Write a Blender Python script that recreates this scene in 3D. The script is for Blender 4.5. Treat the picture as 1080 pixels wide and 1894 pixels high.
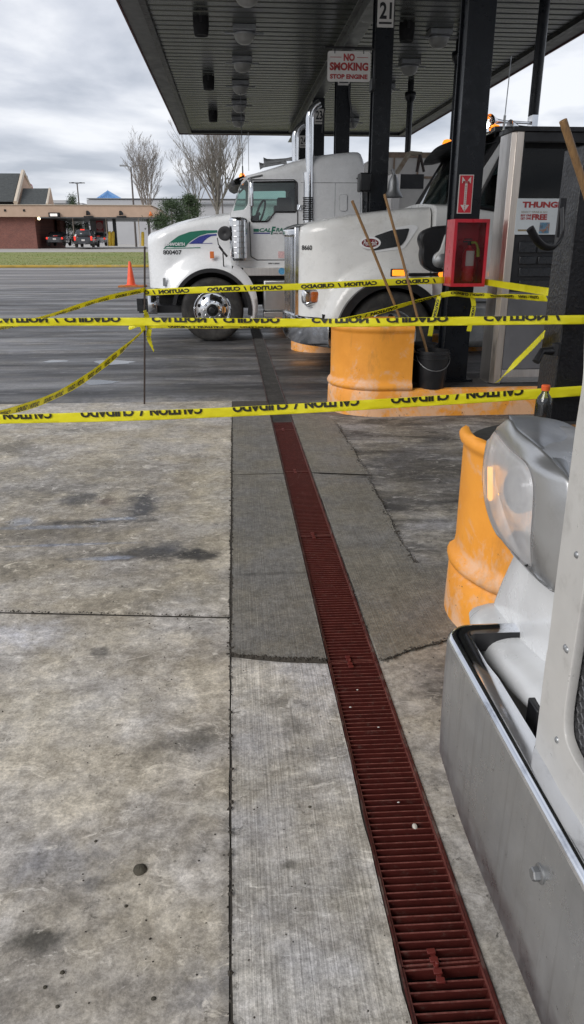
import bpy, bmesh, math, random
import numpy as np
from mathutils import Vector, Matrix
random.seed(7)
R = math.radians
scene = bpy.context.scene
for o in list(bpy.data.objects): bpy.data.objects.remove(o)

# ---------------- camera ----------------
F_PX = 1350.0; CX, CY = 540.0, 947.0
PITCH = R(20.3); YAW = R(4.57); EYE = Vector((0, 0, 1.6))
cam_d = bpy.data.cameras.new('camera'); cam = bpy.data.objects.new('camera', cam_d)
scene.collection.objects.link(cam); scene.camera = cam
cam.location = EYE
cam.rotation_euler = (R(90) - PITCH, 0, -YAW)
cam_d.sensor_fit = 'VERTICAL'; cam_d.sensor_height = 36.0
cam_d.lens = F_PX / 1894.0 * 36.0
cam_d.clip_start = 0.05; cam_d.clip_end = 2000
scene.render.resolution_x = 584; scene.render.resolution_y = 1024

# ---------------- world: overcast sky ----------------
world = bpy.data.worlds.new('World'); scene.world = world; world.use_nodes = True
wn = world.node_tree.nodes; wl = world.node_tree.links; wn.clear()
SUN_EL, SUN_AZ = R(36), R(-128)      # azimuth from +Y towards +X
sky = wn.new('ShaderNodeTexSky'); sky.sky_type = 'NISHITA'; sky.sun_disc = False
sky.sun_elevation = SUN_EL; sky.sun_rotation = SUN_AZ
bg1 = wn.new('ShaderNodeBackground'); bg1.inputs[1].default_value = 0.10
wl.new(sky.outputs[0], bg1.inputs[0])
tc = wn.new('ShaderNodeTexCoord')
sep = wn.new('ShaderNodeSeparateXYZ'); wl.new(tc.outputs['Generated'], sep.inputs[0])
mz = wn.new('ShaderNodeMath'); mz.operation = 'MAXIMUM'; wl.new(sep.outputs[2], mz.inputs[0]); mz.inputs[1].default_value = 0.0
ad = wn.new('ShaderNodeMath'); ad.operation = 'ADD'; wl.new(mz.outputs[0], ad.inputs[0]); ad.inputs[1].default_value = 0.16
dx = wn.new('ShaderNodeMath'); dx.operation = 'DIVIDE'; wl.new(sep.outputs[0], dx.inputs[0]); wl.new(ad.outputs[0], dx.inputs[1])
dy = wn.new('ShaderNodeMath'); dy.operation = 'DIVIDE'; wl.new(sep.outputs[1], dy.inputs[0]); wl.new(ad.outputs[0], dy.inputs[1])
cmb = wn.new('ShaderNodeCombineXYZ'); wl.new(dx.outputs[0], cmb.inputs[0]); wl.new(dy.outputs[0], cmb.inputs[1])
cn = wn.new('ShaderNodeTexNoise'); cn.inputs['Scale'].default_value = 1.15; cn.inputs['Detail'].default_value = 7
cn.inputs['Roughness'].default_value = 0.52; cn.inputs['Distortion'].default_value = 0.25
wl.new(cmb.outputs[0], cn.inputs['Vector'])
cr = wn.new('ShaderNodeValToRGB'); wl.new(cn.outputs['Fac'], cr.inputs[0])
cr.color_ramp.elements[0].position = 0.38; cr.color_ramp.elements[0].color = (0.33, 0.355, 0.41, 1)
cr.color_ramp.elements[1].position = 0.60; cr.color_ramp.elements[1].color = (0.64, 0.65, 0.68, 1)
e = cr.color_ramp.elements.new(0.5); e.color = (0.48, 0.50, 0.55, 1)
bg2 = wn.new('ShaderNodeBackground'); bg2.inputs[1].default_value = 1.0
wl.new(cr.outputs[0], bg2.inputs[0])
mx = wn.new('ShaderNodeMixShader'); mx.inputs[0].default_value = 0.93
wl.new(bg1.outputs[0], mx.inputs[1]); wl.new(bg2.outputs[0], mx.inputs[2])
wo = wn.new('ShaderNodeOutputWorld'); wl.new(mx.outputs[0], wo.inputs[0])

# ---------------- sun ----------------
sd = bpy.data.lights.new('sun', 'SUN'); sd.energy = 1.5; sd.angle = R(35); sd.color = (1.0, 0.97, 0.93)
so = bpy.data.objects.new('sun', sd); scene.collection.objects.link(so)
sdir = Vector((math.sin(SUN_AZ) * math.cos(SUN_EL), math.cos(SUN_AZ) * math.cos(SUN_EL), math.sin(SUN_EL)))
so.rotation_euler = sdir.to_track_quat('Z', 'Y').to_euler()
scene.view_settings.view_transform = 'Standard'; scene.view_settings.look = 'None'
scene.view_settings.exposure = 0.60; scene.view_settings.gamma = 1.0
scene.render.engine = 'CYCLES'
scene.cycles.max_bounces = 8; scene.cycles.diffuse_bounces = 5

# ---------------- pixel of the photograph -> point on a real plane ----------------
_r = Vector((math.cos(YAW), -math.sin(YAW), 0))
_f = Vector((math.sin(YAW) * math.cos(PITCH), math.cos(YAW) * math.cos(PITCH), -math.sin(PITCH)))
_u = _r.cross(_f)
def P(px, py, X=None, Y=None, Z=None):
    d = _f * F_PX + _r * (px - CX) - _u * (py - CY)
    if X is not None: t = (X - EYE.x) / d.x
    elif Y is not None: t = (Y - EYE.y) / d.y
    else: t = (Z - EYE.z) / d.z
    return EYE + d * t
def G(px, py, z=0.0): return P(px, py, Z=z)

# ---------------- materials ----------------
def nodes(name):
    m = bpy.data.materials.new(name); m.use_nodes = True
    nt = m.node_tree; nt.nodes.clear()
    out = nt.nodes.new('ShaderNodeOutputMaterial'); b = nt.nodes.new('ShaderNodeBsdfPrincipled')
    nt.links.new(b.outputs[0], out.inputs[0])
    return m, nt, b
def tcoord(nt, scale=(1, 1, 1), rot=(0, 0, 0)):
    t = nt.nodes.new('ShaderNodeTexCoord'); mp = nt.nodes.new('ShaderNodeMapping')
    mp.inputs['Scale'].default_value = scale; mp.inputs['Rotation'].default_value = rot
    nt.links.new(t.outputs['Object'], mp.inputs[0]); return mp.outputs[0]
def noise(nt, vec, scale, detail=4, rough=0.55, dist=0.0):
    n = nt.nodes.new('ShaderNodeTexNoise'); n.inputs['Scale'].default_value = scale
    n.inputs['Detail'].default_value = detail; n.inputs['Roughness'].default_value = rough
    n.inputs['Distortion'].default_value = dist; nt.links.new(vec, n.inputs['Vector']); return n.outputs['Fac']
def ramp(nt, fac, a, b, ca=(0, 0, 0), cb=(1, 1, 1)):
    r = nt.nodes.new('ShaderNodeValToRGB'); nt.links.new(fac, r.inputs[0])
    r.color_ramp.elements[0].position = a; r.color_ramp.elements[1].position = b
    r.color_ramp.elements[0].color = (*ca, 1); r.color_ramp.elements[1].color = (*cb, 1); return r.outputs[0]
def mixc(nt, fac, a, b, mode='MIX'):
    m = nt.nodes.new('ShaderNodeMix'); m.data_type = 'RGBA'; m.blend_type = mode
    for s, v in ((m.inputs[0], fac), (m.inputs[6], a), (m.inputs[7], b)):
        if isinstance(v, (int, float)): s.default_value = v
        elif isinstance(v, tuple): s.default_value = (*v, 1)
        else: nt.links.new(v, s)
    return m.outputs[2]
def mulf(nt, a, k):
    m = nt.nodes.new('ShaderNodeMath'); m.operation = 'MULTIPLY'; nt.links.new(a, m.inputs[0]); m.inputs[1].default_value = k; return m.outputs[0]
def bump(nt, b, h, strength, dist=0.01):
    n = nt.nodes.new('ShaderNodeBump'); n.inputs['Strength'].default_value = strength
    n.inputs['Distance'].default_value = dist; nt.links.new(h, n.inputs['Height'])
    nt.links.new(n.outputs[0], b.inputs['Normal'])
def rgb(nt, c):
    n = nt.nodes.new('ShaderNodeRGB'); n.outputs[0].default_value = (*c, 1); return n.outputs[0]

def pm(name, c, rough=0.5, metal=0.0, var=0.25, scale=6, dirt=None, dirt_amt=(0.55, 0.75), dscale=3, bmp=0.0, bscale=60,
       stretch=(1, 1, 1), emit=None, estr=0, coat=0.0, rvar=0.1, alpha=None, spec=None):
    m, nt, b = nodes(name); v = tcoord(nt, stretch)
    n = noise(nt, v, scale, 5, 0.6)
    lo = tuple(max(0, x * (1 - var)) for x in c); hi = tuple(min(1, x * (1 + var * 0.6)) for x in c)
    col = ramp(nt, n, 0.3, 0.7, lo, hi)
    if dirt:
        dn = ramp(nt, noise(nt, v, dscale, 8, 0.7, 0.3), dirt_amt[0], dirt_amt[1])
        col = mixc(nt, dn, col, dirt)
    nt.links.new(col, b.inputs['Base Color'])
    rr = nt.nodes.new('ShaderNodeMapRange'); nt.links.new(noise(nt, v, scale * 2.3, 4), rr.inputs[0])
    rr.inputs[1].default_value = 0.3; rr.inputs[2].default_value = 0.7
    rr.inputs[3].default_value = max(0.02, rough - rvar); rr.inputs[4].default_value = min(1, rough + rvar)
    nt.links.new(rr.outputs[0], b.inputs['Roughness'])
    b.inputs['Metallic'].default_value = metal
    if coat: b.inputs['Coat Weight'].default_value = coat; b.inputs['Coat Roughness'].default_value = 0.08
    if bmp: bump(nt, b, noise(nt, v, bscale, 3), bmp, 0.004)
    if emit: b.inputs['Emission Color'].default_value = (*emit, 1); b.inputs['Emission Strength'].default_value = estr
    if alpha is not None: b.inputs['Alpha'].default_value = alpha
    if spec is not None: b.inputs['Specular IOR Level'].default_value = spec
    return m
def glassm(name, tint=(0.55, 0.7, 0.66), rough=0.03, add=0.04):
    m, nt, b = nodes(name); nt.nodes.remove(b)
    out = [n for n in nt.nodes if n.type == 'OUTPUT_MATERIAL'][0]
    t = nt.nodes.new('ShaderNodeBsdfTransparent'); t.inputs[0].default_value = (*tint, 1)
    g = nt.nodes.new('ShaderNodeBsdfGlossy'); g.inputs['Roughness'].default_value = rough
    fr = nt.nodes.new('ShaderNodeFresnel'); fr.inputs[0].default_value = 1.5
    mm = nt.nodes.new('ShaderNodeMath'); mm.operation = 'ADD'; nt.links.new(fr.outputs[0], mm.inputs[0]); mm.inputs[1].default_value = add
    x = nt.nodes.new('ShaderNodeMixShader'); nt.links.new(mm.outputs[0], x.inputs[0])
    nt.links.new(t.outputs[0], x.inputs[1]); nt.links.new(g.outputs[0], x.inputs[2]); nt.links.new(x.outputs[0], out.inputs[0])
    return m

def spot(nt, v, cx, cy, rx, ry, soft=0.5, nz=1.0, nscale=8):
    """soft-edged irregular patch in plan, 1 inside"""
    n = nt.nodes.new('ShaderNodeTexNoise'); n.inputs['Scale'].default_value = nscale; n.inputs['Detail'].default_value = 9; n.inputs['Roughness'].default_value = 0.72
    nt.links.new(v, n.inputs['Vector'])
    s0 = nt.nodes.new('ShaderNodeVectorMath'); s0.operation = 'SUBTRACT'; nt.links.new(v, s0.inputs[0]); s0.inputs[1].default_value = (cx, cy, 0)
    s1 = nt.nodes.new('ShaderNodeVectorMath'); s1.operation = 'MULTIPLY'; nt.links.new(s0.outputs[0], s1.inputs[0]); s1.inputs[1].default_value = (1 / rx, 1 / ry, 0)
    l = nt.nodes.new('ShaderNodeVectorMath'); l.operation = 'LENGTH'; nt.links.new(s1.outputs[0], l.inputs[0])
    a = nt.nodes.new('ShaderNodeMath'); a.operation = 'MULTIPLY_ADD'; nt.links.new(n.outputs['Fac'], a.inputs[0]); a.inputs[1].default_value = nz * 2.4
    nt.links.new(l.outputs['Value'], a.inputs[2])
    mr = nt.nodes.new('ShaderNodeMapRange'); mr.interpolation_type = 'SMOOTHSTEP'; nt.links.new(a.outputs[0], mr.inputs[0])
    k = nz * 1.2
    mr.inputs[1].default_value = 1 - soft + k; mr.inputs[2].default_value = 1 + soft * 0.4 + k
    mr.inputs[3].default_value = 1; mr.inputs[4].default_value = 0
    return mr.outputs[0]



def concrete(name, base, dark, light, broom=0.0, stain=(0.52, 0.72), stain_c=None, spots=(), rough=0.8, wet=0.0, xstretch=0.6, speck=True, amt=0.7, ystretch=1.6):
    m, nt, b = nodes(name)
    v = tcoord(nt); vs = tcoord(nt, (xstretch, ystretch, 1), (0, 0, 0.15 if ystretch > 1 else 0.02))
    big = ramp(nt, noise(nt, vs, 1.1, 8, 0.62, 0.5), 0.42, 0.60)
    col = mixc(nt, big, base, light)
    mid = ramp(nt, noise(nt, vs, 4.2, 9, 0.72, 0.6), 0.47, 0.62)
    col = mixc(nt, mulf(nt, mid, 0.55), col, dark)
    st = ramp(nt, noise(nt, vs, 1.9, 9, 0.68, 1.0), stain[0], stain[1])
    col = mixc(nt, mulf(nt, st, amt), col, stain_c or dark)
    for (px, py, rx, ry, c, k, soft) in spots:
        g = G(px, py); col = mixc(nt, mulf(nt, spot(nt, v, g.x, g.y, rx, ry, soft), k), col, c)
    fine = ramp(nt, noise(nt, v, 95, 4, 0.8), 0.38, 0.60, (0.6, 0.6, 0.6), (1.2, 1.2, 1.2))
    col = mixc(nt, 0.55, col, fine, 'MULTIPLY')
    gr = ramp(nt, noise(nt, v, 26, 7, 0.85), 0.40, 0.60, (0.62, 0.61, 0.60), (1.25, 1.25, 1.26))
    col = mixc(nt, 0.75, col, gr, 'MULTIPLY')
    if speck:
        lt = ramp(nt, noise(nt, vs, 7.5, 10, 0.78, 1.6), 0.56, 0.62)
        col = mixc(nt, mulf(nt, lt, 0.6), col, tuple(min(1, x * 1.35) for x in light))
        dk = ramp(nt, noise(nt, v, 19, 7, 0.8, 0.3), 0.61, 0.65)
        col = mixc(nt, mulf(nt, dk, 0.75), col, tuple(x * 0.45 for x in dark))
        vo = nt.nodes.new('ShaderNodeTexVoronoi'); vo.inputs['Scale'].default_value = 13; nt.links.new(v, vo.inputs['Vector'])
        pk = ramp(nt, vo.outputs['Distance'], 0.03, 0.075, (1, 1, 1), (0, 0, 0))
        col = mixc(nt, mulf(nt, pk, 0.6), col, tuple(x * 0.4 for x in dark))
    md = ramp(nt, noise(nt, v, 9, 10, 0.78, 0.5), 0.40, 0.60, (0.76, 0.755, 0.74), (1.20, 1.20, 1.19))
    col = mixc(nt, 0.8 if speck else 0.4, col, md, 'MULTIPLY')
    tn = ramp(nt, noise(nt, v, 2.3, 5, 0.6), 0.40, 0.60, (1.05, 1.0, 0.92), (0.97, 0.975, 1.05))
    col = mixc(nt, 0.8, col, tn, 'MULTIPLY')
    hh = noise(nt, v, 120, 4, 0.7)
    if broom:
        vb = tcoord(nt, (150, 2.2, 1)); bn = noise(nt, vb, 1.0, 3, 0.6, 0.15)
        br = ramp(nt, bn, 0.35, 0.65, (0.72, 0.72, 0.72), (1.18, 1.18, 1.18))
        col = mixc(nt, broom, col, br, 'MULTIPLY')
        ah = nt.nodes.new('ShaderNodeMath'); ah.operation = 'MULTIPLY_ADD'; nt.links.new(bn, ah.inputs[0]); ah.inputs[1].default_value = 1.5; nt.links.new(hh, ah.inputs[2]); hh = ah.outputs[0]
    nt.links.new(col, b.inputs['Base Color'])
    rn = ramp(nt, noise(nt, vs, 1.6, 6, 0.6), 0.35, 0.62, (rough,) * 3, (max(0.08, rough - wet),) * 3)
    nt.links.new(rn, b.inputs['Roughness'])
    bump(nt, b, hh, 0.35 if not broom else 0.6, 0.003)
    return m

M = {}
M['white'] = pm('white_paint', (0.74, 0.75, 0.76), 0.28, coat=0.5, var=0.03, dirt=(0.55, 0.53, 0.5), dirt_amt=(0.62, 0.98), dscale=2.2)
M['white2'] = pm('white_paint_dusty', (0.66, 0.66, 0.645), 0.32, coat=0.4, var=0.07, dirt=(0.38, 0.36, 0.32), dirt_amt=(0.56, 0.9), dscale=2.0)
M['chrome'] = pm('chrome', (0.72, 0.73, 0.75), 0.12, 1.0, var=0.08, rvar=0.06, dirt=(0.3, 0.29, 0.28), dirt_amt=(0.62, 0.95), dscale=5)
m, nt, b = nodes('dull_bumper_chrome'); v = tcoord(nt)
c = ramp(nt, noise(nt, v, 3.5, 7, 0.65), 0.38, 0.62, (0.43, 0.44, 0.455), (0.53, 0.54, 0.55))
c = mixc(nt, mulf(nt, ramp(nt, noise(nt, tcoord(nt, (1, 26, .9)), 1.6, 6, 0.7), 0.54, 0.64), 0.30), c, (0.27, 0.265, 0.26))
c = mixc(nt, mulf(nt, ramp(nt, noise(nt, v, 55, 5, 0.75), 0.655, 0.69), 0.8), c, (0.10, 0.095, 0.09))
c = mixc(nt, mulf(nt, ramp(nt, noise(nt, tcoord(nt, (1, 1, .6), (0, 0, 2.0)), 70, 5, 0.75), 0.67, 0.70), 0.9), c, (0.75, 0.75, 0.74))
nt.links.new(c, b.inputs['Base Color']); b.inputs['Metallic'].default_value = 0.88
nt.links.new(ramp(nt, noise(nt, v, 6, 8, 0.75), 0.4, 0.62, (0.26,) * 3, (0.42,) * 3), b.inputs['Roughness']); M['bumper'] = m
M['roll'] = pm('polished_chrome', (0.80, 0.82, 0.86), 0.10, 1.0, var=0.04, rvar=0.04, dirt=(0.30, 0.31, 0.34), dirt_amt=(0.54, 0.75), dscale=9)
M['steel'] = pm('stainless', (0.74, 0.71, 0.68), 0.40, 1.0, var=0.12, stretch=(8, 8, 0.6), scale=5)
M['galv'] = pm('grey_metal', (0.35, 0.36, 0.37), 0.45, 0.8, var=0.2, dirt=(0.12, 0.11, 0.1), dirt_amt=(0.5, 0.85))
M['black'] = pm('black_paint', (0.0045, 0.006, 0.009), 0.33, var=0.3, bmp=0.15, bscale=45, spec=.35)
M['blackrough'] = pm('black_thick_paint', (0.009, 0.009, 0.011), 0.38, var=0.3, bmp=1.0, bscale=65, dirt=(0.03, 0.03, 0.03), dirt_amt=(0.62, 0.9), dscale=12)
M['blackpl'] = pm('black_plastic', (0.011, 0.011, 0.013), 0.42, var=0.3, dirt=(0.03, 0.029, 0.028), dirt_amt=(0.5, 0.9))
M['void'] = pm('dark_interior', (0.008, 0.008, 0.009), 0.8)
M['rubber'] = pm('rubber', (0.022, 0.021, 0.021), 0.75, var=0.3, dirt=(0.085, 0.08, 0.07), dirt_amt=(0.45, 0.85), dscale=5, bmp=0.2)
m, nt, b = nodes('worn_orange_paint'); v = tcoord(nt)
c = ramp(nt, noise(nt, v, 3, 5, 0.6), 0.38, 0.62, (0.78, 0.305, 0.035), (0.88, 0.36, 0.045))
sx = nt.nodes.new('ShaderNodeSeparateXYZ'); nt.links.new(v, sx.inputs[0])
hz_ = nt.nodes.new('ShaderNodeMapRange'); nt.links.new(sx.outputs[2], hz_.inputs[0]); hz_.inputs[1].default_value = 0.0; hz_.inputs[2].default_value = 0.5; hz_.inputs[3].default_value = 0.16; hz_.inputs[4].default_value = 0.0
def addf(a_, b_):
    q = nt.nodes.new('ShaderNodeMath'); q.operation = 'ADD'; nt.links.new(a_, q.inputs[0]); nt.links.new(b_, q.inputs[1]); return q.outputs[0]
fd = ramp(nt, addf(noise(nt, v, 4.5, 9, 0.7, 0.4), hz_.outputs[0]), 0.57, 0.68)
c = mixc(nt, mulf(nt, fd, 0.8), c, (0.72, 0.46, 0.30))
ch = ramp(nt, addf(noise(nt, v, 16, 8, 0.8), mulf(nt, hz_.outputs[0], 0.35)), 0.655, 0.68)
c = mixc(nt, ch, c, (0.12, 0.07, 0.04))
sm_ = ramp(nt, noise(nt, tcoord(nt, (1, 1, .35)), 6, 8, 0.75), 0.52, 0.68); c = mixc(nt, mulf(nt, sm_, 0.35), c, (0.30, 0.15, 0.05))
nt.links.new(c, b.inputs['Base Color']); b.inputs['Roughness'].default_value = 0.5; bump(nt, b, noise(nt, v, 40, 5), 0.25, 0.004); M['orange'] = m
M['darkgreen'] = pm('green_decal', (0.01, 0.16, 0.10), 0.35, var=0.05)
M['blue'] = pm('blue_decal', (0.03, 0.04, 0.26), 0.35, var=0.05)
M['ink'] = pm('black_lettering', (0.012, 0.012, 0.014), 0.4, var=0.05)
M['tapeink'] = pm('tape_lettering', (0.02, 0.02, 0.01), 0.35, var=0.05)
M['red'] = pm('red_paint', (0.55, 0.018, 0.035), 0.35, var=0.12, dirt=(0.2, 0.01, 0.01), coat=0.2)
M['redink'] = pm('red_lettering', (0.36, 0.035, 0.035), 0.5, var=0.2)
M['signwhite'] = pm('sign_white', (0.62, 0.60, 0.57), 0.45, var=0.08, dirt=(0.36, 0.34, 0.3), dirt_amt=(0.6, 0.9), dscale=4)
M['amber'] = pm('amber_lens', (0.8, 0.2, 0.01), 0.2, emit=(1, 0.25, 0.02), estr=1.2, var=0.1)
M['amberoff'] = pm('amber_lens_unlit', (0.7, 0.17, 0.03), 0.2, var=0.1)
M['redlens'] = pm('red_lens', (0.7, 0.03, 0.02), 0.2, emit=(1, 0.06, 0.03), estr=.45, var=0.1)
M['glass'] = glassm('tinted_glass')
M['darkglass'] = glassm('dark_tinted_glass', (0.16, 0.20, 0.20), .03, -.02)
M['clear'] = glassm('clear_glass', (0.85, 0.85, 0.85))
M['wood'] = pm('worn_wood', (0.30, 0.17, 0.07), 0.55, var=0.35, stretch=(20, 20, 1.2), scale=6, dirt=(0.08, 0.05, 0.03), dirt_amt=(0.5, 0.8))
M['rust'] = pm('rusty_steel', (0.05, 0.035, 0.03), 0.7, var=0.4)
# red drain grate
m, nt, b = nodes('oxide_red_paint'); v = tcoord(nt)
c = mixc(nt, ramp(nt, noise(nt, v, 14, 7, 0.7), 0.35, 0.7), (0.062, 0.012, 0.010), (0.10, 0.02, 0.016))
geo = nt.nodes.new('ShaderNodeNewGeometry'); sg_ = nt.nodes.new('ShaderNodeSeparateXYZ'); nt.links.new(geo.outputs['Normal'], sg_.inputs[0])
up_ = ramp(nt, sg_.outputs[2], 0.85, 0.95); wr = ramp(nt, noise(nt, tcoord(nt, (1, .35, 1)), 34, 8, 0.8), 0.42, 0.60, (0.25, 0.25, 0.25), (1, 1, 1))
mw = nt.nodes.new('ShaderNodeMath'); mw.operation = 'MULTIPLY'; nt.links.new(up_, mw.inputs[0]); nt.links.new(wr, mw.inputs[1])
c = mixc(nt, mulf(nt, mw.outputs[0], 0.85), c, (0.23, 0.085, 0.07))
c = mixc(nt, mulf(nt, ramp(nt, noise(nt, v, 30, 8, 0.8), 0.56, 0.68), 0.6), c, (0.17, 0.12, 0.10))
nt.links.new(c, b.inputs['Base Color']); b.inputs['Roughness'].default_value = 0.42; bump(nt, b, noise(nt, v, 90), 0.3, 0.002); M['grate'] = m
M['grategrey'] = pm('grimy_grate', (0.10, 0.097, 0.093), 0.5, 0.2, var=0.4, dirt=(0.2, 0.19, 0.17), dirt_amt=(0.55, 0.8), dscale=9)
# yellow plastic tape, lets light through
m, nt, b = nodes('yellow_tape'); v = tcoord(nt)
nt.links.new(ramp(nt, noise(nt, v, 9, 4), 0.3, 0.7, (0.86, 0.80, 0.02), (0.95, 0.90, 0.04)), b.inputs['Base Color'])
b.inputs['Roughness'].default_value = 0.28
tr = nt.nodes.new('ShaderNodeBsdfTranslucent'); tr.inputs[0].default_value = (0.95, 0.88, 0.03, 1)
ms = nt.nodes.new('ShaderNodeMixShader'); ms.inputs[0].default_value = 0.35
out = [n for n in nt.nodes if n.type == 'OUTPUT_MATERIAL'][0]
nt.links.new(b.outputs[0], ms.inputs[1]); nt.links.new(tr.outputs[0], ms.inputs[2]); nt.links.new(ms.outputs[0], out.inputs[0])
bump(nt, b, noise(nt, v, 28, 4), 0.5, 0.004); M['tape'] = m
# ground
D1, D2 = (0.085, 0.08, 0.068), (0.04, 0.04, 0.042)
M['slab'] = concrete('old_concrete', (0.42, 0.39, 0.335), (0.235, 0.215, 0.18), (0.59, 0.56, 0.50), xstretch=0.85, ystretch=1.25, stain=(0.50, 0.74), amt=0.65, spots=[ (200, 960, 1.3, 0.9, (0.27, 0.245, 0.20), 0.6, 0.9), 
    (80, 1745, 0.075, 0.045, D1, 0.95, 0.7), (370, 1372, 0.10, 0.07, D1, 0.8, 0.8), (290, 1390, 0.10, 0.09, D1, 0.45, 0.8),
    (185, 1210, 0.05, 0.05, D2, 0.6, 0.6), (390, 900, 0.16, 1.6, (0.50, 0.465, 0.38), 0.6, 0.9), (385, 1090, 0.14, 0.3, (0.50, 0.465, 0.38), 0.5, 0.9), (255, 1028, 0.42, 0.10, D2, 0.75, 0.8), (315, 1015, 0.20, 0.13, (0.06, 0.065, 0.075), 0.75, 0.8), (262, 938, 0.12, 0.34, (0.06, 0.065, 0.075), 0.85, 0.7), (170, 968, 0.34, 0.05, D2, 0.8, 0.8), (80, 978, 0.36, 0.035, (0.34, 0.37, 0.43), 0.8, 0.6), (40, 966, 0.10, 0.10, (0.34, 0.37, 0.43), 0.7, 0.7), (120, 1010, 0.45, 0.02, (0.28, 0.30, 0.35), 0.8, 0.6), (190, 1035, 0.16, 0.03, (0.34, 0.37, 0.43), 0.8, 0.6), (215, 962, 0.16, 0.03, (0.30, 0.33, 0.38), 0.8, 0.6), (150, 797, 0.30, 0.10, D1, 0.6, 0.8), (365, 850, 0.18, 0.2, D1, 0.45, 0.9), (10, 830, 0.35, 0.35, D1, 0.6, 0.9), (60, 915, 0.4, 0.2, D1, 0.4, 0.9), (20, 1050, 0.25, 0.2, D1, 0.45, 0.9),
    (365, 1030, 0.17, 0.09, D2, 0.9, 0.6), (150, 925, 0.16, 0.16, (0.07, 0.075, 0.085), 0.75, 0.7), (195, 928, 0.08, 0.1, (0.09, 0.06, 0.06), 0.6, 0.7), (60, 990, 0.6, 0.18, D2, 0.4, 0.8),
    (385, 1165, 0.10, 0.14, D1, 0.4, 0.8), (180, 1640, 0.04, 0.03, D1, 0.6, 0.7), (420, 1700, 0.02, 0.7, D1, 0.5, 0.9),
    (20, 1180, 0.22, 0.12, (0.72, 0.72, 0.74), 0.8, 0.9), (110, 1320, 0.30, 0.18, (0.60, 0.58, 0.53), 0.55, 0.9),
    (385, 1500, 0.07, 0.05, (0.70, 0.68, 0.62), 0.55, 0.8), (330, 820, 1.0, 0.7, (0.50, 0.465, 0.40), 0.5, 0.9), (60, 880, 0.8, 0.6, (0.22, 0.21, 0.19), 0.5, 0.9), (330, 1100, 0.5, 0.25, (0.24, 0.225, 0.19), 0.5, 0.9), (390, 1830, 0.12, 0.09, (0.25, 0.26, 0.29), 0.5, 0.9), (120, 1600, 0.16, 0.1, (0.30, 0.31, 0.34), 0.5, 0.9),
    (130, 770, 2.0, 0.5, (0.56, 0.54, 0.50), 0.5, 0.9)])
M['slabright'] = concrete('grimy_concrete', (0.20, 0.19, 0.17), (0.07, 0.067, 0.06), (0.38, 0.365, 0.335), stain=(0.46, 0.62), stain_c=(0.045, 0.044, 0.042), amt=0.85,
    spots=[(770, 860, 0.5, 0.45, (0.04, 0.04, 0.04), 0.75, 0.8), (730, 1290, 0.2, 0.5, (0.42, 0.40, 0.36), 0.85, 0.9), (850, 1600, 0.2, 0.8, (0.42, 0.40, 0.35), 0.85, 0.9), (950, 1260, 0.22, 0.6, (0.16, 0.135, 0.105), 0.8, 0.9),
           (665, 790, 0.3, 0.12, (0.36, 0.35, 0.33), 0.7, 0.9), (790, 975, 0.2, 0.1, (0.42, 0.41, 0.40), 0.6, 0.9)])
M['strip'] = concrete('broomed_concrete', (0.43, 0.415, 0.385), (0.27, 0.26, 0.235), (0.56, 0.55, 0.52), broom=0.75, stain=(0.56, 0.78), amt=0.5,
    spots=[(545, 1345, 0.05, 0.06, D1, 0.55, 0.8), (535, 1605, 0.02, 0.015, D1, 0.7, 0.8), (500, 1250, 0.3, 0.1, (0.60, 0.59, 0.56), 0.6, 0.9), (520, 1305, 0.12, 0.05, (0.22, 0.21, 0.19), 0.5, 0.9), (650, 1650, 0.06, 0.3, (0.26, 0.255, 0.24), 0.4, 0.9)])
M['fresh'] = concrete('fresh_damp_concrete', (0.195, 0.188, 0.165), (0.165, 0.158, 0.138), (0.215, 0.207, 0.182), broom=0.45, stain=(0.6, 0.85), amt=0.3, rough=0.75, wet=0.1, speck=False, spots=[(520, 1066, 0.28, 0.02, (0.12, 0.115, 0.10), 0.8, 0.5)])
M['lot'] = concrete('oily_lot_paving', (0.085, 0.084, 0.083), (0.04, 0.04, 0.04), (0.23, 0.225, 0.22), stain=(0.43, 0.57), stain_c=(0.024, 0.024, 0.026), rough=0.70, wet=0.34, xstretch=0.16, ystretch=0.95, amt=0.8,
    spots=[(130, 765, 2.2, 0.28, (0.40, 0.385, 0.35), 0.7, 0.8), (330, 745, 1.3, 0.35, (0.42, 0.41, 0.39), 0.55, 0.9), (520, 668, 0.5, 5.0, (0.03, 0.03, 0.03), 0.6, 0.8)])
M['asphalt'] = concrete('worn_asphalt', (0.21, 0.205, 0.20), (0.09, 0.089, 0.09), (0.36, 0.35, 0.34), stain=(0.46, 0.57), stain_c=(0.10, 0.098, 0.10), rough=0.75, wet=0.12, xstretch=0.03, ystretch=0.30, speck=False, amt=0.9)
# grass
m, nt, b = nodes('grass'); v = tcoord(nt)
c = mixc(nt, ramp(nt, noise(nt, v, 0.35, 8, 0.7), 0.35, 0.68), (0.17, 0.215, 0.05), (0.28, 0.26, 0.10))
c = mixc(nt, mulf(nt, ramp(nt, noise(nt, v, 5, 6, 0.8), 0.4, 0.6), 0.45), c, (0.10, 0.135, 0.035))
nt.links.new(c, b.inputs['Base Color']); b.inputs['Roughness'].default_value = 0.9; bump(nt, b, noise(nt, v, 22), 0.5, 0.03); M['grass'] = m
M['kerb'] = pm('yellow_kerb_paint', (0.50, 0.33, 0.05), 0.7, var=0.3, scale=1.2, dirt=(0.28, 0.24, 0.16), dirt_amt=(0.5, 0.7), dscale=1.2)
M['yellow'] = pm('yellow_paint', (0.60, 0.40, 0.03), 0.5, var=0.2)
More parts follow.
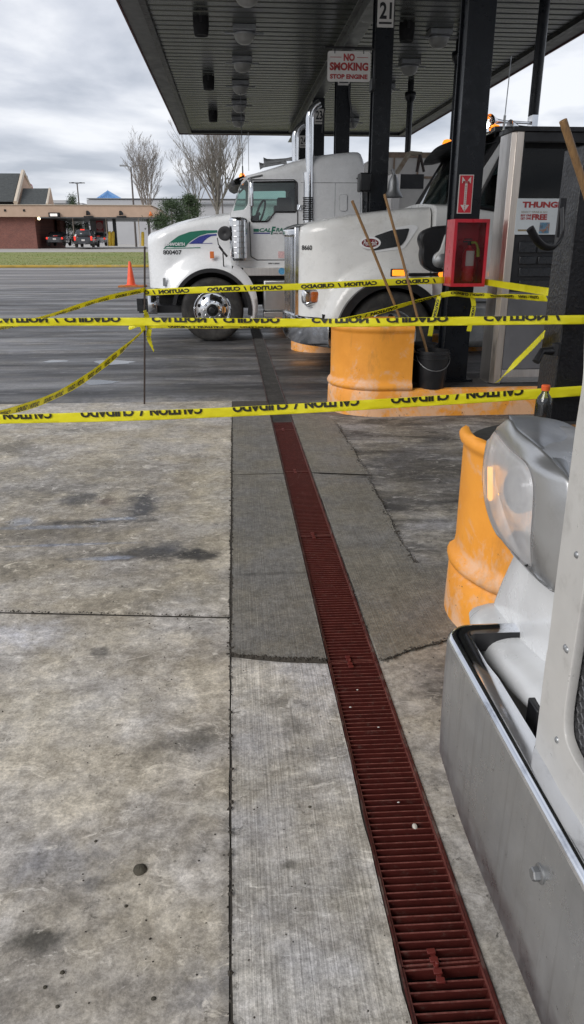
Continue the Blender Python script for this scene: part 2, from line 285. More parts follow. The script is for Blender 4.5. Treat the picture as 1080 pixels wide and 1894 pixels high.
# brick
m, nt, b = nodes('red_brick'); v = tcoord(nt, (1, 1, 1), (R(90), 0, 0))
br = nt.nodes.new('ShaderNodeTexBrick'); br.inputs['Scale'].default_value = 3.2
br.inputs['Color1'].default_value = (0.22, 0.075, 0.055, 1); br.inputs['Color2'].default_value = (0.15, 0.05, 0.04, 1); br.inputs['Mortar'].default_value = (0.25, 0.17, 0.14, 1)
br.inputs['Mortar Size'].default_value = 0.02; br.inputs['Row Height'].default_value = 0.25; nt.links.new(v, br.inputs['Vector'])
nt.links.new(mixc(nt, 0.4, br.outputs[0], ramp(nt, noise(nt, v, 1.5, 6), 0.3, 0.7, (0.7, 0.7, 0.7), (1.2, 1.2, 1.2)), 'MULTIPLY'), b.inputs['Base Color']); b.inputs['Roughness'].default_value = 0.85; M['brick'] = m
M['stucco'] = pm('tan_stucco', (0.47, 0.335, 0.25), 0.85, var=0.08, scale=1.5)
M['trim'] = pm('cream_trim', (0.55, 0.47, 0.38), 0.7, var=0.06)
M['roof'] = pm('dark_shingle', (0.05, 0.055, 0.055), 0.8, var=0.35, scale=4, dirt=(0.09, 0.09, 0.085))
M['store'] = pm('pale_grey_wall', (0.42, 0.42, 0.43), 0.8, var=0.06, scale=0.3)
M['blueroof'] = pm('blue_metal_roof', (0.10, 0.27, 0.55), 0.5, var=0.08)
M['bark'] = pm('grey_bark', (0.24, 0.215, 0.195), 0.9, var=0.3, scale=5)
M['fol'] = pm('evergreen_foliage', (0.045, 0.075, 0.028), 0.7, var=0.5, scale=2.5)
# canopy decking
m, nt, b = nodes('canopy_decking'); v = tcoord(nt, (0.12, 1.0, 1))
c = mixc(nt, ramp(nt, noise(nt, v, 2.0, 7, 0.65, 0.5), 0.35, 0.68), (0.055, 0.062, 0.060), (0.15, 0.158, 0.142))
v2 = tcoord(nt, (1, 0.08, 1)); c = mixc(nt, mulf(nt, ramp(nt, noise(nt, v2, 0.9, 4, 0.6), 0.5, 0.66), 0.65), c, (0.055, 0.06, 0.062))
nt.links.new(c, b.inputs['Base Color']); b.inputs['Roughness'].default_value = 0.27; b.inputs['Metallic'].default_value = 0.35
bump(nt, b, noise(nt, tcoord(nt, (0.5, 3, 1)), 5, 3), 0.35, 0.02); M['deck'] = m
M['soffit'] = pm('grey_soffit', (0.17, 0.175, 0.17), 0.5, 0.2, var=0.15, scale=2)
M['fascia'] = pm('maroon_fascia', (0.10, 0.02, 0.022), 0.5, var=0.2)

# ---------------- mesh building ----------------
def setp(o, label=None, cat=None, group=None, kind=None):
    if label: o['label'] = label
    if cat: o['category'] = cat
    if group: o['group'] = group
    if kind: o['kind'] = kind
    return o
def thing(name, label, cat, loc, group=None):
    o = bpy.data.objects.new(name, None); scene.collection.objects.link(o)
    o.location = loc; o.empty_display_size = 0.2
    return setp(o, label, cat, group)
class MB:
    def __init__(s): s.v = []; s.f = []; s.s = []
    def add(s, vs, fs, smooth=False):
        k = len(s.v); s.v += [tuple(p) for p in vs]; s.f += [tuple(i + k for i in f) for f in fs]; s.s += [smooth] * len(fs); return s
    def box(s, x0, x1, y0, y1, z0, z1, Mx=None):
        vs = [Vector((x, y, z)) for z in (z0, z1) for y in (y0, y1) for x in (x0, x1)]
        if Mx: vs = [Mx @ q for q in vs]
        return s.add(vs, [(0, 2, 3, 1), (4, 5, 7, 6), (0, 1, 5, 4), (2, 6, 7, 3), (0, 4, 6, 2), (1, 3, 7, 5)])
    def tube(s, pts, r, n=10, cap=True, flat=1.0):
        pts = [Vector(p) for p in pts]; rr = r if isinstance(r, (list, tuple)) else [r] * len(pts)
        vs = []; prev = None
        for i, p in enumerate(pts):
            t = (pts[min(i + 1, len(pts) - 1)] - pts[max(i - 1, 0)]).normalized()
            if prev is None:
                a = Vector((0, 0, 1)) if abs(t.z) < 0.9 else Vector((1, 0, 0)); u = t.cross(a).normalized()
            else:
                u = (prev - t * prev.dot(t)).normalized()
            w = t.cross(u); prev = u
            for k in range(n):
                a = 2 * math.pi * k / n; vs.append(p + (u * math.cos(a) + w * math.sin(a) * flat) * rr[i])
        fs = [(i * n + k, i * n + (k + 1) % n, (i + 1) * n + (k + 1) % n, (i + 1) * n + k) for i in range(len(pts) - 1) for k in range(n)]
        s.add(vs, fs, True)
        if cap:
            k0 = len(s.v) - len(vs)
            s.f += [tuple(k0 + k for k in reversed(range(n))), tuple(k0 + (len(pts) - 1) * n + k for k in range(n))]; s.s += [False, False]
        return s
    def lathe(s, o, ax, prof, n=28):
        """prof: (radius, along axis)"""
        o = Vector(o); ax = Vector(ax).normalized(); a = Vector((0, 0, 1)) if abs(ax.z) < 0.9 else Vector((1, 0, 0))
        u = ax.cross(a).normalized(); w = ax.cross(u); vs = []
        for r, h in prof:
            for k in range(n):
                t = 2 * math.pi * k / n; vs.append(o + ax * h + (u * math.cos(t) + w * math.sin(t)) * max(r, 1e-4))
        fs = [(i * n + k, i * n + (k + 1) % n, (i + 1) * n + (k + 1) % n, (i + 1) * n + k) for i in range(len(prof) - 1) for k in range(n)]
        return s.add(vs, fs, True)
    def prism(s, poly, vec):
        poly = [Vector(p) for p in poly]; vec = Vector(vec); n = len(poly)
        vs = poly + [p + vec for p in poly]
        return s.add(vs, [tuple(reversed(range(n))), tuple(range(n, 2 * n))] + [(i, (i + 1) % n, n + (i + 1) % n, n + i) for i in range(n)])
    def grid(s, rows, smooth=True, closed=False):
        n = len(rows[0]); vs = [p for r in rows for p in r]; fs = []
        for i in range(len(rows) - 1):
            for k in range(n if closed else n - 1):
                fs.append((i * n + k, i * n + (k + 1) % n, (i + 1) * n + (k + 1) % n, (i + 1) * n + k))
        return s.add(vs, fs, smooth)
    def face(s, pts): return s.add(pts, [tuple(range(len(pts)))])
    def build(s, name, mat, parent=None, bevel=0, sub=0, sharp=38, solid=0, smooth=None):
        me = bpy.data.meshes.new(name); me.from_pydata(s.v, [], s.f); me.validate()
        if len(me.polygons) == len(s.s): me.polygons.foreach_set('use_smooth', s.s if smooth is None else [smooth] * len(s.s))
        bm = bmesh.new(); bm.from_mesh(me); bmesh.ops.recalc_face_normals(bm, faces=bm.faces); bm.to_mesh(me); bm.free()
        try: me.set_sharp_from_angle(angle=R(sharp))
        except Exception: pass
        me.materials.append(mat if not isinstance(mat, str) else M[mat])
        o = bpy.data.objects.new(name, me); scene.collection.objects.link(o)
        if parent:
            o.parent = parent
            if parent.type == 'EMPTY': o.matrix_parent_inverse = Matrix.Translation(-parent.location)
        if solid:
            q = o.modifiers.new('s', 'SOLIDIFY'); q.thickness = solid; q.offset = 0
        if bevel:
            q = o.modifiers.new('b', 'BEVEL'); q.width = bevel; q.segments = 2; q.limit_method = 'ANGLE'; q.angle_limit = R(35)
        if sub:
            q = o.modifiers.new('d', 'SUBSURF'); q.levels = q.render_levels = sub
        return o
def struct(name, mb, mat, **k):
    o = mb.build(name, mat, **k); o['kind'] = 'structure'; return o
def dup(root, delta, label=None, group=None):
    r = root.copy(); scene.collection.objects.link(r); r.location = Vector(root.location) + Vector(delta)
    if label: r['label'] = label
    if group: r['group'] = group
    for ch in list(root.children):
        c = ch.copy(); scene.collection.objects.link(c); c.parent = r
        for g in list(ch.children):
            d = g.copy(); scene.collection.objects.link(d); d.parent = c
    return r

def curve_mesh(cu):
    ob = bpy.data.objects.new('tmp', cu); scene.collection.objects.link(ob)
    dg = bpy.context.evaluated_depsgraph_get(); me = bpy.data.meshes.new_from_object(ob.evaluated_get(dg))
    vs = [tuple(q.co) for q in me.vertices]; fs = [tuple(p.vertices) for p in me.polygons]
    bpy.data.objects.remove(ob); bpy.data.meshes.remove(me); return vs, fs
_tc = {}
def text2d(s, bold=0.02, res=3, shear=0.0):
    k = (s, bold, shear)
    if k not in _tc:
        cu = bpy.data.curves.new('t', 'FONT'); cu.body = s; cu.size = 1.0; cu.offset = bold; cu.resolution_u = res; cu.shear = shear
        vs, fs = curve_mesh(cu); xs = [q[0] for q in vs]; ys = [q[1] for q in vs]
        x0, x1, y0, y1 = min(xs), max(xs), min(ys), max(ys)
        _tc[k] = ([((x - x0) / (x1 - x0), (y - y0) / (y1 - y0)) for x, y, z in vs], fs, (x1 - x0) / (y1 - y0))
    return _tc[k]
def put_text(mb, s, c, ux, uy, w, h, bold=0.02, shear=0.0):
    """text centred at c, w wide along ux, h tall along uy"""
    vs, fs, a = text2d(s, bold, shear=shear); c = Vector(c); ux = Vector(ux).normalized(); uy = Vector(uy).normalized()
    return mb.add([c + ux * (x - 0.5) * w + uy * (y - 0.5) * h for x, y in vs], fs)
def plate(mb, outline, holes, o, ux, uy, th, bev=0.0):
    """flat plate with holes; outline/holes are 2D lists; thickness th along ux x uy, centred"""
    cu = bpy.data.curves.new('p', 'CURVE'); cu.dimensions = '2D'; cu.fill_mode = 'BOTH'; cu.extrude = th / 2; cu.bevel_depth = bev; cu.bevel_resolution = 1
    for ring in [outline] + holes:
        sp = cu.splines.new('POLY'); sp.points.add(len(ring) - 1)
        for q, (x, y) in zip(sp.points, ring): q.co = (x, y, 0, 1)
        sp.use_cyclic_u = True
    vs, fs = curve_mesh(cu); o = Vector(o); ux = Vector(ux); uy = Vector(uy); n = ux.cross(uy)
    return mb.add([o + ux * x + uy * y + n * z for x, y, z in vs], fs)
def rounded(pts, r=0.03, n=4):
    out = []; k = len(pts)
    for i in range(k):
        p = Vector(pts[i]); a = Vector(pts[i - 1]) - p; b = Vector(pts[(i + 1) % k]) - p
        ra = min(r, a.length * 0.45); rb = min(r, b.length * 0.45); a = p + a.normalized() * ra; b = p + b.normalized() * rb
        for j in range(n + 1):
            t = j / n; q = a * (1 - t) ** 2 + p * 2 * t * (1 - t) + b * t * t; out.append((q.x, q.y))
    return out
def interp(x, xs, ys): return float(np.interp(x, xs, ys))
def sst(t): t = max(0, min(1, t)); return t * t * (3 - 2 * t)
# ================= GROUND =================
DX0, DX1 = 0.350, 0.547          # trench
TY0, TY1 = -3.0, 15.0
mb = MB(); H = 300
for (a, b_, c_, d) in ((-H, DX0, -30, 47.8), (DX1, H, -30, 47.8), (DX0, DX1, -30, TY0), (DX0, DX1, TY1, 47.8)):
    mb.face([(a, c_, 0), (b_, c_, 0), (b_, d, 0), (a, d, 0)])
mb.face([(-H, 47.8, 0), (H, 47.8, 0), (H, 900, 0), (-H, 900, 0)])
struct('lot_asphalt', mb, 'asphalt')
mb = MB()
mb.grid([[(x, y, -0.16) for y in (TY0, TY1)] for x in (DX0 - .004, DX1 + .004)], False)
mb.face([(DX0 - .004, TY0, 0), (DX0 - .004, TY1, 0), (DX0 - .004, TY1, -.16), (DX0 - .004, TY0, -.16)])
mb.face([(DX1 + .004, TY0, 0), (DX1 + .004, TY1, 0), (DX1 + .004, TY1, -.16), (DX1 + .004, TY0, -.16)])
for yy in (TY0, TY1): mb.face([(DX0 - .004, yy, 0), (DX1 + .004, yy, 0), (DX1 + .004, yy, -.16), (DX0 - .004, yy, -.16)])
struct('drain_channel', mb, pm('channel_concrete', (0.012, 0.009, 0.008), 0.7))
def sheet(name, poly, z, mat, th=0.0):
    mb = MB(); p = [(x, y, z) for x, y in poly]
    if th: mb.prism(p, (0, 0, -th))
    else: mb.face(p)
    return struct(name, mb, mat)
def wob(p0, p1, n, amp):
    """irregular edge between two plan points"""
    p0 = Vector(p0[:2]); p1 = Vector(p1[:2]); d = (p1 - p0); nn = Vector((-d.y, d.x)).normalized()
    return [tuple(p0 + d * (i / n) + nn * random.uniform(-amp, amp)) for i in range(n)]
YJ = 7.75
# worn service paving under and beside the canopy, further back
far = wob((-14, 28.5), (14, 29.5), 30, .35)
sheet('service_paving', [(-14, YJ)] + [(DX0, YJ), (DX0, TY1), (DX1, TY1), (DX1, 7.0), (14, 7.0)] + list(reversed(far)), 0.004, 'lot')
# old concrete slabs on the left, with a joint
j0 = G(-300, 1130); j1 = G(420, 1146)
ja = j0.xy; jb = j1.xy; jb.x = -0.048
sheet('concrete_slab', [(-9, -4), (-0.0485, -4)] + wob((-0.0485, -1), (-0.0485, jb.y - .008), 60, .002) + [(jb.x, jb.y - .005), (ja.x, ja.y - .005), (-9, ja.y)], 0.008, 'slab')
sheet('concrete_slab', [(-9, ja.y + .01), (ja.x, ja.y + .008), (jb.x, jb.y + .008)] + wob((-0.048, jb.y + .01), (-0.026, YJ), 40, .003) + [(-.026, YJ), (-9, YJ + .1)], 0.008, 'slab')
mb = MB(); mb.face([(-9, -4, .004), (DX0, -4, .004), (DX0, YJ, .004), (-9, YJ, .004)])
struct('joint_filler', mb, pm('joint_grime', (0.07, 0.062, 0.052), 0.9, var=0.5, scale=30, bmp=0.6))
PE0 = None
# broomed strip left of the drain (near), fresh patch (farther)
pe = [G(*p).xy for p in ((425, 1216), (470, 1221), (530, 1225), (603, 1226))]; pe[0].x = -0.041
sheet('broomed_strip', [(-0.041, -4), (DX0 - .006, -4)] + wob((DX0 - .006, 0.8), (DX0 - .006, 2.2), 20, .003) + [(DX0 - .006, pe[3].y)] + [tuple(p) for p in reversed(pe[:3])] + wob((-0.041, pe[0].y), (-0.0415, -1), 50, .002), 0.010, 'strip')
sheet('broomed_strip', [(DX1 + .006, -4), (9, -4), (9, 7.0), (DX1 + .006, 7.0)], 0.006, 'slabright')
fl = wob((0.006, pe[0].y), (0.006, 5.0), 30, .005); yb = G(430, 880).y
jy1, jy2 = G(480, 881).y, G(600, 878).y
sheet('fresh_concrete_patch', wob((-0.038, pe[0].y), (-0.026, jy1 - .005), 40, .003) + [(-.026, jy1 - .005), (DX0 - .006, jy1 - .005)] + [(DX0 - .006, pe[3].y)] + [tuple(p) for p in reversed(pe[1:3])], 0.017, 'fresh')
sheet('fresh_concrete_patch', wob((-0.026, jy1 + .005), (-0.018, YJ - .7), 20, .003) + [(-0.018, YJ - .7), (DX0 - .006, YJ - .7), (DX0 - .006, jy1 + .008)], 0.017, 'fresh')
def chain(px, amp=.008, n=5):
    o = []; pts = [G(*p) for p in px]
    for a, b_ in zip(pts, pts[1:]): o += wob(a, b_, n, amp)
    return o + [tuple(pts[-1].xy)]
low = chain([(703, 1228), (730, 1218), (775, 1204), (830, 1190), (900, 1170)], .004)
hi = chain([(900, 1085), (850, 1062), (800, 1052), (765, 1046)], .005)
e1 = chain([(765, 1046), (722, 968), (682, 890)], .007); e2 = chain([(681, 882), (650, 830), (620, 785)], .010)
sheet('fresh_concrete_patch', low + [(1.6, 3.0)] + hi + e1 + [(DX1 + .006, jy2 - .008)], 0.018, 'fresh')
sheet('fresh_concrete_patch', [(DX1 + .006, jy2 + .008)] + e2 + [tuple(G(600, 770).xy), (DX1 + .006, YJ - .65)], 0.018, 'fresh')
# dark ragged edges around the patch
EDG = pm('crumbly_edge', (0.05, 0.043, 0.034), 0.95, var=0.5, scale=40, bmp=0.8, bscale=120)
def crumbs(mb, poly, w, n, zmax=.02, off=0.0):
    poly = [Vector(p[:2]) for p in poly]; L = [0]
    for a, b_ in zip(poly, poly[1:]): L.append(L[-1] + (b_ - a).length)
    for _ in range(n):
        t = random.uniform(0, L[-1]); i = max(0, min(len(poly) - 2, int(np.searchsorted(L, t)) - 1))
        p = poly[i] + (poly[i + 1] - poly[i]) * ((t - L[i]) / max(1e-6, L[i + 1] - L[i]))
        q = Vector((p.x + random.gauss(off, w), p.y + random.gauss(0, w), .006)); r = random.uniform(.0016, .0052) * random.choice((1, 1, 1, 1.7))
        k = 6; a0 = random.uniform(0, 6)
        ring = [(q.x + r * random.uniform(.6, 1.2) * math.cos(a0 + 6.283 * j / k), q.y + r * 1.2 * random.uniform(.6, 1.2) * math.sin(a0 + 6.283 * j / k), .0185) for j in range(k)]
        mb.add(ring + [(q.x, q.y, .0185 + r * .7)], [(j, (j + 1) % k, k) for j in range(k)], True)
mb = MB()
crumbs(mb, low, .006, 160); crumbs(mb, [p for p in pe], .006, 180); crumbs(mb, e1 + e2, .012, 420)
crumbs(mb, [(-.042, pe[0].y), (-.022, 6.5)], .006, 520, off=-.004); crumbs(mb, [(-.045, .9), (-.045, pe[0].y)], .003, 120)
crumbs(mb, [ja, jb], .005, 160)
mb.grid([[(p[0], p[1] - .004, .0188), (p[0] + .001, p[1] - .012 - .012 * random.random(), .0105)] for p in pe + []], False)
o = mb.build('mortar_crumbs', EDG); setp(o, kind='stuff', label='crumbs of dark mortar along the edges of the fresh patch', cat='crumbs')
# scattered grit over the slabs
mb = MB()
for _ in range(900):
    y = 0.9 + 6 * random.random() ** 1.6; x = random.uniform(-2.6, 1.2)
    if DX0 - .01 < x < DX1 + .01: continue
    r = random.uniform(.0012, .0042); k = 5; a0 = random.uniform(0, 6)
    ring = [(x + r * random.uniform(.6, 1.3) * math.cos(a0 + 6.283 * j / k), y + r * random.uniform(.6, 1.3) * math.sin(a0 + 6.283 * j / k), .009) for j in range(k)]
    mb.add(ring + [(x, y, .009 + r)], [(j, (j + 1) % k, k) for j in range(k)], True)
o = mb.build('grit', EDG); setp(o, kind='stuff', label='fine dark grit scattered over the concrete', cat='grit')
def clod(name, px, py, rx, ry, h, mat, label, cat, z=.008, seed=1, group=None):
    random.seed(seed); g = G(px, py, z); mb = MB(); rows = []
    for i in range(7):
        a = i / 6 * math.pi / 2; rows.append([(g.x + rx * math.cos(a) * math.cos(t) * random.uniform(.85, 1.12), g.y + ry * math.cos(a) * math.sin(t) * random.uniform(.85, 1.12), z + h * math.sin(a) * random.uniform(.8, 1.1)) for t in [6.283 * k / 14 for k in range(14)]])
    mb.grid(rows, True, True); return setp(mb.build(name, mat, sub=1), label, cat, group)
MUD = pm('damp_mud', (0.07, 0.062, 0.045), 0.9, var=0.4, scale=30, bmp=0.8, bscale=90)
clod('mud_clod', 259, 1609, .020, .020, .012, MUD, 'oval clod of dark mud lying alone on the left concrete slab', 'mud clod', seed=3)
for i, (px, py, r, l) in enumerate(((115, 1799, .006, 'small dark pebble nearest the bottom left oil stain'), (83, 1826, .005, 'small dark pebble just below and left of another under the oil stain'), (106, 1862, .005, 'small dark pebble nearest the bottom left corner of the slab'), (284, 1847, .006, 'dark pebble on the slab near the bottom, beside the long joint'), (233, 1676, .005, 'dark pebble just below the oval mud clod'), (573, 1493, .006, 'dark pebble in the middle of the broomed strip left of the drain'), (177, 1556, .005, 'tiny dark pebble left of and above the mud clod'))):
    clod('pebble', px, py, r, r * .9, r * .8, MUD, l, 'pebble', .009, 10 + i, 'pebbles on the concrete')
clod('mortar_chip', 767, 1529, .008, .011, .008, pm('pale_mortar', (0.55, 0.52, 0.46), 0.9, bmp=0.5), 'pale chip of mortar lying on the red drain grate', 'mortar chip', .003, 5)
for i, (px, py, r, l) in enumerate(((648, 1308, .005, 'small pale chip on the red grate, farther than the big one'), (661, 1276, .004, 'tiny pale chip on the red grate below the patch edge'), (700, 1345, .004, 'tiny pale chip near the right rail of the red grate'), (737, 1484, .004, 'tiny pale chip on the red grate just above the big one'))):
    clod('mortar_chip', px, py, r * 1.1, r * .6, r * .5, 'signwhite', l, 'mortar chip', .004, 40 + i, 'pale chips on the grate')
# puddles
PUD = pm('puddle_water', (0.05, 0.05, 0.05), 0.04, var=0.02, rvar=0.01, spec=0.8)
for px, py, rx, ry in ((185, 708, .22, .16), (210, 671, .28, .22), (105, 669, .2, .1)):
    g = G(px, py); pts = [(g.x + rx * math.cos(t) * (1 + .25 * math.sin(2.3 * t + px)), g.y + ry * math.sin(t) * (1 + .2 * math.cos(3 * t)), .0065) for t in [6.283 * k / 26 for k in range(26)]]
    mb = MB(); mb.face(pts); struct('puddle', mb, PUD)

# ================= DRAIN GRATES =================
JY = [G(810, 1788).y, G(650, 1226).y, G(586, 992).y, G(549, 873).y, G(520, 796).y]
step = 1.28
starts = [JY[0] - step] + JY[:5]; ends = JY[:5] + [JY[4] + .30]
SK = 0.055
names = ['red steel drain grate nearest the camera, cut off by the bottom of the photo', 'red drain grate beside the chrome bumper, with the pale mortar chip on it', 'red drain grate just past the lower edge of the fresh concrete patch', 'red drain grate halfway along the fresh concrete patch', 'red drain grate next to last before the lowest tape', 'short last red drain grate under the lowest caution tape']
def grate(y0, y1, mat, label, x0=DX0, x1=DX1, pitch=.0240, grp='drain grates in the trench', clip=True, up=0.0):
    t = thing('drain_grate', label, 'drain grate', ((x0 + x1) / 2, (y0 + y1) / 2, 0), grp)
    w = x1 - x0; mb = MB(); n = int((y1 - y0 - .02) / pitch)
    for i in range(n):
        y = y0 + .016 + i * pitch; j = random.uniform(-.0008, .0008)
        ya = y + SK * .0; yb_ = y - SK * w * .5
        # flat bars standing on edge, slightly leaning, like the photo
        q = [(x0 + .010, ya + j, .004 + up), (x0 + .010, ya + .0042 + j, .004 + up), (x0 + .010, ya + .0052, -.021), (x0 + .010, ya + .001, -.021)]
        mb.prism(q, (w - .020, -SK * w * .35, 0))
    mb.build('bars', mat, t)
    fb = MB()
    for xx in (x0 + .004, x1 - .0095): fb.box(xx, xx + .0055, y0 + .002, y1 - .002, -.03, .006 + up)
    for yy in (y0 + .003, y1 - .009): fb.box(x0 + .0095, x1 - .0095, yy, yy + .005, -.028, .0035 + up)
    fb.build('side_rails', mat, t)
    return t
for i, (a, b_) in enumerate(zip(starts, ends)):
    t = grate(a, b_, M['grate'], names[i])
    if i:    # the lock clips sit across the joint
        xc = (DX0 + DX1) / 2 - .012; cb = MB()
        for k, dy_ in enumerate((-.046, -.024, .006, .028)):
            cb.box(xc - .010 + k * -.001, xc + .010 - k * .001, a + dy_, a + dy_ + .013, .0045, .010)
        cb.box(xc - .006, xc + .006, a - .03, a + .03, .001, .0044)
        cb.lathe((xc + .002, a + .000, .004), (0, 0, 1), [(.005, 0), (.005, .011), (.003, .012), (.0001, .012)], 10)
        cb.build('lock_clip', pm('clip_red', (0.12, 0.02, 0.016), 0.4, var=.2), t, bevel=.001)
for i in range(4):
    y0 = ends[-1] + .02 + i * 2.0
    grate(y0, y0 + 1.98, M['grategrey'], ['grimy grey drain grate just beyond the lowest tape', 'grimy grey drain grate second beyond the tape', 'grimy grey drain grate beside the orange kerbed islands', 'farthest grimy grey drain grate between the trucks'][i], pitch=.026, grp='grimy drain grates further back')
rm = MB()
for xx in (DX0 - .003, DX1 - .003): rm.box(xx + (.0015 if xx < .5 else 0), xx + .0055, -1.2, TY1 - .05, -.03, .0122)
struct('drain_frame', rm, pm('frame_red', (0.07, 0.016, 0.013), 0.5, var=.4, scale=12, dirt=(.16, .13, .11), dirt_amt=(.5, .7), dscale=9))

# ================= ORANGE KERBED ISLANDS =================
def island(cx, cy, label, guard_label, hw=.47, x1=12.0, broken=0):
    th = [math.pi / 2 + math.pi * k / 28 for k in range(29)]
    def outline(r, x_end): return [(cx + r * math.cos(a), cy + r * math.sin(a)) for a in th] + [(x_end, cy - r), (x_end, cy + r)]
    t = thing('kerbed_island', label, 'island', (cx, cy, 0), 'orange kerbed fuel islands')
    mb = MB(); prof = [(hw + .006, 0), (hw + .004, .10), (hw, .235), (hw - .02, .262), (hw - .07, .268)]
    mb.grid([[(x, y, z) for x, y in outline(r, x1)] for r, z in prof]); mb.build('kerb', 'orange', t)
    mb = MB(); mb.face([(x, y, .262) for x, y in outline(hw - .05, x1)]); mb.build('top_slab', pm('island_top', (0.05, 0.05, 0.05), 0.7, var=.4, bmp=.3), t)
    g = thing('bollard_guard', guard_label, 'bollard guard', (cx, cy, .262), 'orange steel guards on the island ends')
    XE = cx + .28
    def ol(r): return [(XE, cy + r)] + [(cx + r * math.cos(a), cy + r * math.sin(a)) for a in th] + [(XE, cy - r)]
    rows = []
    for z, dr in ((.255, .012), (.27, .030), (.29, .034), (.315, .022), (.33, .004), (.36, 0), (.55, 0), (.78, 0), (.800, .004), (.812, .016), (.832, .020), (.852, .014), (.862, -.004), (.856, -.018), (.79, -.02)):
        rows.append([(x + (random.uniform(-.002, .002) if dr > .01 else 0), y, z + (random.uniform(-.005, .005) if z > .84 else 0)) for x, y in ol(hw - .022 + dr)[(12 if broken else 0):]])
    mb = MB(); mb.grid(rows); mb.build('shell', 'orange', g, sharp=60)
    mb = MB(); mb.grid([[(XE, cy - hw + .02, z), (XE, cy + hw - .02, z)] for z in (.27, .80)], False)
    mb.build('back_plate', 'blackpl', g)
    mb = MB(); mb.prism([(x, y, .266) for x, y in ol(hw - .045)], (0, 0, .535)); mb.build('fill', pm('dark_fill', (0.03, 0.03, 0.03), 0.9, var=.5, bmp=.8, bscale=30), g)
    return t
island(1.41, 2.86, 'nearest orange kerbed island, behind the silver headlight', 'orange steel bollard guard nearest the camera beside the chrome bumper', broken=1)
island(1.43, 7.36, 'orange kerbed island with the fire extinguisher column and black bucket', 'wide orange bollard guard beside the black bucket and wooden sticks')
island(1.40, 11.75, 'far orange kerbed island under the chrome bumper of the dusty white truck', 'far orange bollard guard behind the dusty white truck')
island(1.40, 16.25, 'farthest orange kerbed island behind the green and blue striped truck', 'farthest orange bollard guard behind the green and blue striped truck')

# ================= CANOPY =================
ZC = 5.3; CXL, CXR = -1.72, 6.7; CYN, CYF = -3.0, 29.8
cp = thing('fuel_canopy', 'large dark metal canopy with ribbed underside over the fuel islands', 'canopy', (2.4, 13, ZC))
mb = MB(); x0, x1 = CXL + .46, CXR - .42; rows = []; pitch = .30
y = CYN + .4
while y < CYF - .5:
    for dy_, dz in ((0, 0), (.215, 0), (.235, .055), (.28, .055)): rows.append([(x0, y + dy_, ZC + dz), ((x0 + x1) / 2, y + dy_, ZC + dz), (x1, y + dy_, ZC + dz)])
    y += pitch
mb.grid(rows, False); mb.build('decking', 'deck', cp)
mb = MB(); ZS = ZC - .02
mb.box(CXL + .03, CXL + .36, CYN, CYF, ZS, ZS + .05); mb.box(CXR - .36, CXR - .03, CYN, CYF, ZS, ZS + .05); mb.box(CXL + .36, CXR - .36, CYF - .42, CYF - .03, ZS, ZS + .05)
mb.build('soffit', 'soffit', cp)
mb = MB(); mb.box(CXL + .36, CXL + .47, CYN, CYF - .42, ZS - .05, ZS + .12); mb.box(CXR - .47, CXR - .36, CYN, CYF - .42, ZS - .05, ZS + .12); mb.box(CXL + .47, CXR - .47, CYF - .6, CYF - .42, ZS - .05, ZS + .12)
mb.build('gutter', 'blackpl', cp)
mb = MB(); mb.box(CXL, CXL + .03, CYN, CYF, ZS - .03, ZC + 1.0); mb.box(CXR - .03, CXR, CYN, CYF, ZS - .03, ZC + 1.0); mb.box(CXL + .03, CXR - .03, CYF - .03, CYF, ZS - .03, ZC + 1.0)
mb.build('fascia', 'fascia', cp)
mb = MB(); mb.box(CXL, CXR, CYN, CYF, ZC + .3, ZC + .34); mb.build('roof_sheet', 'soffit', cp)
mb = MB(); mb.box(2.18, 2.42, CYN + .2, CYF - .65, ZC - .34, ZC - .32); mb.box(2.285, 2.315, CYN + .2, CYF - .65, ZC - .32, ZC - .02); mb.box(2.2, 2.4, CYN + .2, CYF - .65, ZC - .02, ZC + .0)
mb.build('main_beam', pm('beam_grey', (0.13, 0.135, 0.13), 0.35, .3, var=.3, scale=2, dirt=(.05, .05, .05)), cp, bevel=.004)
# round lamps under the deck
def lamp(x, y, label):
    t = thing('canopy_lamp', label, 'lamp', (x, y, ZC), 'unlit round lamps under the canopy')
    mb = MB(); mb.box(x - .21, x + .21, y - .2, y + .2, ZC - .10, ZC - .005); mb.box(x - .36, x + .36, y - .025, y + .025, ZC - .13, ZC - .102); mb.build('housing', 'galv', t, bevel=.01)
    mb = MB(); mb.lathe((x, y, ZC - .10), (0, 0, -1), [(.19, 0), (.20, .03), (.19, .05)], 24); mb.build('rim', 'galv', t)
    mb = MB(); mb.lathe((x, y, ZC - .15), (0, 0, -1), [(.185, 0), (.17, .06), (.13, .11), (.08, .135), (0, .14)], 24); mb.build('lens', LENS, t)
    return t
LENS = pm('frosted_lens', (0.30, 0.30, 0.28), 0.35, var=.2, dirt=(.16, .15, .13))
order = ['nearest', 'second', 'third', 'fourth', 'fifth', 'sixth', 'farthest']
for i, y in enumerate((13.3, 15.6, 18.0, 20.5, 23.2, 26.0)):
    lamp(.37, y, order[i] + ' round unlit lamp in the left row under the canopy, counting away from the camera' if i < 5 else 'farthest round unlit lamp in the left row under the canopy')
for i, y in enumerate((15.6, 18.0, 20.6, 26.0)):
    lamp(4.0, y, ['right row round lamp under the canopy beside the big extinguisher column', 'right row round lamp under the canopy between the two nearest pillars', 'right row round lamp under the canopy half hidden by the pillar marked 21', 'farthest round unlit lamp in the right row, near the dark far edge'][i])
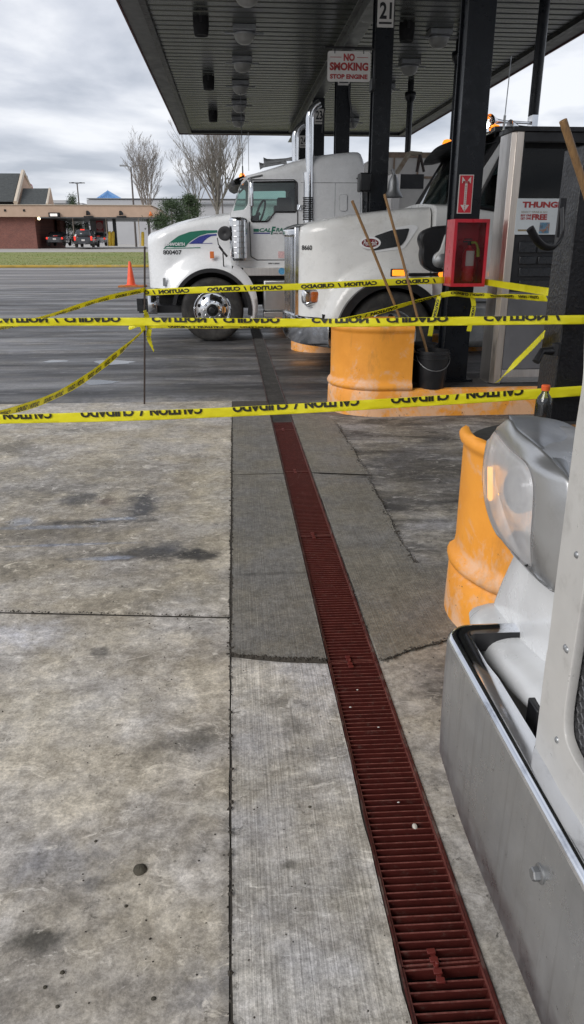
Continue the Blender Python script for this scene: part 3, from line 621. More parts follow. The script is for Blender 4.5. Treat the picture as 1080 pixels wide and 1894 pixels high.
for i, (x, y) in enumerate(((-.40, 15.1), (-.40, 20.0), (-.40, 25.0), (3.3, 15.2))):
    t = thing('canopy_speaker', ['black box speaker nearest the left edge of the canopy, first of three', 'middle black box speaker of the three along the left of the canopy', 'farthest black box speaker along the left of the canopy', 'black box speaker under the canopy right of the number 21 pillar'][i], 'speaker', (x, y, ZC), 'black speakers under the canopy')
    mb = MB(); mb.lathe((x, y, ZC + .04), (0, 0, -1), [(.0, 0), (.14, 0), (.14, .16), (.125, .30), (.12, .32), (0, .30)], 20); mb.build('body', 'void', t)
    mb = MB(); mb.box(x - .02, x + .02, y - .15, y - .135, ZC - .1, ZC - .0); mb.build('bracket', 'blackpl', t)
# pillars
def pillar(y, num, label, x=2.25, s=.125, zt=ZC - .34, sgn=True, zn=None):
    t = thing('canopy_pillar', label, 'pillar', (x, y, .262), 'black steel canopy pillars')
    mb = MB(); mb.box(x - s, x + s, y - s, y - s + .02, .262, zt); mb.box(x - s, x + s, y + s - .02, y + s, .262, zt); mb.box(x - s + .025, x - s + .045, y - s + .02, y + s - .02, .262, zt); mb.box(x + s - .045, x + s - .025, y - s + .02, y + s - .02, .262, zt)
    mb.build('shaft', 'black', t, bevel=.004)
    mb = MB(); mb.box(x - s - .05, x + s + .05, y - s - .05, y + s + .05, .262, .285); mb.build('base_plate', 'black', t)
    if sgn:
        z = zn; w = .115
        mb = MB(); mb.box(x - w, x + w, y - s - .006, y - s - .001, z - .17, z + .17); pl = mb.build('number_plate', 'signwhite', t, bevel=.002)
        mb = MB(); put_text(mb, num, (x, y - s - .008, z + .03), (1, 0, 0), (0, 0, 1), .17, .20, .03); mb.box(x - .09, x + .09, y - s - .0075, y - s - .007, z - .13, z - .105); mb.build('numerals', 'ink', pl)
    return t
def zat(py, y): return P(560, py, Y=y).z
pillar(7.45, '20', 'wide black pillar carrying the red fire extinguisher cabinet', x=2.252, s=.125, sgn=False)
pillar(11.85, '21', 'black pillar marked 21 behind the hood of the dusty white truck', x=2.235, s=.13, zn=zat(20, 11.7))
pillar(16.25, '22', 'black pillar behind the hanging no smoking sign', x=2.30, s=.14, zn=zat(138, 16.1))
pillar(20.65, '23', 'slim looking black pillar marked 23 behind the chrome exhaust stacks', x=2.32, s=.14, zn=zat(215, 20.5))
pillar(25.05, '24', 'farthest black pillar marked 24, left of the others', x=2.34, s=.14, zn=zat(262, 24.9))
# round posts of the second row
for i, y in enumerate((11.9, 16.1, 20.2)):
    x = 4.55; t = thing('canopy_post', ['thick round black post right of the extinguisher pillar, against the sky', 'round black post just left of the extinguisher pillar', 'thin round black post right of the pillar marked 21'][i], 'post', (x, y, .0), 'round black posts in the second row')
    mb = MB(); mb.tube([(x, y, 0), (x, y, ZC)], .075, 16); mb.build('pipe', 'black', t)
    mb = MB(); mb.lathe((x, y, ZC - .45), (0, 0, 1), [(.076, 0), (.13, .08), (.14, .2), (.13, .22), (.076, .22)], 18); mb.build('collar', 'black', t)
# no smoking sign on its bracket
ys = 11.6; a = P(606, 94, Y=ys); b_ = P(684, 152, Y=ys)
t = thing('hanging_sign', 'white no smoking stop engine sign with red letters hanging from a black bracket', 'sign', ((a.x + b_.x) / 2, ys, a.z), None)
cxs, czs = (a.x + b_.x) / 2, (a.z + b_.z) / 2; w, h = (b_.x - a.x), (a.z - b_.z)
mb = MB(); plate(mb, rounded([(-w / 2, -h / 2), (w / 2, -h / 2), (w / 2, h / 2), (-w / 2, h / 2)], .04), [], (cxs, ys, czs), (1, 0, 0), (0, 0, 1), .008)
pn = mb.build('panel', 'signwhite', t)
mb = MB()
put_text(mb, 'NO', (cxs, ys - .006, czs + h * .30), (1, 0, 0), (0, 0, 1), w * .26, h * .25, .05)
put_text(mb, 'SMOKING', (cxs, ys - .006, czs + h * .0), (1, 0, 0), (0, 0, 1), w * .90, h * .27, .05)
put_text(mb, 'STOP ENGINE', (cxs, ys - .006, czs - h * .33), (1, 0, 0), (0, 0, 1), w * .88, h * .16, .05)
for s_ in (-1, 1): mb.box(cxs + s_ * w * .31 - w * .13, cxs + s_ * w * .31 + w * .13, ys - .0062, ys - .0058, czs + h * .29, czs + h * .31)
mb.build('lettering', 'redink', pn)
mb = MB(); zb = a.z + .04; mb.tube([(a.x - .04, ys, zb), (b_.x + .02, ys, zb), (b_.x + .055, ys, zb - .03), (b_.x + .055, ys, zb - .42)], .016, 8)
for q in (a.x + .1, b_.x - .1): mb.tube([(q, ys, zb), (q, ys, a.z - .03)], .008, 6)
mb.box(b_.x + .03, 2.235 - .13, ys - .01, ys + .2, zb - .5, zb - .36); mb.build('bracket', 'blackpl', t)
# dangling cables behind the sign
for i, (px0, py0, px1, py1, yy) in enumerate(((646, 155, 653, 235, 16.0), (601, 200, 595, 245, 20.3))):
    a = P(px0, py0, Y=yy); b_ = P(px1, py1, Y=yy); mb = MB(); mb.tube([a, a.lerp(b_, .3) + Vector((-.02, 0, 0)), a.lerp(b_, .7), b_], .018, 6)
    setp(mb.build('hanging_cable', 'blackpl'), ['thin dark cable hanging down right of the no smoking sign', 'thin dark cable hanging beside the pillar marked 23'][i], 'cable', 'dangling cables')
# grey bell shaped floodlight + dark box on pillar 21
a = P(728, 342, Y=11.6); t = thing('bell_horn', 'grey bell shaped horn hanging beside the pillar marked 21', 'horn', a)
mb = MB(); mb.lathe(a + Vector((0, 0, .14)), (0, 0, -1), [(.03, 0), (.05, .04), (.075, .10), (.085, .2), (.14, .30), (.15, .31), (.12, .29)], 20); mb.build('bell', 'galv', t)
mb = MB(); mb.tube([a + Vector((0, 0, .14)), a + Vector((-.02, 0, .2)), (2.42, 11.7, a.z + .2)], .02, 8); mb.build('arm', 'galv', t)
a = P(664, 320, Y=11.75); b_ = P(683, 355, Y=11.75); t = thing('junction_box', 'black box on the left side of the pillar marked 21', 'box', a)
mb = MB(); mb.box(a.x, 2.104, 11.65, 11.9, b_.z, a.z); mb.build('case', 'blackpl', t, bevel=.02)
mb = MB(); mb.tube([(a.x + .05, 11.75, b_.z), (a.x + .06, 11.75, b_.z - .35)], .025, 8); mb.build('conduit', 'galv', t)
# ================= CAUTION TAPE =================
def clip2d(vs, fs, lo, hi):
    bm = bmesh.new(); bv = [bm.verts.new((x, y, 0)) for x, y in vs]
    for f in fs:
        try: bm.faces.new([bv[i] for i in f])
        except Exception: pass
    for co, no in (((0, lo, 0), (0, -1, 0)), ((0, hi, 0), (0, 1, 0))):
        bmesh.ops.bisect_plane(bm, geom=bm.verts[:] + bm.edges[:] + bm.faces[:], plane_co=co, plane_no=no, clear_outer=True)
    bm.verts.index_update(); v = [(q.co.x, q.co.y) for q in bm.verts]; f = [tuple(q.index for q in p.verts) for p in bm.faces]; bm.free(); return v, f
def catmull(pts, n=14):
    pts = [Vector(p) for p in pts]; P_ = [pts[0] * 2 - pts[1]] + pts + [pts[-1] * 2 - pts[-2]]; out = []
    for i in range(1, len(P_) - 2):
        for k in range(n):
            t = k / n; a, b_, c_, d = P_[i - 1:i + 3]
            out.append(.5 * ((2 * b_) + (c_ - a) * t + (2 * a - 5 * b_ + 4 * c_ - d) * t * t + (3 * b_ - a - 3 * c_ + d) * t ** 3))
    out.append(pts[-1]); return out
def tape(label, pts, width, tilt=0.0, mode='rot', lo=0.0, hi=1.0, tlo=.12, thi=.88, start=0.1, period=.75, twist=None, group='yellow caution tapes', crinkle=.004, bold=.055, name='caution_tape', n=14):
    """pts 3D; tilt = lean of the ribbon's width direction away from vertical"""
    c = catmull(pts, n); L = [0]
    for a, b_ in zip(c, c[1:]): L.append(L[-1] + (b_ - a).length)
    fr = []
    for i, p in enumerate(c):
        t = (c[min(i + 1, len(c) - 1)] - c[max(i - 1, 0)]).normalized(); u = Vector((0, 0, 1)); u = (u - t * u.dot(t)).normalized(); nrm = t.cross(u)  # towards the viewer side
        a = tilt if twist is None else float(np.interp(L[i] / L[-1], [q[0] for q in twist], [q[1] for q in twist]))
        a += crinkle * 25 * math.sin(L[i] * 7 + width * 100)
        w = u * math.cos(a) + nrm * math.sin(a); fr.append((p, w, t.cross(w)))
    sgn = 1 if fr[len(fr) // 2][2].y < 0 else -1
    cols = [0, .04, .33, .66, .96, 1]
    mb = MB(); mb.grid([[p + w * (k - .5) * width + nn * sgn * (.0 if k in (0, 1) else .002 + crinkle * .6 * math.sin(i * 1.7 + k * 9)) for k in cols] for i, (p, w, nn) in enumerate(fr)])
    o = mb.build(name, 'tape', solid=0.0006); setp(o, label, 'caution tape', group)
    def at(s, k):
        s = max(0, min(L[-1] - 1e-4, s)); i = int(np.searchsorted(L, s)) - 1; i = max(0, min(len(c) - 2, i)); f = (s - L[i]) / (L[i + 1] - L[i])
        return fr[i][0].lerp(fr[i + 1][0], f) + fr[i][1].lerp(fr[i + 1][1], f) * (k - .5) * width + fr[i][2].lerp(fr[i + 1][2], f) * sgn * .006
    tb = MB(); s = start; wseq = [('CAUTION', .345, .035), ('/', .035, .035), ('CUIDADO', .355, .195)]
    if mode in ('rot', 'mirror'): wseq = [('CUIDADO', .355, .035), ('/', .035, .035), ('CAUTION', .345, .195)]
    i = 0
    while s < L[-1]:
        word, wd, gap = wseq[i % 3]; ww = wd * period
        vs, fs, _ = text2d(word, bold); vs, fs = clip2d(vs, fs, lo, hi); q = []
        for x, y in vs:
            yy = (y - lo) / (hi - lo)
            if mode == 'rot': x = 1 - x; yy = 1 - yy
            elif mode == 'mirror': x = 1 - x
            elif mode == 'vflip': yy = 1 - yy
            q.append(at(s + x * ww, tlo + (thi - tlo) * yy))
        if s + ww < L[-1]: tb.add(q, fs)
        s += ww + gap * period; i += 1
    if tb.v: tb.build('lettering', 'tapeink', o)
    return o
YP = 3.27   # the near leaning post's front
tape('lowest yellow caution tape, stretched right across in front of the red drain, upside down words', [P(-90, 777, Y=3.75), P(150, 772, Y=3.6), P(385, 764, Y=3.5), P(620, 752, Y=3.4), P(850, 738, Y=3.3), P(1090, 722, Y=3.22)],
     .048, mode='rot', lo=.38, hi=1, tlo=.48, thi=1.0, start=-.06, period=.755)
tape('wide yellow caution tape across the middle, in front of the orange guard and both trucks', [P(-90, 597, Y=3.9), P(200, 595, Y=3.8), P(420, 596, Y=3.7), P(620, 597, Y=3.55), P(850, 594, Y=3.35), P(1090, 591, Y=3.2)],
     .039, mode='vflip', lo=.3, hi=1, tlo=.45, thi=1.0, start=.22, period=.80)
ROD = P(267, 748, Z=.004); rx, ry = ROD.x, ROD.y
def RP(py): return P(267.5, py, Y=ry)
COLX = P(825, 500, Y=7.28)
tape('upper caution tape running straight from the thin rod to the extinguisher pillar', [P(268, 541, Y=ry), P(400, 535, Y=7.5), P(560, 530, Y=7.42), P(700, 523, Y=7.35), P(822, 518, Y=7.27)], .062, mode='mirror', tlo=.18, thi=.8, start=-.28, period=.92, crinkle=.002)
tape('second caution tape from the rod, passing the orange guard and rising to the extinguisher pillar', [P(272, 603, Y=ry), P(400, 604, Y=7.1), P(520, 603, Y=6.9), P(600, 598, Y=6.9), P(690, 580, Y=6.95), P(760, 560, Y=7.1), P(814, 546, Y=7.25)], .05, mode='rot', twist=[(0, .5), (.5, .9), (.62, .2), (1, .9)], tlo=.2, thi=.85, start=.3, period=.85)
tape('short caution tape from the extinguisher pillar to the leaning black post, the higher one', [P(888, 520, Y=7.28), P(950, 530, Y=6.5), P(1015, 540, Y=5.6)], .058, mode='mirror', tlo=.15, thi=.6, start=.02, period=.5)
tape('twisted caution tape from the extinguisher pillar to the leaning black post, the lower one', [P(815, 546, Y=7.26), P(840, 543, Y=7.2), P(870, 546, Y=7.2), P(940, 548, Y=6.5), P(1012, 552, Y=5.6)], .05, mode='rot', twist=[(0, .2), (.3, 0), (.42, 1.3), (.6, .5), (1, .4)], tlo=.4, thi=.9, start=.1, period=.6)
tape('crumpled caution tape coming from the left edge up to the top of the rod', [P(-60, 612, Y=4.6), P(30, 600, Y=5.2), P(110, 578, Y=6.0), P(190, 553, Y=6.9), P(268, 536, Y=ry)], .05, mode='mirror', twist=[(0, .4), (.3, .9), (.6, .5), (1, .2)], tlo=.1, thi=.6, start=.1, period=.62)
tape('sagging caution tape from the bottom left edge up to the knot on the rod', [P(-60, 776, Y=4.4), P(30, 757, Y=4.9), P(90, 737, Y=5.4), P(150, 705, Y=6.0), P(210, 660, Y=6.8), P(266, 611, Y=ry)], .062, mode='mirror', twist=[(0, .9), (.3, .3), (.7, .0), (1, .8)], tlo=.15, thi=.75, start=.1, period=.42)
tape('loose end of caution tape hanging from the leaning black post in front of the pump', [P(1006, 618, Y=3.4), P(985, 640, Y=3.55), P(960, 665, Y=3.7), P(935, 690, Y=3.8), P(920, 706, Y=3.85)], .040, mode='rot', twist=[(0, .3), (.7, .2), (1, 1.2)], start=.12, period=.62, tlo=.2, thi=.85)
tape('short loose tail of caution tape hanging left of the extinguisher pillar', [P(812, 548, Y=7.2), P(806, 575, Y=7.2), P(799, 600, Y=7.2), P(795, 622, Y=7.2)], .045, mode='vflip', twist=[(0, .8), (1, .1)], start=.03, period=.5, tlo=.2, thi=.8)
tape('short loose tail of caution tape hanging on the extinguisher pillar', [P(873, 547, Y=7.2), P(876, 565, Y=7.2), P(872, 590, Y=7.2), P(867, 613, Y=7.2)], .045, mode='vflip', twist=[(0, .6), (1, .2)], start=.03, period=.5, tlo=.2, thi=.8)
for i, pts in enumerate(([(268, 588), (276, 606), (275, 625), (284, 650)], [(268, 600), (252, 601), (238, 608)], [(266, 612), (262, 596), (272, 590), (268, 574)])):
    tape(['longest loose tail of tape hanging from the knot on the thin rod', 'short loose tail of tape sticking out left of the knot on the rod', 'crumpled knot of tape round the thin rod'][i], [P(a, b_, Y=ry - .02 - .02 * i) for a, b_ in pts], .05, mode='mirror', twist=[(0, .9), (.5, .1), (1, 1.1)], start=9, crinkle=.012)
mb = MB(); mb.tube([Vector((rx, ry, .0)), RP(600), RP(456)], .0095, 8)
setp(mb.build('steel_rod', 'rust'), 'thin dark steel rod standing upright on the paving holding the tapes', 'rod')
# ================= LEANING BLACK POST, HOOK, TAP =================
t = thing('guard_post', 'thick black painted post at the right edge with a steel hook', 'post', (1.5, 3.4, .262))
zt = P(1044, 262, Y=3.3).z; mb = MB(); mb.prism([(1.497, 3.3, .262), (1.72, 3.3, .262), (1.72, 3.3, zt + .03), (1.497, 3.3, zt - .01)], (0, .20, 0)); mb.build('shaft', 'blackrough', t, bevel=.006)
hk = [P(1040, 385, Y=3.27), P(1040, 425, Y=3.24), P(1036, 444, Y=3.2), P(1024, 457, Y=3.16), P(1006, 456, Y=3.12), P(992, 443, Y=3.08), P(980, 422, Y=3.05)]
mb = MB(); mb.tube(catmull(hk, 6), .016, 8, flat=.45); mb.box(hk[0].x - .004, hk[0].x + .022, 3.285, 3.3, hk[1].z - .03, hk[0].z + .04); mb.build('hook', 'blackpl', t)
a = P(1018, 650, Y=3.30); mb = MB(); mb.tube([(a.x + .06, 3.33, a.z), (a.x + .01, 3.31, a.z), (a.x - .05, 3.28, a.z + .005), (a.x - .08, 3.26, a.z - .04)], [.018, .02, .015, .018], 10); mb.tube([(a.x + .03, 3.31, a.z - .02), (a.x + .03, 3.31, a.z + .035)], .022, 8); mb.build('tap', 'blackpl', t)
# wooden handle leaning at the right edge
def stick(label, a, b_, r, group=None):
    t = Vector(b_) - Vector(a); mb = MB(); mb.tube([Vector(a), Vector(a) + t * .35 + Vector((.003, 0, 0)), Vector(a) + t * .7 + Vector((-.003, 0, .0)), Vector(b_)], r, 12)
    return setp(mb.build('wooden_handle', 'wood', bevel=.002), label, 'handle', group)
stick('thick worn wooden handle leaning at the right edge of the photo', P(1041, 222, Y=2.9), P(1165, 620, Y=3.0), .0145)
# ================= BUCKETS AND HANDLES =================
def bucket(px, py, y, r, h, label):
    c = P(px, py, Y=y); z0 = .262; t = thing('bucket', label, 'bucket', (c.x, y, z0), 'black buckets on the island')
    mb = MB(); mb.lathe((c.x, y, z0), (0, 0, 1), [(0, 0), (r * .82, 0), (r * .84, .01), (r * .97, h * .8), (r * .97, h * .8), (r * 1.04, h * .8), (r * 1.04, h * .83), (r * .98, h * .84), (r * .99, h * .91), (r * 1.05, h * .915), (r * 1.05, h * .94), (r, h * .95), (r, h), (r * .97, h), (r * .93, h * .6), (r * .8, .01), (0, .01)], 32); mb.build('body', 'blackpl', t)
    mb = MB(); pts = [(c.x + r * 1.06 * math.cos(a), y - r * 1.06 * math.sin(a) * .9, z0 + h * .86 - .13 * math.sin(a)) for a in [math.pi * k / 12 for k in range(13)]]; mb.tube(pts, .004, 6); mb.build('handle', 'galv', t)
    mb = MB(); mb.lathe((c.x, y, z0), (0, 0, 1), [(0, h * .55), (r * .9, h * .55)], 24); mb.build('water', 'void', t)
    return c
b1 = bucket(797, 715, 7.02, .155, .36, 'nearer black plastic bucket on the island with a wooden handle standing in it')
b2 = bucket(778, 705, 7.38, .15, .38, 'black bucket standing behind the nearer one on the island')
stick('left wooden handle, leaning out over the orange guard', P(651, 371, Y=7.1), P(742, 592, Y=7.2).lerp(P(651, 371, Y=7.1), -.30), .013, 'wooden squeegee handles')
stick('right wooden handle, standing in the nearer black bucket', P(711, 359, Y=7.1), P(787, 640, Y=7.05).lerp(P(711, 359, Y=7.1), -.16), .013, 'wooden squeegee handles')
# ================= FIRE EXTINGUISHER =================
yf = 7.08; a = P(841, 405, Y=yf); b_ = P(895, 530, Y=yf); yb_ = 7.322
t = thing('extinguisher_cabinet', 'red steel cabinet with glass front on the wide black pillar', 'cabinet', (a.x, yf, b_.z))
x0, x1, z0, z1 = a.x, b_.x, b_.z, a.z; mb = MB()
mb.box(x0, x0 + .015, yf, yb_, z0, z1); mb.box(x1 - .015, x1, yf, yb_, z0, z1); mb.box(x0 + .015, x1 - .015, yf, yb_, z0, z0 + .015); mb.box(x0 + .015, x1 - .015, yf, yb_, z1 - .015, z1); mb.box(x0 + .015, x1 - .015, yb_ - .01, yb_, z0 + .015, z1 - .015)
mb.build('box', 'red', t, bevel=.003)
mb = MB(); w, h = x1 - x0, z1 - z0; plate(mb, [(0, 0), (w, 0), (w, h), (0, h)], [[(.028, .03), (w - .028, .03), (w - .028, h - .03), (.028, h - .03)]], (x0, yf - .008, z0), (1, 0, 0), (0, 0, 1), .012); fr_ = mb.build('door_frame', 'red', t, bevel=.002)
mb = MB(); mb.box(x0 + .02, x1 - .02, yf - .002, yf + .001, z0 + .02, z1 - .02); mb.build('pane', glassm('cabinet_glass', (1, .97, .97), .2, -.02), fr_)
xc = P(866, 480, Y=7.16).x; zc = P(866, 520, Y=7.16).z; te = thing('fire_extinguisher', 'red fire extinguisher with white label and green nozzle inside the cabinet', 'extinguisher', (xc, 7.16, zc))
zt2 = P(866, 458, Y=7.16).z; mb = MB(); mb.lathe((xc, 7.16, zc), (0, 0, 1), [(0, 0), (.055, 0), (.06, .01), (.06, zt2 - zc - .06), (.045, zt2 - zc - .02), (.02, zt2 - zc), (.02, zt2 - zc + .02), (0, zt2 - zc + .02)], 24); bd = mb.build('cylinder', pm('extinguisher_red', (.62, .03, .045), .3, var=.08), te)
zl0, zl1 = P(866, 492, Y=7.1).z, P(866, 464, Y=7.1).z; mb = MB(); mb.grid([[(xc + .0612 * math.sin(a_), 7.16 - .0612 * math.cos(a_), z) for a_ in [(-.7 + 1.4 * k / 8) for k in range(9)]] for z in (zl0, zl1)]); lb = mb.build('paper_label', 'signwhite', bd)
mb = MB(); mb.tube([(xc, 7.16, zt2 + .01), (xc, 7.16, zt2 + .05)], .018, 10); mb.box(xc - .06, xc + .02, 7.15, 7.17, zt2 + .045, zt2 + .06); mb.box(xc - .05, xc + .02, 7.15, 7.17, zt2 + .07, zt2 + .08, None); mb.build('valve', 'blackpl', te)
mb = MB(); mb.tube(catmull([(xc + .01, 7.14, zt2 + .045), (xc + .05, 7.12, zt2 + .04), (xc + .07, 7.11, zt2 - .02), (xc + .075, 7.11, zt2 - .08)], 5), [.011] * 10 + [.017] * 6, 10); mb.build('nozzle', pm('lime_plastic', (.35, .42, .04), .4), te)
# sign above it
ys = 7.317; a = P(850, 323, Y=ys); b_ = P(871, 395, Y=ys); t = thing('extinguisher_sign', 'tall red and white fire extinguisher arrow sign on the wide black pillar', 'sign', ((a.x + b_.x) / 2, ys, b_.z))
mb = MB(); mb.box(a.x, b_.x, ys - .004, ys + .004, b_.z, a.z); pn = mb.build('panel', 'signwhite', t)
w = b_.x - a.x; h = a.z - b_.z; mx_ = (a.x + b_.x) / 2; mb = MB(); mb.box(a.x + .007, b_.x - .007, ys - .0055, ys - .005, b_.z + .007, a.z - .007); mb.build('red_field', 'red', pn)
mb = MB(); yy = ys - .007; q = b_.z
mb.face([(mx_ - .012, yy, q + .075), (mx_ + .012, yy, q + .075), (mx_ + .012, yy, a.z - .055), (mx_ - .012, yy, a.z - .055)])
mb.face([(mx_, yy, q + .015), (mx_ + .042, yy, q + .075), (mx_ - .042, yy, q + .075)])
mb.face([(mx_ - .042, yy, a.z - .015), (mx_ - .042, yy, a.z - .075), (mx_ - .012, yy, a.z - .05)]); mb.face([(mx_ + .042, yy, a.z - .015), (mx_ + .012, yy, a.z - .05), (mx_ + .042, yy, a.z - .075)]); mb.build('arrow', 'signwhite', pn)
mb = MB(); put_text(mb, 'FIRE', (mx_, ys - .0085, a.z - .065), (1, 0, 0), (0, 0, 1), .066, .022, .03)
for k, ch in enumerate('EXTINGUISHER'): put_text(mb, ch, (mx_, ys - .0085, a.z - .10 - k * .0185), (1, 0, 0), (0, 0, 1), .004 if ch == 'I' else .011, .014, .03)
mb.build('lettering', 'redink', pn)
# ================= FUEL PUMP =================
yp = 7.12; tl = P(965, 243, Y=yp); X0 = P(950, 250, Y=yp).x; X1 = X0 + 1.14; ZT = tl.z; YB = 7.46
t = thing('fuel_pump', 'tall stainless steel fuel pump with black face, promo poster and grey lower door', 'fuel pump', (X0, yp, .262), None)
mb = MB(); mb.prism([(X0, yp + .05, .27), (X0, YB, .27), (X0, YB, ZT), (X0, yp + .05, ZT)], (.03, 0, 0)); mb.box(X1 - .03, X1, yp + .05, YB, .27, ZT); mb.build('side_panel', 'steel', t, bevel=.004)
mb = MB(); cw = .10
for xx in (X0, X1 - cw): mb.prism([(xx, yp + .048, .27), (xx + .03, yp, .27), (xx + cw, yp, .27), (xx + cw, yp + .048, .27)], (0, 0, ZT - .27))
mb.build('corner_trim', pm('brushed_steel', (.78, .69, .60), .38, 1.0, var=.1, stretch=(9, 9, .5)), t, bevel=.003)
Z = lambda py: P(990, py, Y=yp).z
fx0, fx1 = X0 + cw, X1 - cw
mb = MB(); mb.box(X0 - .01, X1 + .01, yp - .02, YB + .02, ZT, ZT + .04); mb.box(fx0, fx1, yp + .01, yp + .05, Z(262), ZT); mb.box(X0 + .03, X1 - .03, YB - .02, YB, ZT - .1, ZT); mb.build('hood', 'blackpl', t, bevel=.004)
mb = MB(); mb.box(fx0, fx1, yp + .02, YB - .05, Z(545), Z(366)); mb.box(fx0, fx0 + .02, yp + .02, yp + .3, Z(366), Z(262)); mb.build('core', 'blackpl', t)
# grey lower door
mb = MB(); mb.box(fx0 + .004, fx1 - .004, yp + .006, YB - .05, Z(682), Z(540)); dr = mb.build('lower_door', pm('grey_panel', (.17, .17, .18), .42, .3, var=.1), t, bevel=.004)
mb = MB(); mb.box(fx0 + .004, fx1 - .004, yp + .0, yp + .006, Z(697), Z(683)); mb.box(X0 - .004, X1 + .004, yp + .1, YB, .262, .27); mb.build('kick_strip', 'steel', t)
mb = MB()
for (pa, pb, qa, qb) in ((960, 990, 447, 468), (995, 1030, 447, 468), (960, 990, 474, 489), (960, 1030, 495, 512), (995, 1030, 474, 489), (960, 1030, 518, 534)):
    A = P(pa, qa, Y=yp + .02); B = P(pb, qb, Y=yp + .02); mb.box(A.x, B.x, yp + .004, yp + .0195, B.z, A.z)
mb.build('keypad_panels', pm('pump_black', (.022, .024, .028), .3, var=.1), t, bevel=.008)
# poster
A = P(957, 367, Y=yp); B = P(1068, 434, Y=yp); w = B.x - A.x; h = A.z - B.z; tp = thing('promo_poster', 'white promotional poster with red words in a frame on the fuel pump', 'poster', (A.x, yp, B.z))
mb = MB(); mb.box(A.x, B.x, yp - .006, yp + .0, B.z, A.z); sh = mb.build('sheet', pm('poster_white', (.62, .66, .68), .35, var=.04), tp)
mb = MB(); put_text(mb, 'THUNGER', (A.x + .275, yp - .008, A.z - h * .17), (1, 0, 0), (0, 0, 1), .45, h * .17, .05)
put_text(mb, 'FREE', (A.x + .225, yp - .008, B.z + h * .49), (1, 0, 0), (0, 0, 1), .145, h * .16, .05); put_text(mb, 'BUY ONE', (A.x + .095, yp - .008, B.z + h * .535), (1, 0, 0), (0, 0, 1), .10, h * .065, .04); put_text(mb, 'GET ONE', (A.x + .095, yp - .008, B.z + h * .45), (1, 0, 0), (0, 0, 1), .10, h * .065, .04)
mb.build('headline', 'redink', sh)
mb = MB(); put_text(mb, 'SELECT GRAB & GO', (A.x + .17, yp - .008, B.z + h * .63), (1, 0, 0), (0, 0, 1), .25, h * .05, .0); mb.box(A.x + .03, A.x + .20, yp - .0085, yp - .008, B.z + .03, B.z + .045); mb.build('small_print', pm('olive_ink', (.28, .22, .12), .6), sh)
mb = MB(); mb.box(A.x + .235, A.x + .33, yp - .0085, yp - .008, B.z + .01, B.z + h * .34); mb.build('picture', pm('poster_picture', (.13, .25, .36), .5, var=.6, scale=30, dirt=(.35, .16, .07), dirt_amt=(.5, .6), dscale=20), sh)
# bottle
c = P(1003, 770, Y=3.05); t = thing('plastic_bottle', 'clear plastic water bottle with an orange cap behind the silver headlight', 'bottle', (c.x, 3.05, .27)); k = P(1003, 712, Y=3.05).z - .27; zb_ = .27
pr = [(0, 0), (.030, 0), (.036, .01)]
for i in range(7): pr += [(.036, .02 + i * .018), (.033, .027 + i * .018), (.036, .034 + i * .018)]
pr += [(.036, k - .085), (.030, k - .055), (.016, k - .035), (.014, k - .02)]
mb = MB(); mb.lathe((c.x, 3.05, zb_), (0, 0, 1), pr, 24); mb.build('body', glassm('bottle_plastic', (.62, .66, .68), .06), t)
mb = MB(); mb.lathe((c.x, 3.05, zb_), (0, 0, 1), [(0, k - .024), (.018, k - .024), (.019, k - .004), (.016, k), (0, k)], 20); mb.build('cap', pm('orange_cap', (.8, .13, .03), .4), t)
mb = MB(); mb.lathe((c.x, 3.05, zb_), (0, 0, 1), [(.0368, .05), (.0368, .11)], 24); mb.build('paper_label', pm('bottle_label', (.3, .3, .31), .4, var=.5, scale=50), t)
# traffic cone on its board
g = G(243, 531); t = thing('traffic_cone', 'orange traffic cone out on the lot left of the striped truck', 'traffic cone', g); h = (531 - 485) * g.y / 1440
mb = MB(); mb.lathe((g.x, g.y, .09), (0, 0, 1), [(.0, 0), (.17, 0), (.155, .05), (.045, h - .12), (.03, h - .1), (0, h - .1)], 24); mb.build('cone', pm('cone_orange', (.85, .10, .03), .5, var=.1), t)
mb = MB(); mb.box(g.x - .21, g.x + .21, g.y - .21, g.y + .21, .06, .09); mb.build('base', pm('cone_base', (.75, .10, .03), .6), t, bevel=.01)
mb = MB(); mb.box(g.x - .46, g.x + .55, g.y - .3, g.y + .4, .004, .065); setp(mb.build('board', pm('rusty_board', (.45, .16, .04), .8, var=.3), bevel=.01), 'flat orange board on the lot under the traffic cone', 'board')
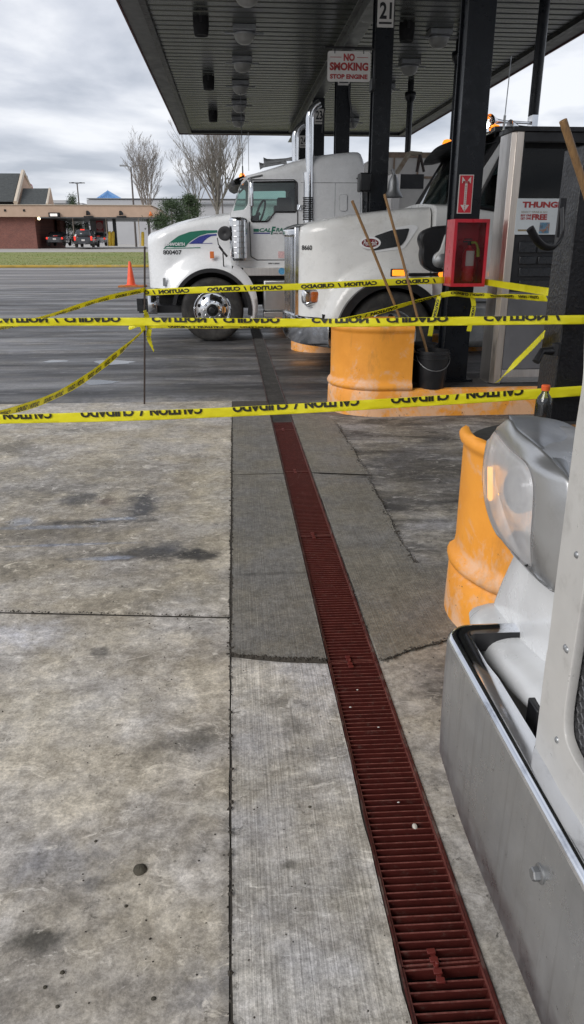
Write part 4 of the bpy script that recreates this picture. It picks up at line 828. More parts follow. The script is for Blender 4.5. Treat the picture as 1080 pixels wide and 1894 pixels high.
# ================= SHARED TRUCK PARTS =================
def wheel(root, x, z, yout, r, w=.28, side=-1, rim='chrome', holes=10, dual=False):
    """side -1: outer face towards -Y"""
    ax = Vector((0, side, 0)); o = Vector((x, yout, z)); k = -side
    mb = MB(); rr = .60 * r
    prof = [(rr * .96, -.03), (rr, .0), (rr * 1.06, .004), (r * .80, .012), (r * .90, .004), (r * .965, -.012), (r * .99, -.03)]
    n = 5
    for i in range(n):
        a = -.04 - i * (w - .08) / n; b_ = a - (w - .08) / n; m_ = (b_ - a) * .16
        prof += [(r, a), (r, b_ - m_), (r - .012, b_ - m_ * .8), (r - .012, b_)]
    prof += [(r * .99, -w + .03), (r * .93, -w), (rr, -w), (rr * .9, -w + .04)]
    mb.lathe(o, ax, prof, 56); wh = mb.build('wheel', 'rubber', root, sharp=50)
    mb = MB(); mb.lathe(o, ax, [(rr * 1.0, .004), (rr * .97, .012), (rr * .93, -.0), (rr * .90, -.045), (rr * .86, -.05), (rr * .60, -.012), (rr * .56, .0), (rr * .50, .008), (rr * .20, .008)], 48); mb.build('rim', rim, wh, sharp=50)
    mb = MB()
    for i in range(holes):
        a = 6.283 * (i + .5) / holes; c = o + Vector((math.cos(a) * rr * .735, side * -.0265, math.sin(a) * rr * .735)); mb.lathe(c, ax, [(.0, .006), (.030, .006), (.030, -.01)], 14)
    mb.build('hand_hole', 'void', wh)['kind'] = 'stuff'
    mb = MB(); mb.lathe(o, ax, [(rr * .32, .0), (rr * .31, .05), (rr * .27, .06), (rr * .26, .04), (rr * .2, .04), (rr * .19, .10), (rr * .14, .115), (0, .116)], 28); mb.build('hub_cap', 'blackpl', wh)
    mb = MB()
    for i in range(10):
        a = 6.283 * i / 10; c = o + Vector((math.cos(a) * rr * .44, 0, math.sin(a) * rr * .44)); mb.lathe(c, ax, [(.019, .005), (.019, .03), (.011, .045), (0, .05)], 8)
    mb.build('lug_nuts', 'chrome', wh)
    return wh
def loft(mb, xs, sec, cap0=True, cap1=True):
    rows = []
    for x in xs:
        h = sec(x); full = [(x, y, z) for y, z in h] + [(x, 2 * YC - y, z) for y, z in reversed(h[:-1])]; rows.append(full)
    mb.grid(rows)
    n = len(rows[0])
    if cap0: mb.s.append(False); mb.f.append(tuple(len(mb.v) - n * len(rows) + k for k in range(n)))
    if cap1: mb.s.append(False); mb.f.append(tuple(len(mb.v) - n + k for k in range(n)))
def hood_section(x, yc, zb, zt, wh, wf, zf, rc=.16, bulge=None, crown=.05, zlip=None, blend=.14):
    """half section on the -Y side from the bottom edge up and over to the centre line"""
    out = []; n = 16
    ztop = zt - rc
    for i in range(n + 1):
        z = zb + (ztop - zb) * i / n
        f = 1 - sst((z - (zf - blend)) / (2 * blend)); w = wh + (wf - wh) * f
        if bulge: w += bulge(x, z)
        out.append((yc - w, z))
    for i in range(1, 9):
        a = i / 8 * math.pi / 2; out.append((yc - (wh - rc + rc * math.cos(a)), ztop + rc * math.sin(a) * .8))
    y1 = out[-1][0]; z1 = out[-1][1]
    for i in range(1, 5):
        t = i / 4; out.append((y1 + (yc - y1) * t, z1 + crown * math.sin(t * math.pi / 2)))
    return out
def arch_band(mb, x, z, r0, r1, y0, y1, a0, a1, n=40):
    rows = []
    for k in range(n + 1):
        a = a0 + (a1 - a0) * k / n; c, s_ = math.cos(a), math.sin(a)
        rows.append([(x + c * r0, y1, z + s_ * r0), (x + c * r0, y0, z + s_ * r0), (x + c * r1, y0, z + s_ * r1), (x + c * r1, y1, z + s_ * r1)])
    mb.grid(rows, True)

# ================= STRIPED WHITE TRUCK =================
YK = 12.75; YC = YK + 1.22
def K(px, py, y=YK): q = P(px, py, Y=y); return q.x, q.z
wx, _ = K(393, 577); wz = .525
tk = thing('semi_truck', 'clean white semi truck with green and blue stripes on its hood', 'truck', (wx, YC, 0), 'white semi trucks at the pumps')
top_px = [(268, 434), (272, 431), (280, 428), (300, 420), (324, 411), (346, 405), (368, 400), (390, 396.5), (410, 394), (430, 391), (446, 388)]
tx = [K(*p, y=YK + .35)[0] for p in top_px]; tz = [K(*p, y=YK + .35)[1] for p in top_px]
hx0 = K(267, 480)[0]; hx1 = K(428, 470)[0]; tx[0] = hx0
Ra = .655; zlow = K(275, 535)[1]
def kb(x):
    d = abs(x - wx); zl = zlow if x < wx else K(480, 560)[1]
    if d < Ra: return max(zl, wz + math.sqrt(max(0, Ra * Ra - d * d)))
    return zl
def kbulge(x, z):
    d = math.hypot(x - wx, z - wz); return .13 * sst(1 - (d - Ra) / .34) * (1 if z < 1.7 else 0)
def ksec(x):
    t = min(1, max(0, (x - hx0) / .38)); ws = .62 + .36 * math.sqrt(1 - (1 - t) ** 2); zt = interp(x, tx, tz); zb = kb(x)
    if x > hx1: zt = 1.28 + .0 * zt - (x - hx1) * .9; zt = max(zt, zb + .05)
    return hood_section(x, YC, zb, zt, ws * .97, ws + .03 * t + .08 * sst((x - hx0) / 1.2), 1.15, rc=min(.17, (zt - zb) * .45), bulge=kbulge, blend=.35)
xs = sorted(set([hx0 + (hx1 - hx0) * k / 70 for k in range(71)] + [wx - Ra + .004 * k for k in range(8)] + [wx + Ra - .004 * k for k in range(8)]))
xs = [x for x in xs if x <= hx1]
mb = MB(); loft(mb, xs, ksec, cap0=True, cap1=True); hd = mb.build('hood', 'white', tk, sharp=50)
# rear fender quarter sweeping behind the wheel
fx = K(463, 500)[0]; mb = MB()
for s_ in (-1, 1):
    rows = []
    for k in range(26):
        a = R(62) - R(74) * k / 25; rin = Ra; rout = Ra + .19 - .10 * k / 25
        x_, z_ = math.cos(a), math.sin(a); y0 = YC + s_ * 1.215; y1 = YC + s_ * .8
        rows.append([(wx + x_ * rin, y1, wz + z_ * rin), (wx + x_ * rin, y0, wz + z_ * rin), (wx + x_ * (rin + .05), y0 + s_ * .012, wz + z_ * (rin + .05)), (wx + x_ * rout, y0 - s_ * .03, wz + z_ * rout), (wx + x_ * rout, y1, wz + z_ * rout)])
    mb.grid(rows); mb.build('fender_rear', 'white', tk, sharp=60); mb = MB()
mb = MB()
for s_ in (-1, 1): mb = MB(); arch_band(mb, wx, wz, Ra - .05, Ra + .012, YC + s_ * 1.235, YC + s_ * .9, R(172), R(-8)); mb.build('arch_trim', 'blackpl', tk, sharp=50)
mb = MB(); mb.box(wx - .6, wx + .62, YC - .8, YC + .8, wz + .25, 1.25); mb.box(wx - .95, wx + 5.2, YC - .45, YC + .45, .55, .95); mb.box(wx + .5, wx + .72, YC - 1.1, YC + 1.1, .55, 1.2); mb.build('chassis', 'void', tk)
wheel(tk, wx, wz, YK + .03, wz); wheel(tk, wx, wz, 2 * YC - YK - .03, wz, side=1)
# bumper
a = K(259, 548); b_ = K(291, 581); bx0 = K(262, 560)[0]
def bplan(off): return [(b_[0] - off * 0, YC - 1.2 + off), (a[0] + .12, YC - 1.17 + off), (a[0] + .02 + off, YC - .9), (a[0] - .03 + off, YC), (a[0] + .02 + off, YC + .9), (a[0] + .12, YC + 1.17 - off), (b_[0], YC + 1.2 - off)]
mb = MB(); mb.grid([[(x, y, z) for x, y in bplan(o)] for z, o in ((a[1] - .01, .03), (a[1], .0), ((a[1] + b_[1]) / 2, -.01), (b_[1] + .03, .0), (b_[1], .03))]); mb.build('bumper', 'chrome', tk, solid=.01)
mb = MB(); mb.box(a[0] - .10, a[0] - .0, YC - .9, YC - .78, b_[1] + .02, a[1] - .06); mb.box(a[0] - .06, b_[0] + .6, YC - 1.0, YC + .9, b_[1], b_[1] + .12); mb.build('tow_hook', 'blackpl', tk)
# marker light, badge recess
def plaque(px0, py0, px1, py1, y, th, name, mat, parent, bevel=.004):
    A = P(px0, py0, Y=y); B = P(px1, py1, Y=y); mb = MB(); mb.box(A.x, B.x, y - th, y, B.z, A.z); return mb.build(name, mat, parent, bevel=bevel)
yh = YC - 1.03
plaque(388, 465, 396, 478, yh - .045, .03, 'marker_light', 'amberoff', tk)
plaque(301, 514, 307, 529, yh - .03, .03, 'side_reflector', 'galv', tk)
# decals: drawn on the hood side a hair outside the skin
from mathutils.bvhtree import BVHTree
def skin_bvh(o): return BVHTree.FromPolygons([v.co.copy() for v in o.data.vertices], [tuple(p.vertices) for p in o.data.polygons])
def decal(vs2, fs, bvh, ydef, name, mat, parent, cuts=0, off=.004):
    """vs2: (x,z) points pressed onto the -Y side of a skin"""
    bm = bmesh.new(); bv = [bm.verts.new((x, 0, z)) for x, z in vs2]
    for f in fs:
        try: bm.faces.new([bv[i] for i in f])
        except Exception: pass
    if cuts:
        bmesh.ops.triangulate(bm, faces=bm.faces[:])
        for _ in range(cuts): bmesh.ops.subdivide_edges(bm, edges=bm.edges[:], cuts=1, use_grid_fill=True); bmesh.ops.triangulate(bm, faces=bm.faces[:])
    bm.verts.index_update(); mb = MB(); out = []
    for v in bm.verts:
        h = bvh.ray_cast(Vector((v.co.x, ydef - 1.5, v.co.z)), Vector((0, 1, 0))); out.append((v.co.x, (h[0].y if h[0] and h[0].y < ydef + .6 else ydef) - off, v.co.z))
    mb.add(out, [tuple(q.index for q in f.verts) for f in bm.faces]); bm.free(); return mb.build(name, mat, parent)
bvh = skin_bvh(hd)
def poly_px(pp, y): return [K(*p, y=y) for p in pp]
def C1(cx, cy): return 250 + cx / 3.375, 270 + cy / 3.375
def strip2(topl, botl, y):
    """quad strip between two px polylines"""
    n = 24; o = []; f = []
    def samp(pl, t):
        k = t * (len(pl) - 1); i = min(int(k), len(pl) - 2); k -= i; return (pl[i][0] * (1 - k) + pl[i + 1][0] * k, pl[i][1] * (1 - k) + pl[i + 1][1] * k)
    for i in range(n + 1):
        for pl in (topl, botl): o.append(K(*C1(*samp(pl, i / n)), y=y))
    return o, [(2 * i, 2 * i + 1, 2 * i + 3, 2 * i + 2) for i in range(n)]
v_, f_ = strip2([(176, 638), (215, 600), (270, 560), (340, 535), (420, 526), (512, 525)], [(310, 630), (325, 612), (350, 590), (400, 560), (450, 545), (512, 541)], yh); decal(v_, f_, bvh, yh, 'green_stripe', 'darkgreen', hd)
v_, f_ = strip2([(176, 639), (405, 632)], [(172, 643), (408, 637)], yh); decal(v_, f_, bvh, yh, 'green_line', 'darkgreen', hd, off=.0045)
v_, f_ = strip2([(333, 611), (360, 590), (400, 565), (450, 551), (508, 549)], [(418, 608), (432, 590), (450, 575), (475, 562), (508, 559)], yh); decal(v_, f_, bvh, yh, 'blue_stripe', 'blue', hd)
v_, f_ = strip2([(336, 610), (480, 605)], [(340, 611), (482, 609)], yh); decal(v_, f_, bvh, yh, 'blue_line', 'blue', hd, off=.0045)
def text_decal(s, px0, py0, px1, py1, bvh, y, mat, parent, bold=.03, shear=0, off=.006, flip=False, name='lettering'):
    vs, fs, _ = text2d(s, bold, shear=shear); A = K(px0, py0, y=y); B = K(px1, py1, y=y); vv = [(A[0] + (B[0] - A[0]) * x, B[1] + (A[1] - B[1]) * yy) for x, yy in vs]
    return decal(vv, fs, bvh, y, name, mat, parent, off=off)
text_decal('KENWORTH', *C1(176, 603), *C1(308, 624), bvh, yh, 'white', hd, off=.009)
text_decal('800407', *C1(170, 650), *C1(288, 678), bvh, yh, 'ink', hd, .02, name='fleet_number')
# cab + sleeper
ycab = YK + .10; halfc = YC - ycab
cs = [(428, 394), (446, 338), (456, 327), (556, 327), (556, 492), (430, 492), (424, 470)]
win = rounded([C1(735, 226), C1(1002, 222), C1(1003, 412), C1(872, 412), C1(828, 471), C1(724, 472)], 3.5)
ws_ = rounded([(431, 391), (442, 346), (456, 332), (460, 338), (459, 378), (452, 388)], 2)
def to2(pp, y): return [K(*p, y=y) for p in pp]
mb = MB(); fw = MB()
for yy in (2 * YC - ycab - .03, ycab + .03): mb = MB(); plate(mb, to2(cs, ycab), [to2(win, ycab), to2(ws_, ycab)], (0, yy, 0), (1, 0, 0), (0, 0, 1), .05, .004); cab = mb.build('cab_side', 'white', tk, sharp=30)
mb = MB(); A = K(434, 391, y=ycab); B = K(447, 336, y=ycab); C_ = K(424, 400, y=ycab)
mb.face([(A[0] - .02, ycab + .06, A[1]), (A[0] - .02, 2 * YC - ycab - .06, A[1]), (B[0], 2 * YC - ycab - .06, B[1]), (B[0], ycab + .06, B[1])]); mb.build('windshield', 'glass', cab)
GG = glassm('greenish_glass', (.55, .72, .66))
for (w_, dy_) in ((win, .03), (ws_, .03)):
    for yy in (ycab + dy_, 2 * YC - ycab - dy_):
        mb = MB(); mb.face([(x, yy, z) for x, z in to2(w_, ycab)]); mb.build('side_glass', GG, cab)
mb = MB()   # dark window seals
for w_ in (win,):
    o2 = to2(w_, ycab); cx_ = sum(p[0] for p in o2) / len(o2); cz_ = sum(p[1] for p in o2) / len(o2); 
    mb.tube([(x, ycab - .002, z) for x, z in o2 + o2[:1]], .014, 6, cap=False)
mb.build('window_seal', 'blackpl', cab)
# interior
mb = MB(); q = K(553, 340); r_ = K(470, 430); s1 = K(440, 400)
mb.box(q[0], q[0] + .04, ycab + .06, 2 * YC - ycab - .06, r_[1] - .4, q[1]); mb.box(s1[0], q[0], ycab + .06, 2 * YC - ycab - .06, .9, .95)
mb.box(s1[0] - .02, s1[0] + .35, ycab + .07, 2 * YC - ycab - .07, .95, K(440, 398)[1]); sx = K(530, 400)[0]
for yy in (YC - .7, YC + .3): mb.box(sx - .1, sx + .12, yy, yy + .45, .95, K(530, 362 if yy < YC else 372)[1])
mb.build('interior', 'void', cab)
mb = MB(); c = K(*C1(790, 410)); pts = [(c[0] + .08 * math.sin(a) * .9 + .06 * math.cos(a), YC - .55 + .22 * math.cos(a), c[1] + .2 * math.sin(a)) for a in [6.283 * k / 20 for k in range(21)]]; mb.tube(pts, .018, 6, cap=False); mb.tube([(c[0], YC - .55, c[1]), (c[0] - .3, YC - .55, c[1] - .2)], .03, 6); mb.build('steering_wheel', 'blackpl', cab)
# door lines, handle
dl = [C1(712, 222), C1(722, 212), C1(990, 210), C1(1012, 228), C1(1014, 480)]; d2 = [C1(1014, 480), C1(1014, 640), C1(1000, 712), C1(760, 712), C1(722, 690), C1(714, 480), C1(712, 222)]
mb = MB(); mb.tube([(x, ycab - .000, z) for x, z in to2(rounded(dl + d2[:-1], 2), ycab)], .009, 5, cap=False); mb.build('door_seam', 'blackpl', cab)
A = K(*C1(1022, 375), y=ycab); mb = MB(); mb.tube([(A[0], ycab - .03, A[1] - .05), (A[0] + .02, ycab - .05, A[1]), (A[0] + .09, ycab - .05, A[1])], .014, 6); mb.box(A[0] - .03, A[0] + .03, ycab - .02, ycab + .01, A[1] - .06, A[1] + .02); mb.build('door_handle', 'chrome', cab)
bvc = skin_bvh(cab); yc_ = ycab - .001
def flat_text(s, c0, c1, mat, name='lettering', bold=.03, shear=0, parent=cab, y=None):
    y = ycab - .004 if y is None else y; A = K(*c0, y=y); B = K(*c1, y=y); mb = MB(); put_text(mb, s, ((A[0] + B[0]) / 2, y, (A[1] + B[1]) / 2), (1, 0, 0), (0, 0, 1), B[0] - A[0], A[1] - B[1], bold, shear); return mb.build(name, mat, parent)
flat_text('CAL', C1(775, 513), C1(848, 537), 'darkgreen', shear=.25, bold=.035); flat_text('F', C1(846, 503), C1(878, 553), 'darkgreen', shear=.25, bold=.04); flat_text('RAC', C1(878, 511), C1(950, 535), 'darkgreen', shear=.25, bold=.035)
flat_text('WELL SERVICES', C1(862, 541), C1(950, 549), 'ink', shear=.2)
mb = MB()
for c0, c1 in (((738, 517), (772, 536)), ((955, 517), (990, 534))): A = K(*C1(*c0), y=ycab); B = K(*C1(*c1), y=ycab); mb.box(A[0], B[0], ycab - .005, ycab - .003, B[1], A[1])
mb.build('green_bar', 'darkgreen', cab)
mb = MB(); A = K(*C1(738, 541), y=ycab); B = K(*C1(842, 548), y=ycab); mb.box(A[0], B[0], ycab - .005, ycab - .003, B[1], A[1]); mb.build('blue_bar', 'blue', cab)
flat_text('GFB 91,000G', C1(830, 729), C1(900, 739), 'ink', name='weight_lettering', y=ycab - .016)
mb = MB(); A = K(*C1(892, 658), y=ycab); B = K(*C1(935, 700), y=ycab); mb.box(A[0], B[0], ycab - .004, ycab - .002, B[1], A[1]); mb.build('sticker', pm('pinkish_sticker', (.75, .5, .5), .5, var=.4, scale=60), cab)
# lower cab: white skirt, chrome step strip, tank box
def kbox(px0, py0, px1, py1, ya, yb2, name, mat, parent=tk, bevel=.006):
    A = K(px0, py0, y=ya); B = K(px1, py1, y=ya); mb = MB(); mb.box(A[0], B[0], ya, yb2, B[1], A[1]); return mb.build(name, mat, parent, bevel=bevel)
kbox(440, 482, 640, 495, ycab - .012, ycab + .3, 'side_skirt', 'white')
kbox(450, 495, 668, 509.5, ycab - .04, ycab + .3, 'step_plate', 'steel')
TREAD = pm('tread_plate', (.42, .42, .42), .38, .9, var=.1, bmp=.8, bscale=55)
kbox(487, 518, 600, 575, ycab - .02, ycab + .6, 'fuel_tank', TREAD, bevel=.03)
kbox(488, 577, 600, 586, ycab - .06, ycab + .3, 'lower_step', TREAD)
kbox(470, 509.5, 660, 521, ycab + .05, ycab + .5, 'underbody', 'void')
A = K(*C1(915, 782), y=ycab - .045); mb = MB(); mb.lathe((A[0], ycab - .041, A[1]), (0, -1, 0), [(.0, .004), (.055, .004), (.055, 0)], 16); mb.build('round_sticker', pm('sky_blue', (.1, .35, .6), .4, var=.5, scale=60), tk)
# roof + sleeper loft
rp = [(443, 333), (457, 326), (470, 322), (502, 310), (530, 299), (546, 294), (580, 285), (620, 280), (650, 277), (660, 277.5), (666, 282), (668, 290)]
rX = [K(*p, y=ycab + .3)[0] for p in rp]; rZ = [K(*p, y=ycab + .3)[1] for p in rp]; xcab = K(556, 400, y=ycab)[0]; zroofb = K(500, 329, y=ycab)[1]; zsl = K(600, 496, y=ycab)[1]
def rsec(x):
    zt = interp(x, rX, rZ); zb = zroofb - .02 if x < xcab else zsl; w = halfc + .005; rc = min(.22, max(.02, (zt - zb) * .8)); return hood_section(x, YC, zb, zt, w, w, zb - 1, rc=rc, crown=.06)
xs = [rX[0] + (xcab - .001 - rX[0]) * k / 16 for k in range(17)] + [xcab + (rX[-1] - xcab) * k / 26 for k in range(27)]
mb = MB(); loft(mb, xs, rsec); slp = mb.build('sleeper', 'white', tk, sharp=45)
for nm, A_, B_ in (('hatch', (629, 360), (641, 390)),):
    A = K(*A_, y=ycab); B = K(*B_, y=ycab); mb = MB(); ring = rounded([(A[0], A[1]), (B[0], A[1]), (B[0], B[1]), (A[0], B[1])], .03); plate(mb, ring, [], (0, ycab - .008, 0), (1, 0, 0), (0, 0, 1), .014, .003); mb.build('hatch', 'white', slp)
    mb = MB(); mb.tube([(x, ycab - .010, z) for x, z in ring + ring[:1]], .007, 5, cap=False); mb.build('hatch_seal', 'galv', slp)
mb = MB(); z_ = K(600, 338, y=ycab)[1]; mb.tube([(xcab, ycab - .004, z_), (rX[-1] - .03, ycab - .004, z_)], .005, 4); x_ = K(620, 338, y=ycab)[0]; mb.tube([(x_, ycab - .004, z_), (x_, ycab - .004, zsl)], .005, 4); mb.build('panel_seam', 'galv', slp)
A = K(658, 330, y=ycab); mb = MB(); mb.add([(A[0], ycab - .01, A[1]), (A[0] + .09, ycab - .01, A[1] + .05), (A[0] + .09, ycab - .01, A[1] - .06)], [(0, 1, 2)]); mb.build('side_vent', 'blackpl', slp)
# visor
mb = MB(); v0 = K(431, 336, y=ycab); v1 = K(452, 327, y=ycab); rows = []
for k in range(9):
    t = k / 8 * 2 - 1; y = YC + t * (halfc + .02); bow = .10 * (1 - t * t); rows.append([(v1[0], y, v1[1] + .02), (v0[0] + .06 - bow, y, v0[1] + .045), (v0[0] - bow + .01, y, v0[1] - .0), (v0[0] + .03 - bow, y, v0[1] - .05), (v0[0] + .12, y, v0[1] - .02)])
mb.grid(rows); mb.build('visor', 'blackpl', tk, solid=.01)
for k in range(5):
    y = YC + (k - 2) * .42; mb = MB(); x_, z_ = K(446, 323, y=YC); mb.lathe((x_ - .0, y, interp(x_, rX, rZ) + .02), (0, 0, 1), [(.05, 0), (.05, .03), (.03, .06), (0, .065)], 10); mb.build('roof_light', 'amber', tk)
# air cleaner (chrome can), snorkel, hood mirror
A = K(442, 402); B = K(442, 482); yy = YK - .02; r_ = (K(458, 440)[0] - K(424, 440)[0]) / 2; xc = (K(458, 440)[0] + K(424, 440)[0]) / 2; hgt = A[1] - B[1]; mb = MB()
pr = [(0, 0), (r_ * .75, 0), (r_ * .9, .03)]
for k in range(7):
    zz = .04 + k * (hgt - .08) / 7; dz = (hgt - .08) / 7; pr += [(r_ * .97, zz), (r_ * .97, zz + dz * .82), (r_ * 1.02, zz + dz * .86), (r_ * 1.02, zz + dz * .96)]
pr += [(r_ * .92, hgt - .02), (r_ * .7, hgt), (0, hgt)]
mb.lathe((xc, yy, B[1]), (0, 0, 1), pr, 28); mb.build('air_cleaner', 'chrome', tk, sharp=40)
A = K(414, 432); mb = MB(); mb.lathe((A[0] + .02, YK - .05, A[1]), (-.25, -1, .0), [(.02, -.1), (.10, -.08), (.115, 0), (.11, .05), (.09, .055), (0, .03)], 24); mb.build('round_mirror', 'blackpl', tk)
mb = MB(); p0 = K(402, 440); p1 = K(404, 452); p2 = K(412, 462); p3 = K(413, 475); mb.tube([(p0[0], YK - .1, p0[1]), (p1[0], YK - .14, p1[1]), (p2[0], YK - .1, p2[1]), (p3[0], YK + .1, p3[1] - .15)], .010, 6)
q0 = K(405, 456); q1 = K(420, 474); mb.tube([(q0[0], YK - .16, q0[1]), (q1[0], YK - .14, q1[1])], [.03, .05], 10, flat=.4); mb.build('hood_mirror', 'blackpl', tk)
# door mirror
A = K(463, 336, y=YK - .12); B = K(470, 384, y=YK - .12); mb = MB(); mb.box(A[0] - .02, B[0] - .01, YK - .22, YK - .12, B[1], A[1]); mb.build('door_mirror', 'chrome', tk, bevel=.025)
mb = MB(); c = K(459, 330, y=YK); mb.tube([(c[0], YK + .1, c[1]), (A[0] + .0, YK - .15, A[1] + .06), (A[0], YK - .15, B[1] - .12), (c[0] + .05, YK + .1, B[1] - .15)], .014, 6); A2 = K(485, 328, y=YK); mb.tube([(A[0], YK - .15, A[1] + .05), (A2[0], YK - .1, A2[1] + .02)], .018, 6); mb.build('mirror_arm', 'galv', tk)
# exhaust stacks
def stack(px, top, y, bend, parent, bot=415, r=.075, zperf=None):
    a = K(px, bot, y=y); t_ = K(px, top, y=y); mb = MB(); pts = [Vector((a[0], y, a[1])), Vector((a[0], y, t_[1] - .22))] + [Vector((a[0] + bend * math.sin(u) * .17, y, t_[1] - .22 + .22 * (1 - math.cos(u)) * 0 + .24 * u / 1.2)) if 0 else Vector((a[0] + bend * .16 * (u / 1.2) ** 1.8, y, t_[1] - .22 + .22 * math.sin(u) / math.sin(1.2))) for u in (.3, .6, .9, 1.2)]
    mb.tube(pts, r, 18, cap=False); mb.tube([p + Vector((0, 0, .0)) for p in pts[-2:]], r * .8, 14); return mb.build('exhaust_stack', 'chrome', parent)
stack(572, 190, YK + .12, 1, tk, bot=322, r=.062); stack(546, 230, 2 * YC - YK - .3, 1, tk, bot=330, r=.065)
A = K(563, 318, y=YK + .0); B = K(581, 412, y=YK + .0); xm = (A[0] + B[0]) / 2 - .01; mb = MB(); mb.lathe((xm, YK + .12, B[1]), (0, 0, 1), [(.0, 0), (.085, 0), (.085, A[1] - B[1]), (.0, A[1] - B[1])], 24); mb.build('muffler', 'chrome', tk)
# perforated guard round the muffler: real little holes as dark studs
mb = MB(); hz = (A[1] - B[1]) * .55
for i in range(13):
    for k in range(9):
        a_ = -1.15 + 2.3 * (k + .5 * (i % 2)) / 9; zc_ = B[1] + .05 + i * (hz - .06) / 13; c = Vector((xm + .088 * math.sin(a_), YK + .12 - .088 * math.cos(a_), zc_)); mb.lathe(c, (math.sin(a_), -math.cos(a_), 0), [(0, .001), (.012, .001), (.012, -.01)], 8)
mb.build('heat_guard_holes', 'void', tk)['kind'] = 'stuff'
kbox(581, 318, 597, 410, YK + .13, YK + .16, 'heat_shield', 'chrome', bevel=.01)
flat_text('B', (587, 361), (592, 371), 'ink', parent=slp, y=YK + .125)
# roof rack horns
mb = MB()
for (pa, pb, rr_) in (((488, 300), (540, 294), .075), ((480, 307), (530, 300), .06)):
    a = P(*pa, Y=YC - .6 + .5 * (rr_ < .07)); b2 = P(*pb, Y=YC - .6 + .5 * (rr_ < .07)); mb.tube([a, a.lerp(b2, .12), a.lerp(b2, .35), a.lerp(b2, .8), b2], [rr_, rr_ * .6, .03, .022, .03], 12)
mb.build('air_horn', 'galv', tk)
mb = MB(); a = P(449, 325, Y=YK + .3); b2 = P(445, 172, Y=YK + .3); mb.tube([a, a.lerp(b2, .12)], .012, 6); mb.tube([a, b2], .0055, 5); mb.build('antenna', 'blackpl', tk)
mb = MB(); a = P(460, 316, Y=YC + .8); b2 = P(459, 245, Y=YC + .8); mb.tube([a, b2], .005, 5); mb.build('antenna', 'galv', tk)
# rear deck equipment seen behind pillar 21
kbox(668, 330, 682, 392, ycab + .1, ycab + 1.6, 'rear_rack', 'galv'); kbox(668, 345, 690, 350, ycab + .05, ycab + .1, 'rear_bracket', 'blackpl')
mb = MB(); mb.tube([(K(672, 378)[0], ycab + .08, K(672, 378)[1]), (K(672, 378)[0], ycab + .0, K(672, 378)[1])], .07, 14); mb.build('air_coupling', 'chrome', tk)
for xx in (rX[-1] + 1.0,): wheel(tk, xx, wz, YK + .03, wz); wheel(tk, xx, wz, 2 * YC - YK - .03, wz, side=1)

# ================= DUSTY WHITE TRUCK =================
YT = 8.80; YC = YT + 1.22
def Q(px, py, y=YT): q = P(px, py, Y=y); return q.x, q.z
K_ = K
def K(px, py, y=YT): q = P(px, py, Y=y); return q.x, q.z
pt = thing('semi_truck', 'dusty white semi truck numbered 8660 with chrome grille, behind the orange guard', 'truck', (1.9, YC, 0), 'white semi trucks at the pumps')
wx = K(724, 600)[0]; wz = .53; Ra = .61
tp_ = [(545, 421), (552, 415), (570, 409), (590, 404), (620, 398), (650, 393), (690, 388), (730, 383.5), (770, 380), (806, 378)]
tx = [K(*p, y=YC - .70)[0] for p in tp_]; tz = [K(*p, y=YC - .70)[1] for p in tp_]
hx0 = K(552, 500, y=YC - .57)[0]; hx1 = K(806, 450)[0]; tx[0] = hx0 - .01; zlow = K(560, 588, y=YT + .3)[1]
def kb(x):
    d = abs(x - wx); zl = zlow if x < wx else .75
    return max(zl, wz + math.sqrt(max(0, Ra * Ra - d * d))) if d < Ra else zl
def pbul(x, z):
    d = math.hypot(x - wx, z - wz); return .145 * sst((Ra + .26 - d) / .13) + .03 * sst((Ra + .9 - d) / .5)
zfx = [hx0, hx0 + .25, wx - .35, wx, wx + .5, hx1]; zfz = [1.02, 1.10, 1.32, 1.42, 1.38, 1.30]
def psec(x):
    t = min(1, max(0, (x - hx0) / (hx1 - hx0))); t2 = min(1, max(0, (x - hx0) / .45)); zt = interp(x, tx, tz)
    wh = .57 + .10 * t + .26 * math.sqrt(max(0, 1 - (1 - t2) ** 2)); return hood_section(x, YC, kb(x), zt, wh, wh + .10 * sst(t2), interp(x, zfx, zfz), rc=.15, bulge=pbul, blend=.40, crown=.02)
xs = sorted(set([hx0 + (hx1 - hx0) * k / 80 for k in range(81)] + [wx - Ra + .004 * k for k in range(8)] + [wx + Ra - .004 * k for k in range(8)])); xs = [x for x in xs if x <= hx1]
mb = MB(); loft(mb, xs, psec); hd = mb.build('hood', 'white2', pt, sharp=50)
mb = MB()
for s_ in (-1, 1): mb = MB(); arch_band(mb, wx, wz, Ra - .04, Ra + .055, YC + s_ * 1.235, YC + s_ * .9, R(168), R(8)); mb.build('arch_trim', 'blackpl', pt, sharp=50)
mb = MB(); mb.box(wx - .55, wx + .6, YC - .8, YC + .8, wz + .3, 1.2); mb.box(wx - .9, wx + 6.2, YC - .45, YC + .45, .55, .95); mb.build('chassis', 'void', pt)
wheel(pt, wx, wz, YT + .04, wz, rim='galv'); wheel(pt, wx, wz, 2 * YC - YT - .04, wz, side=1, rim='galv')
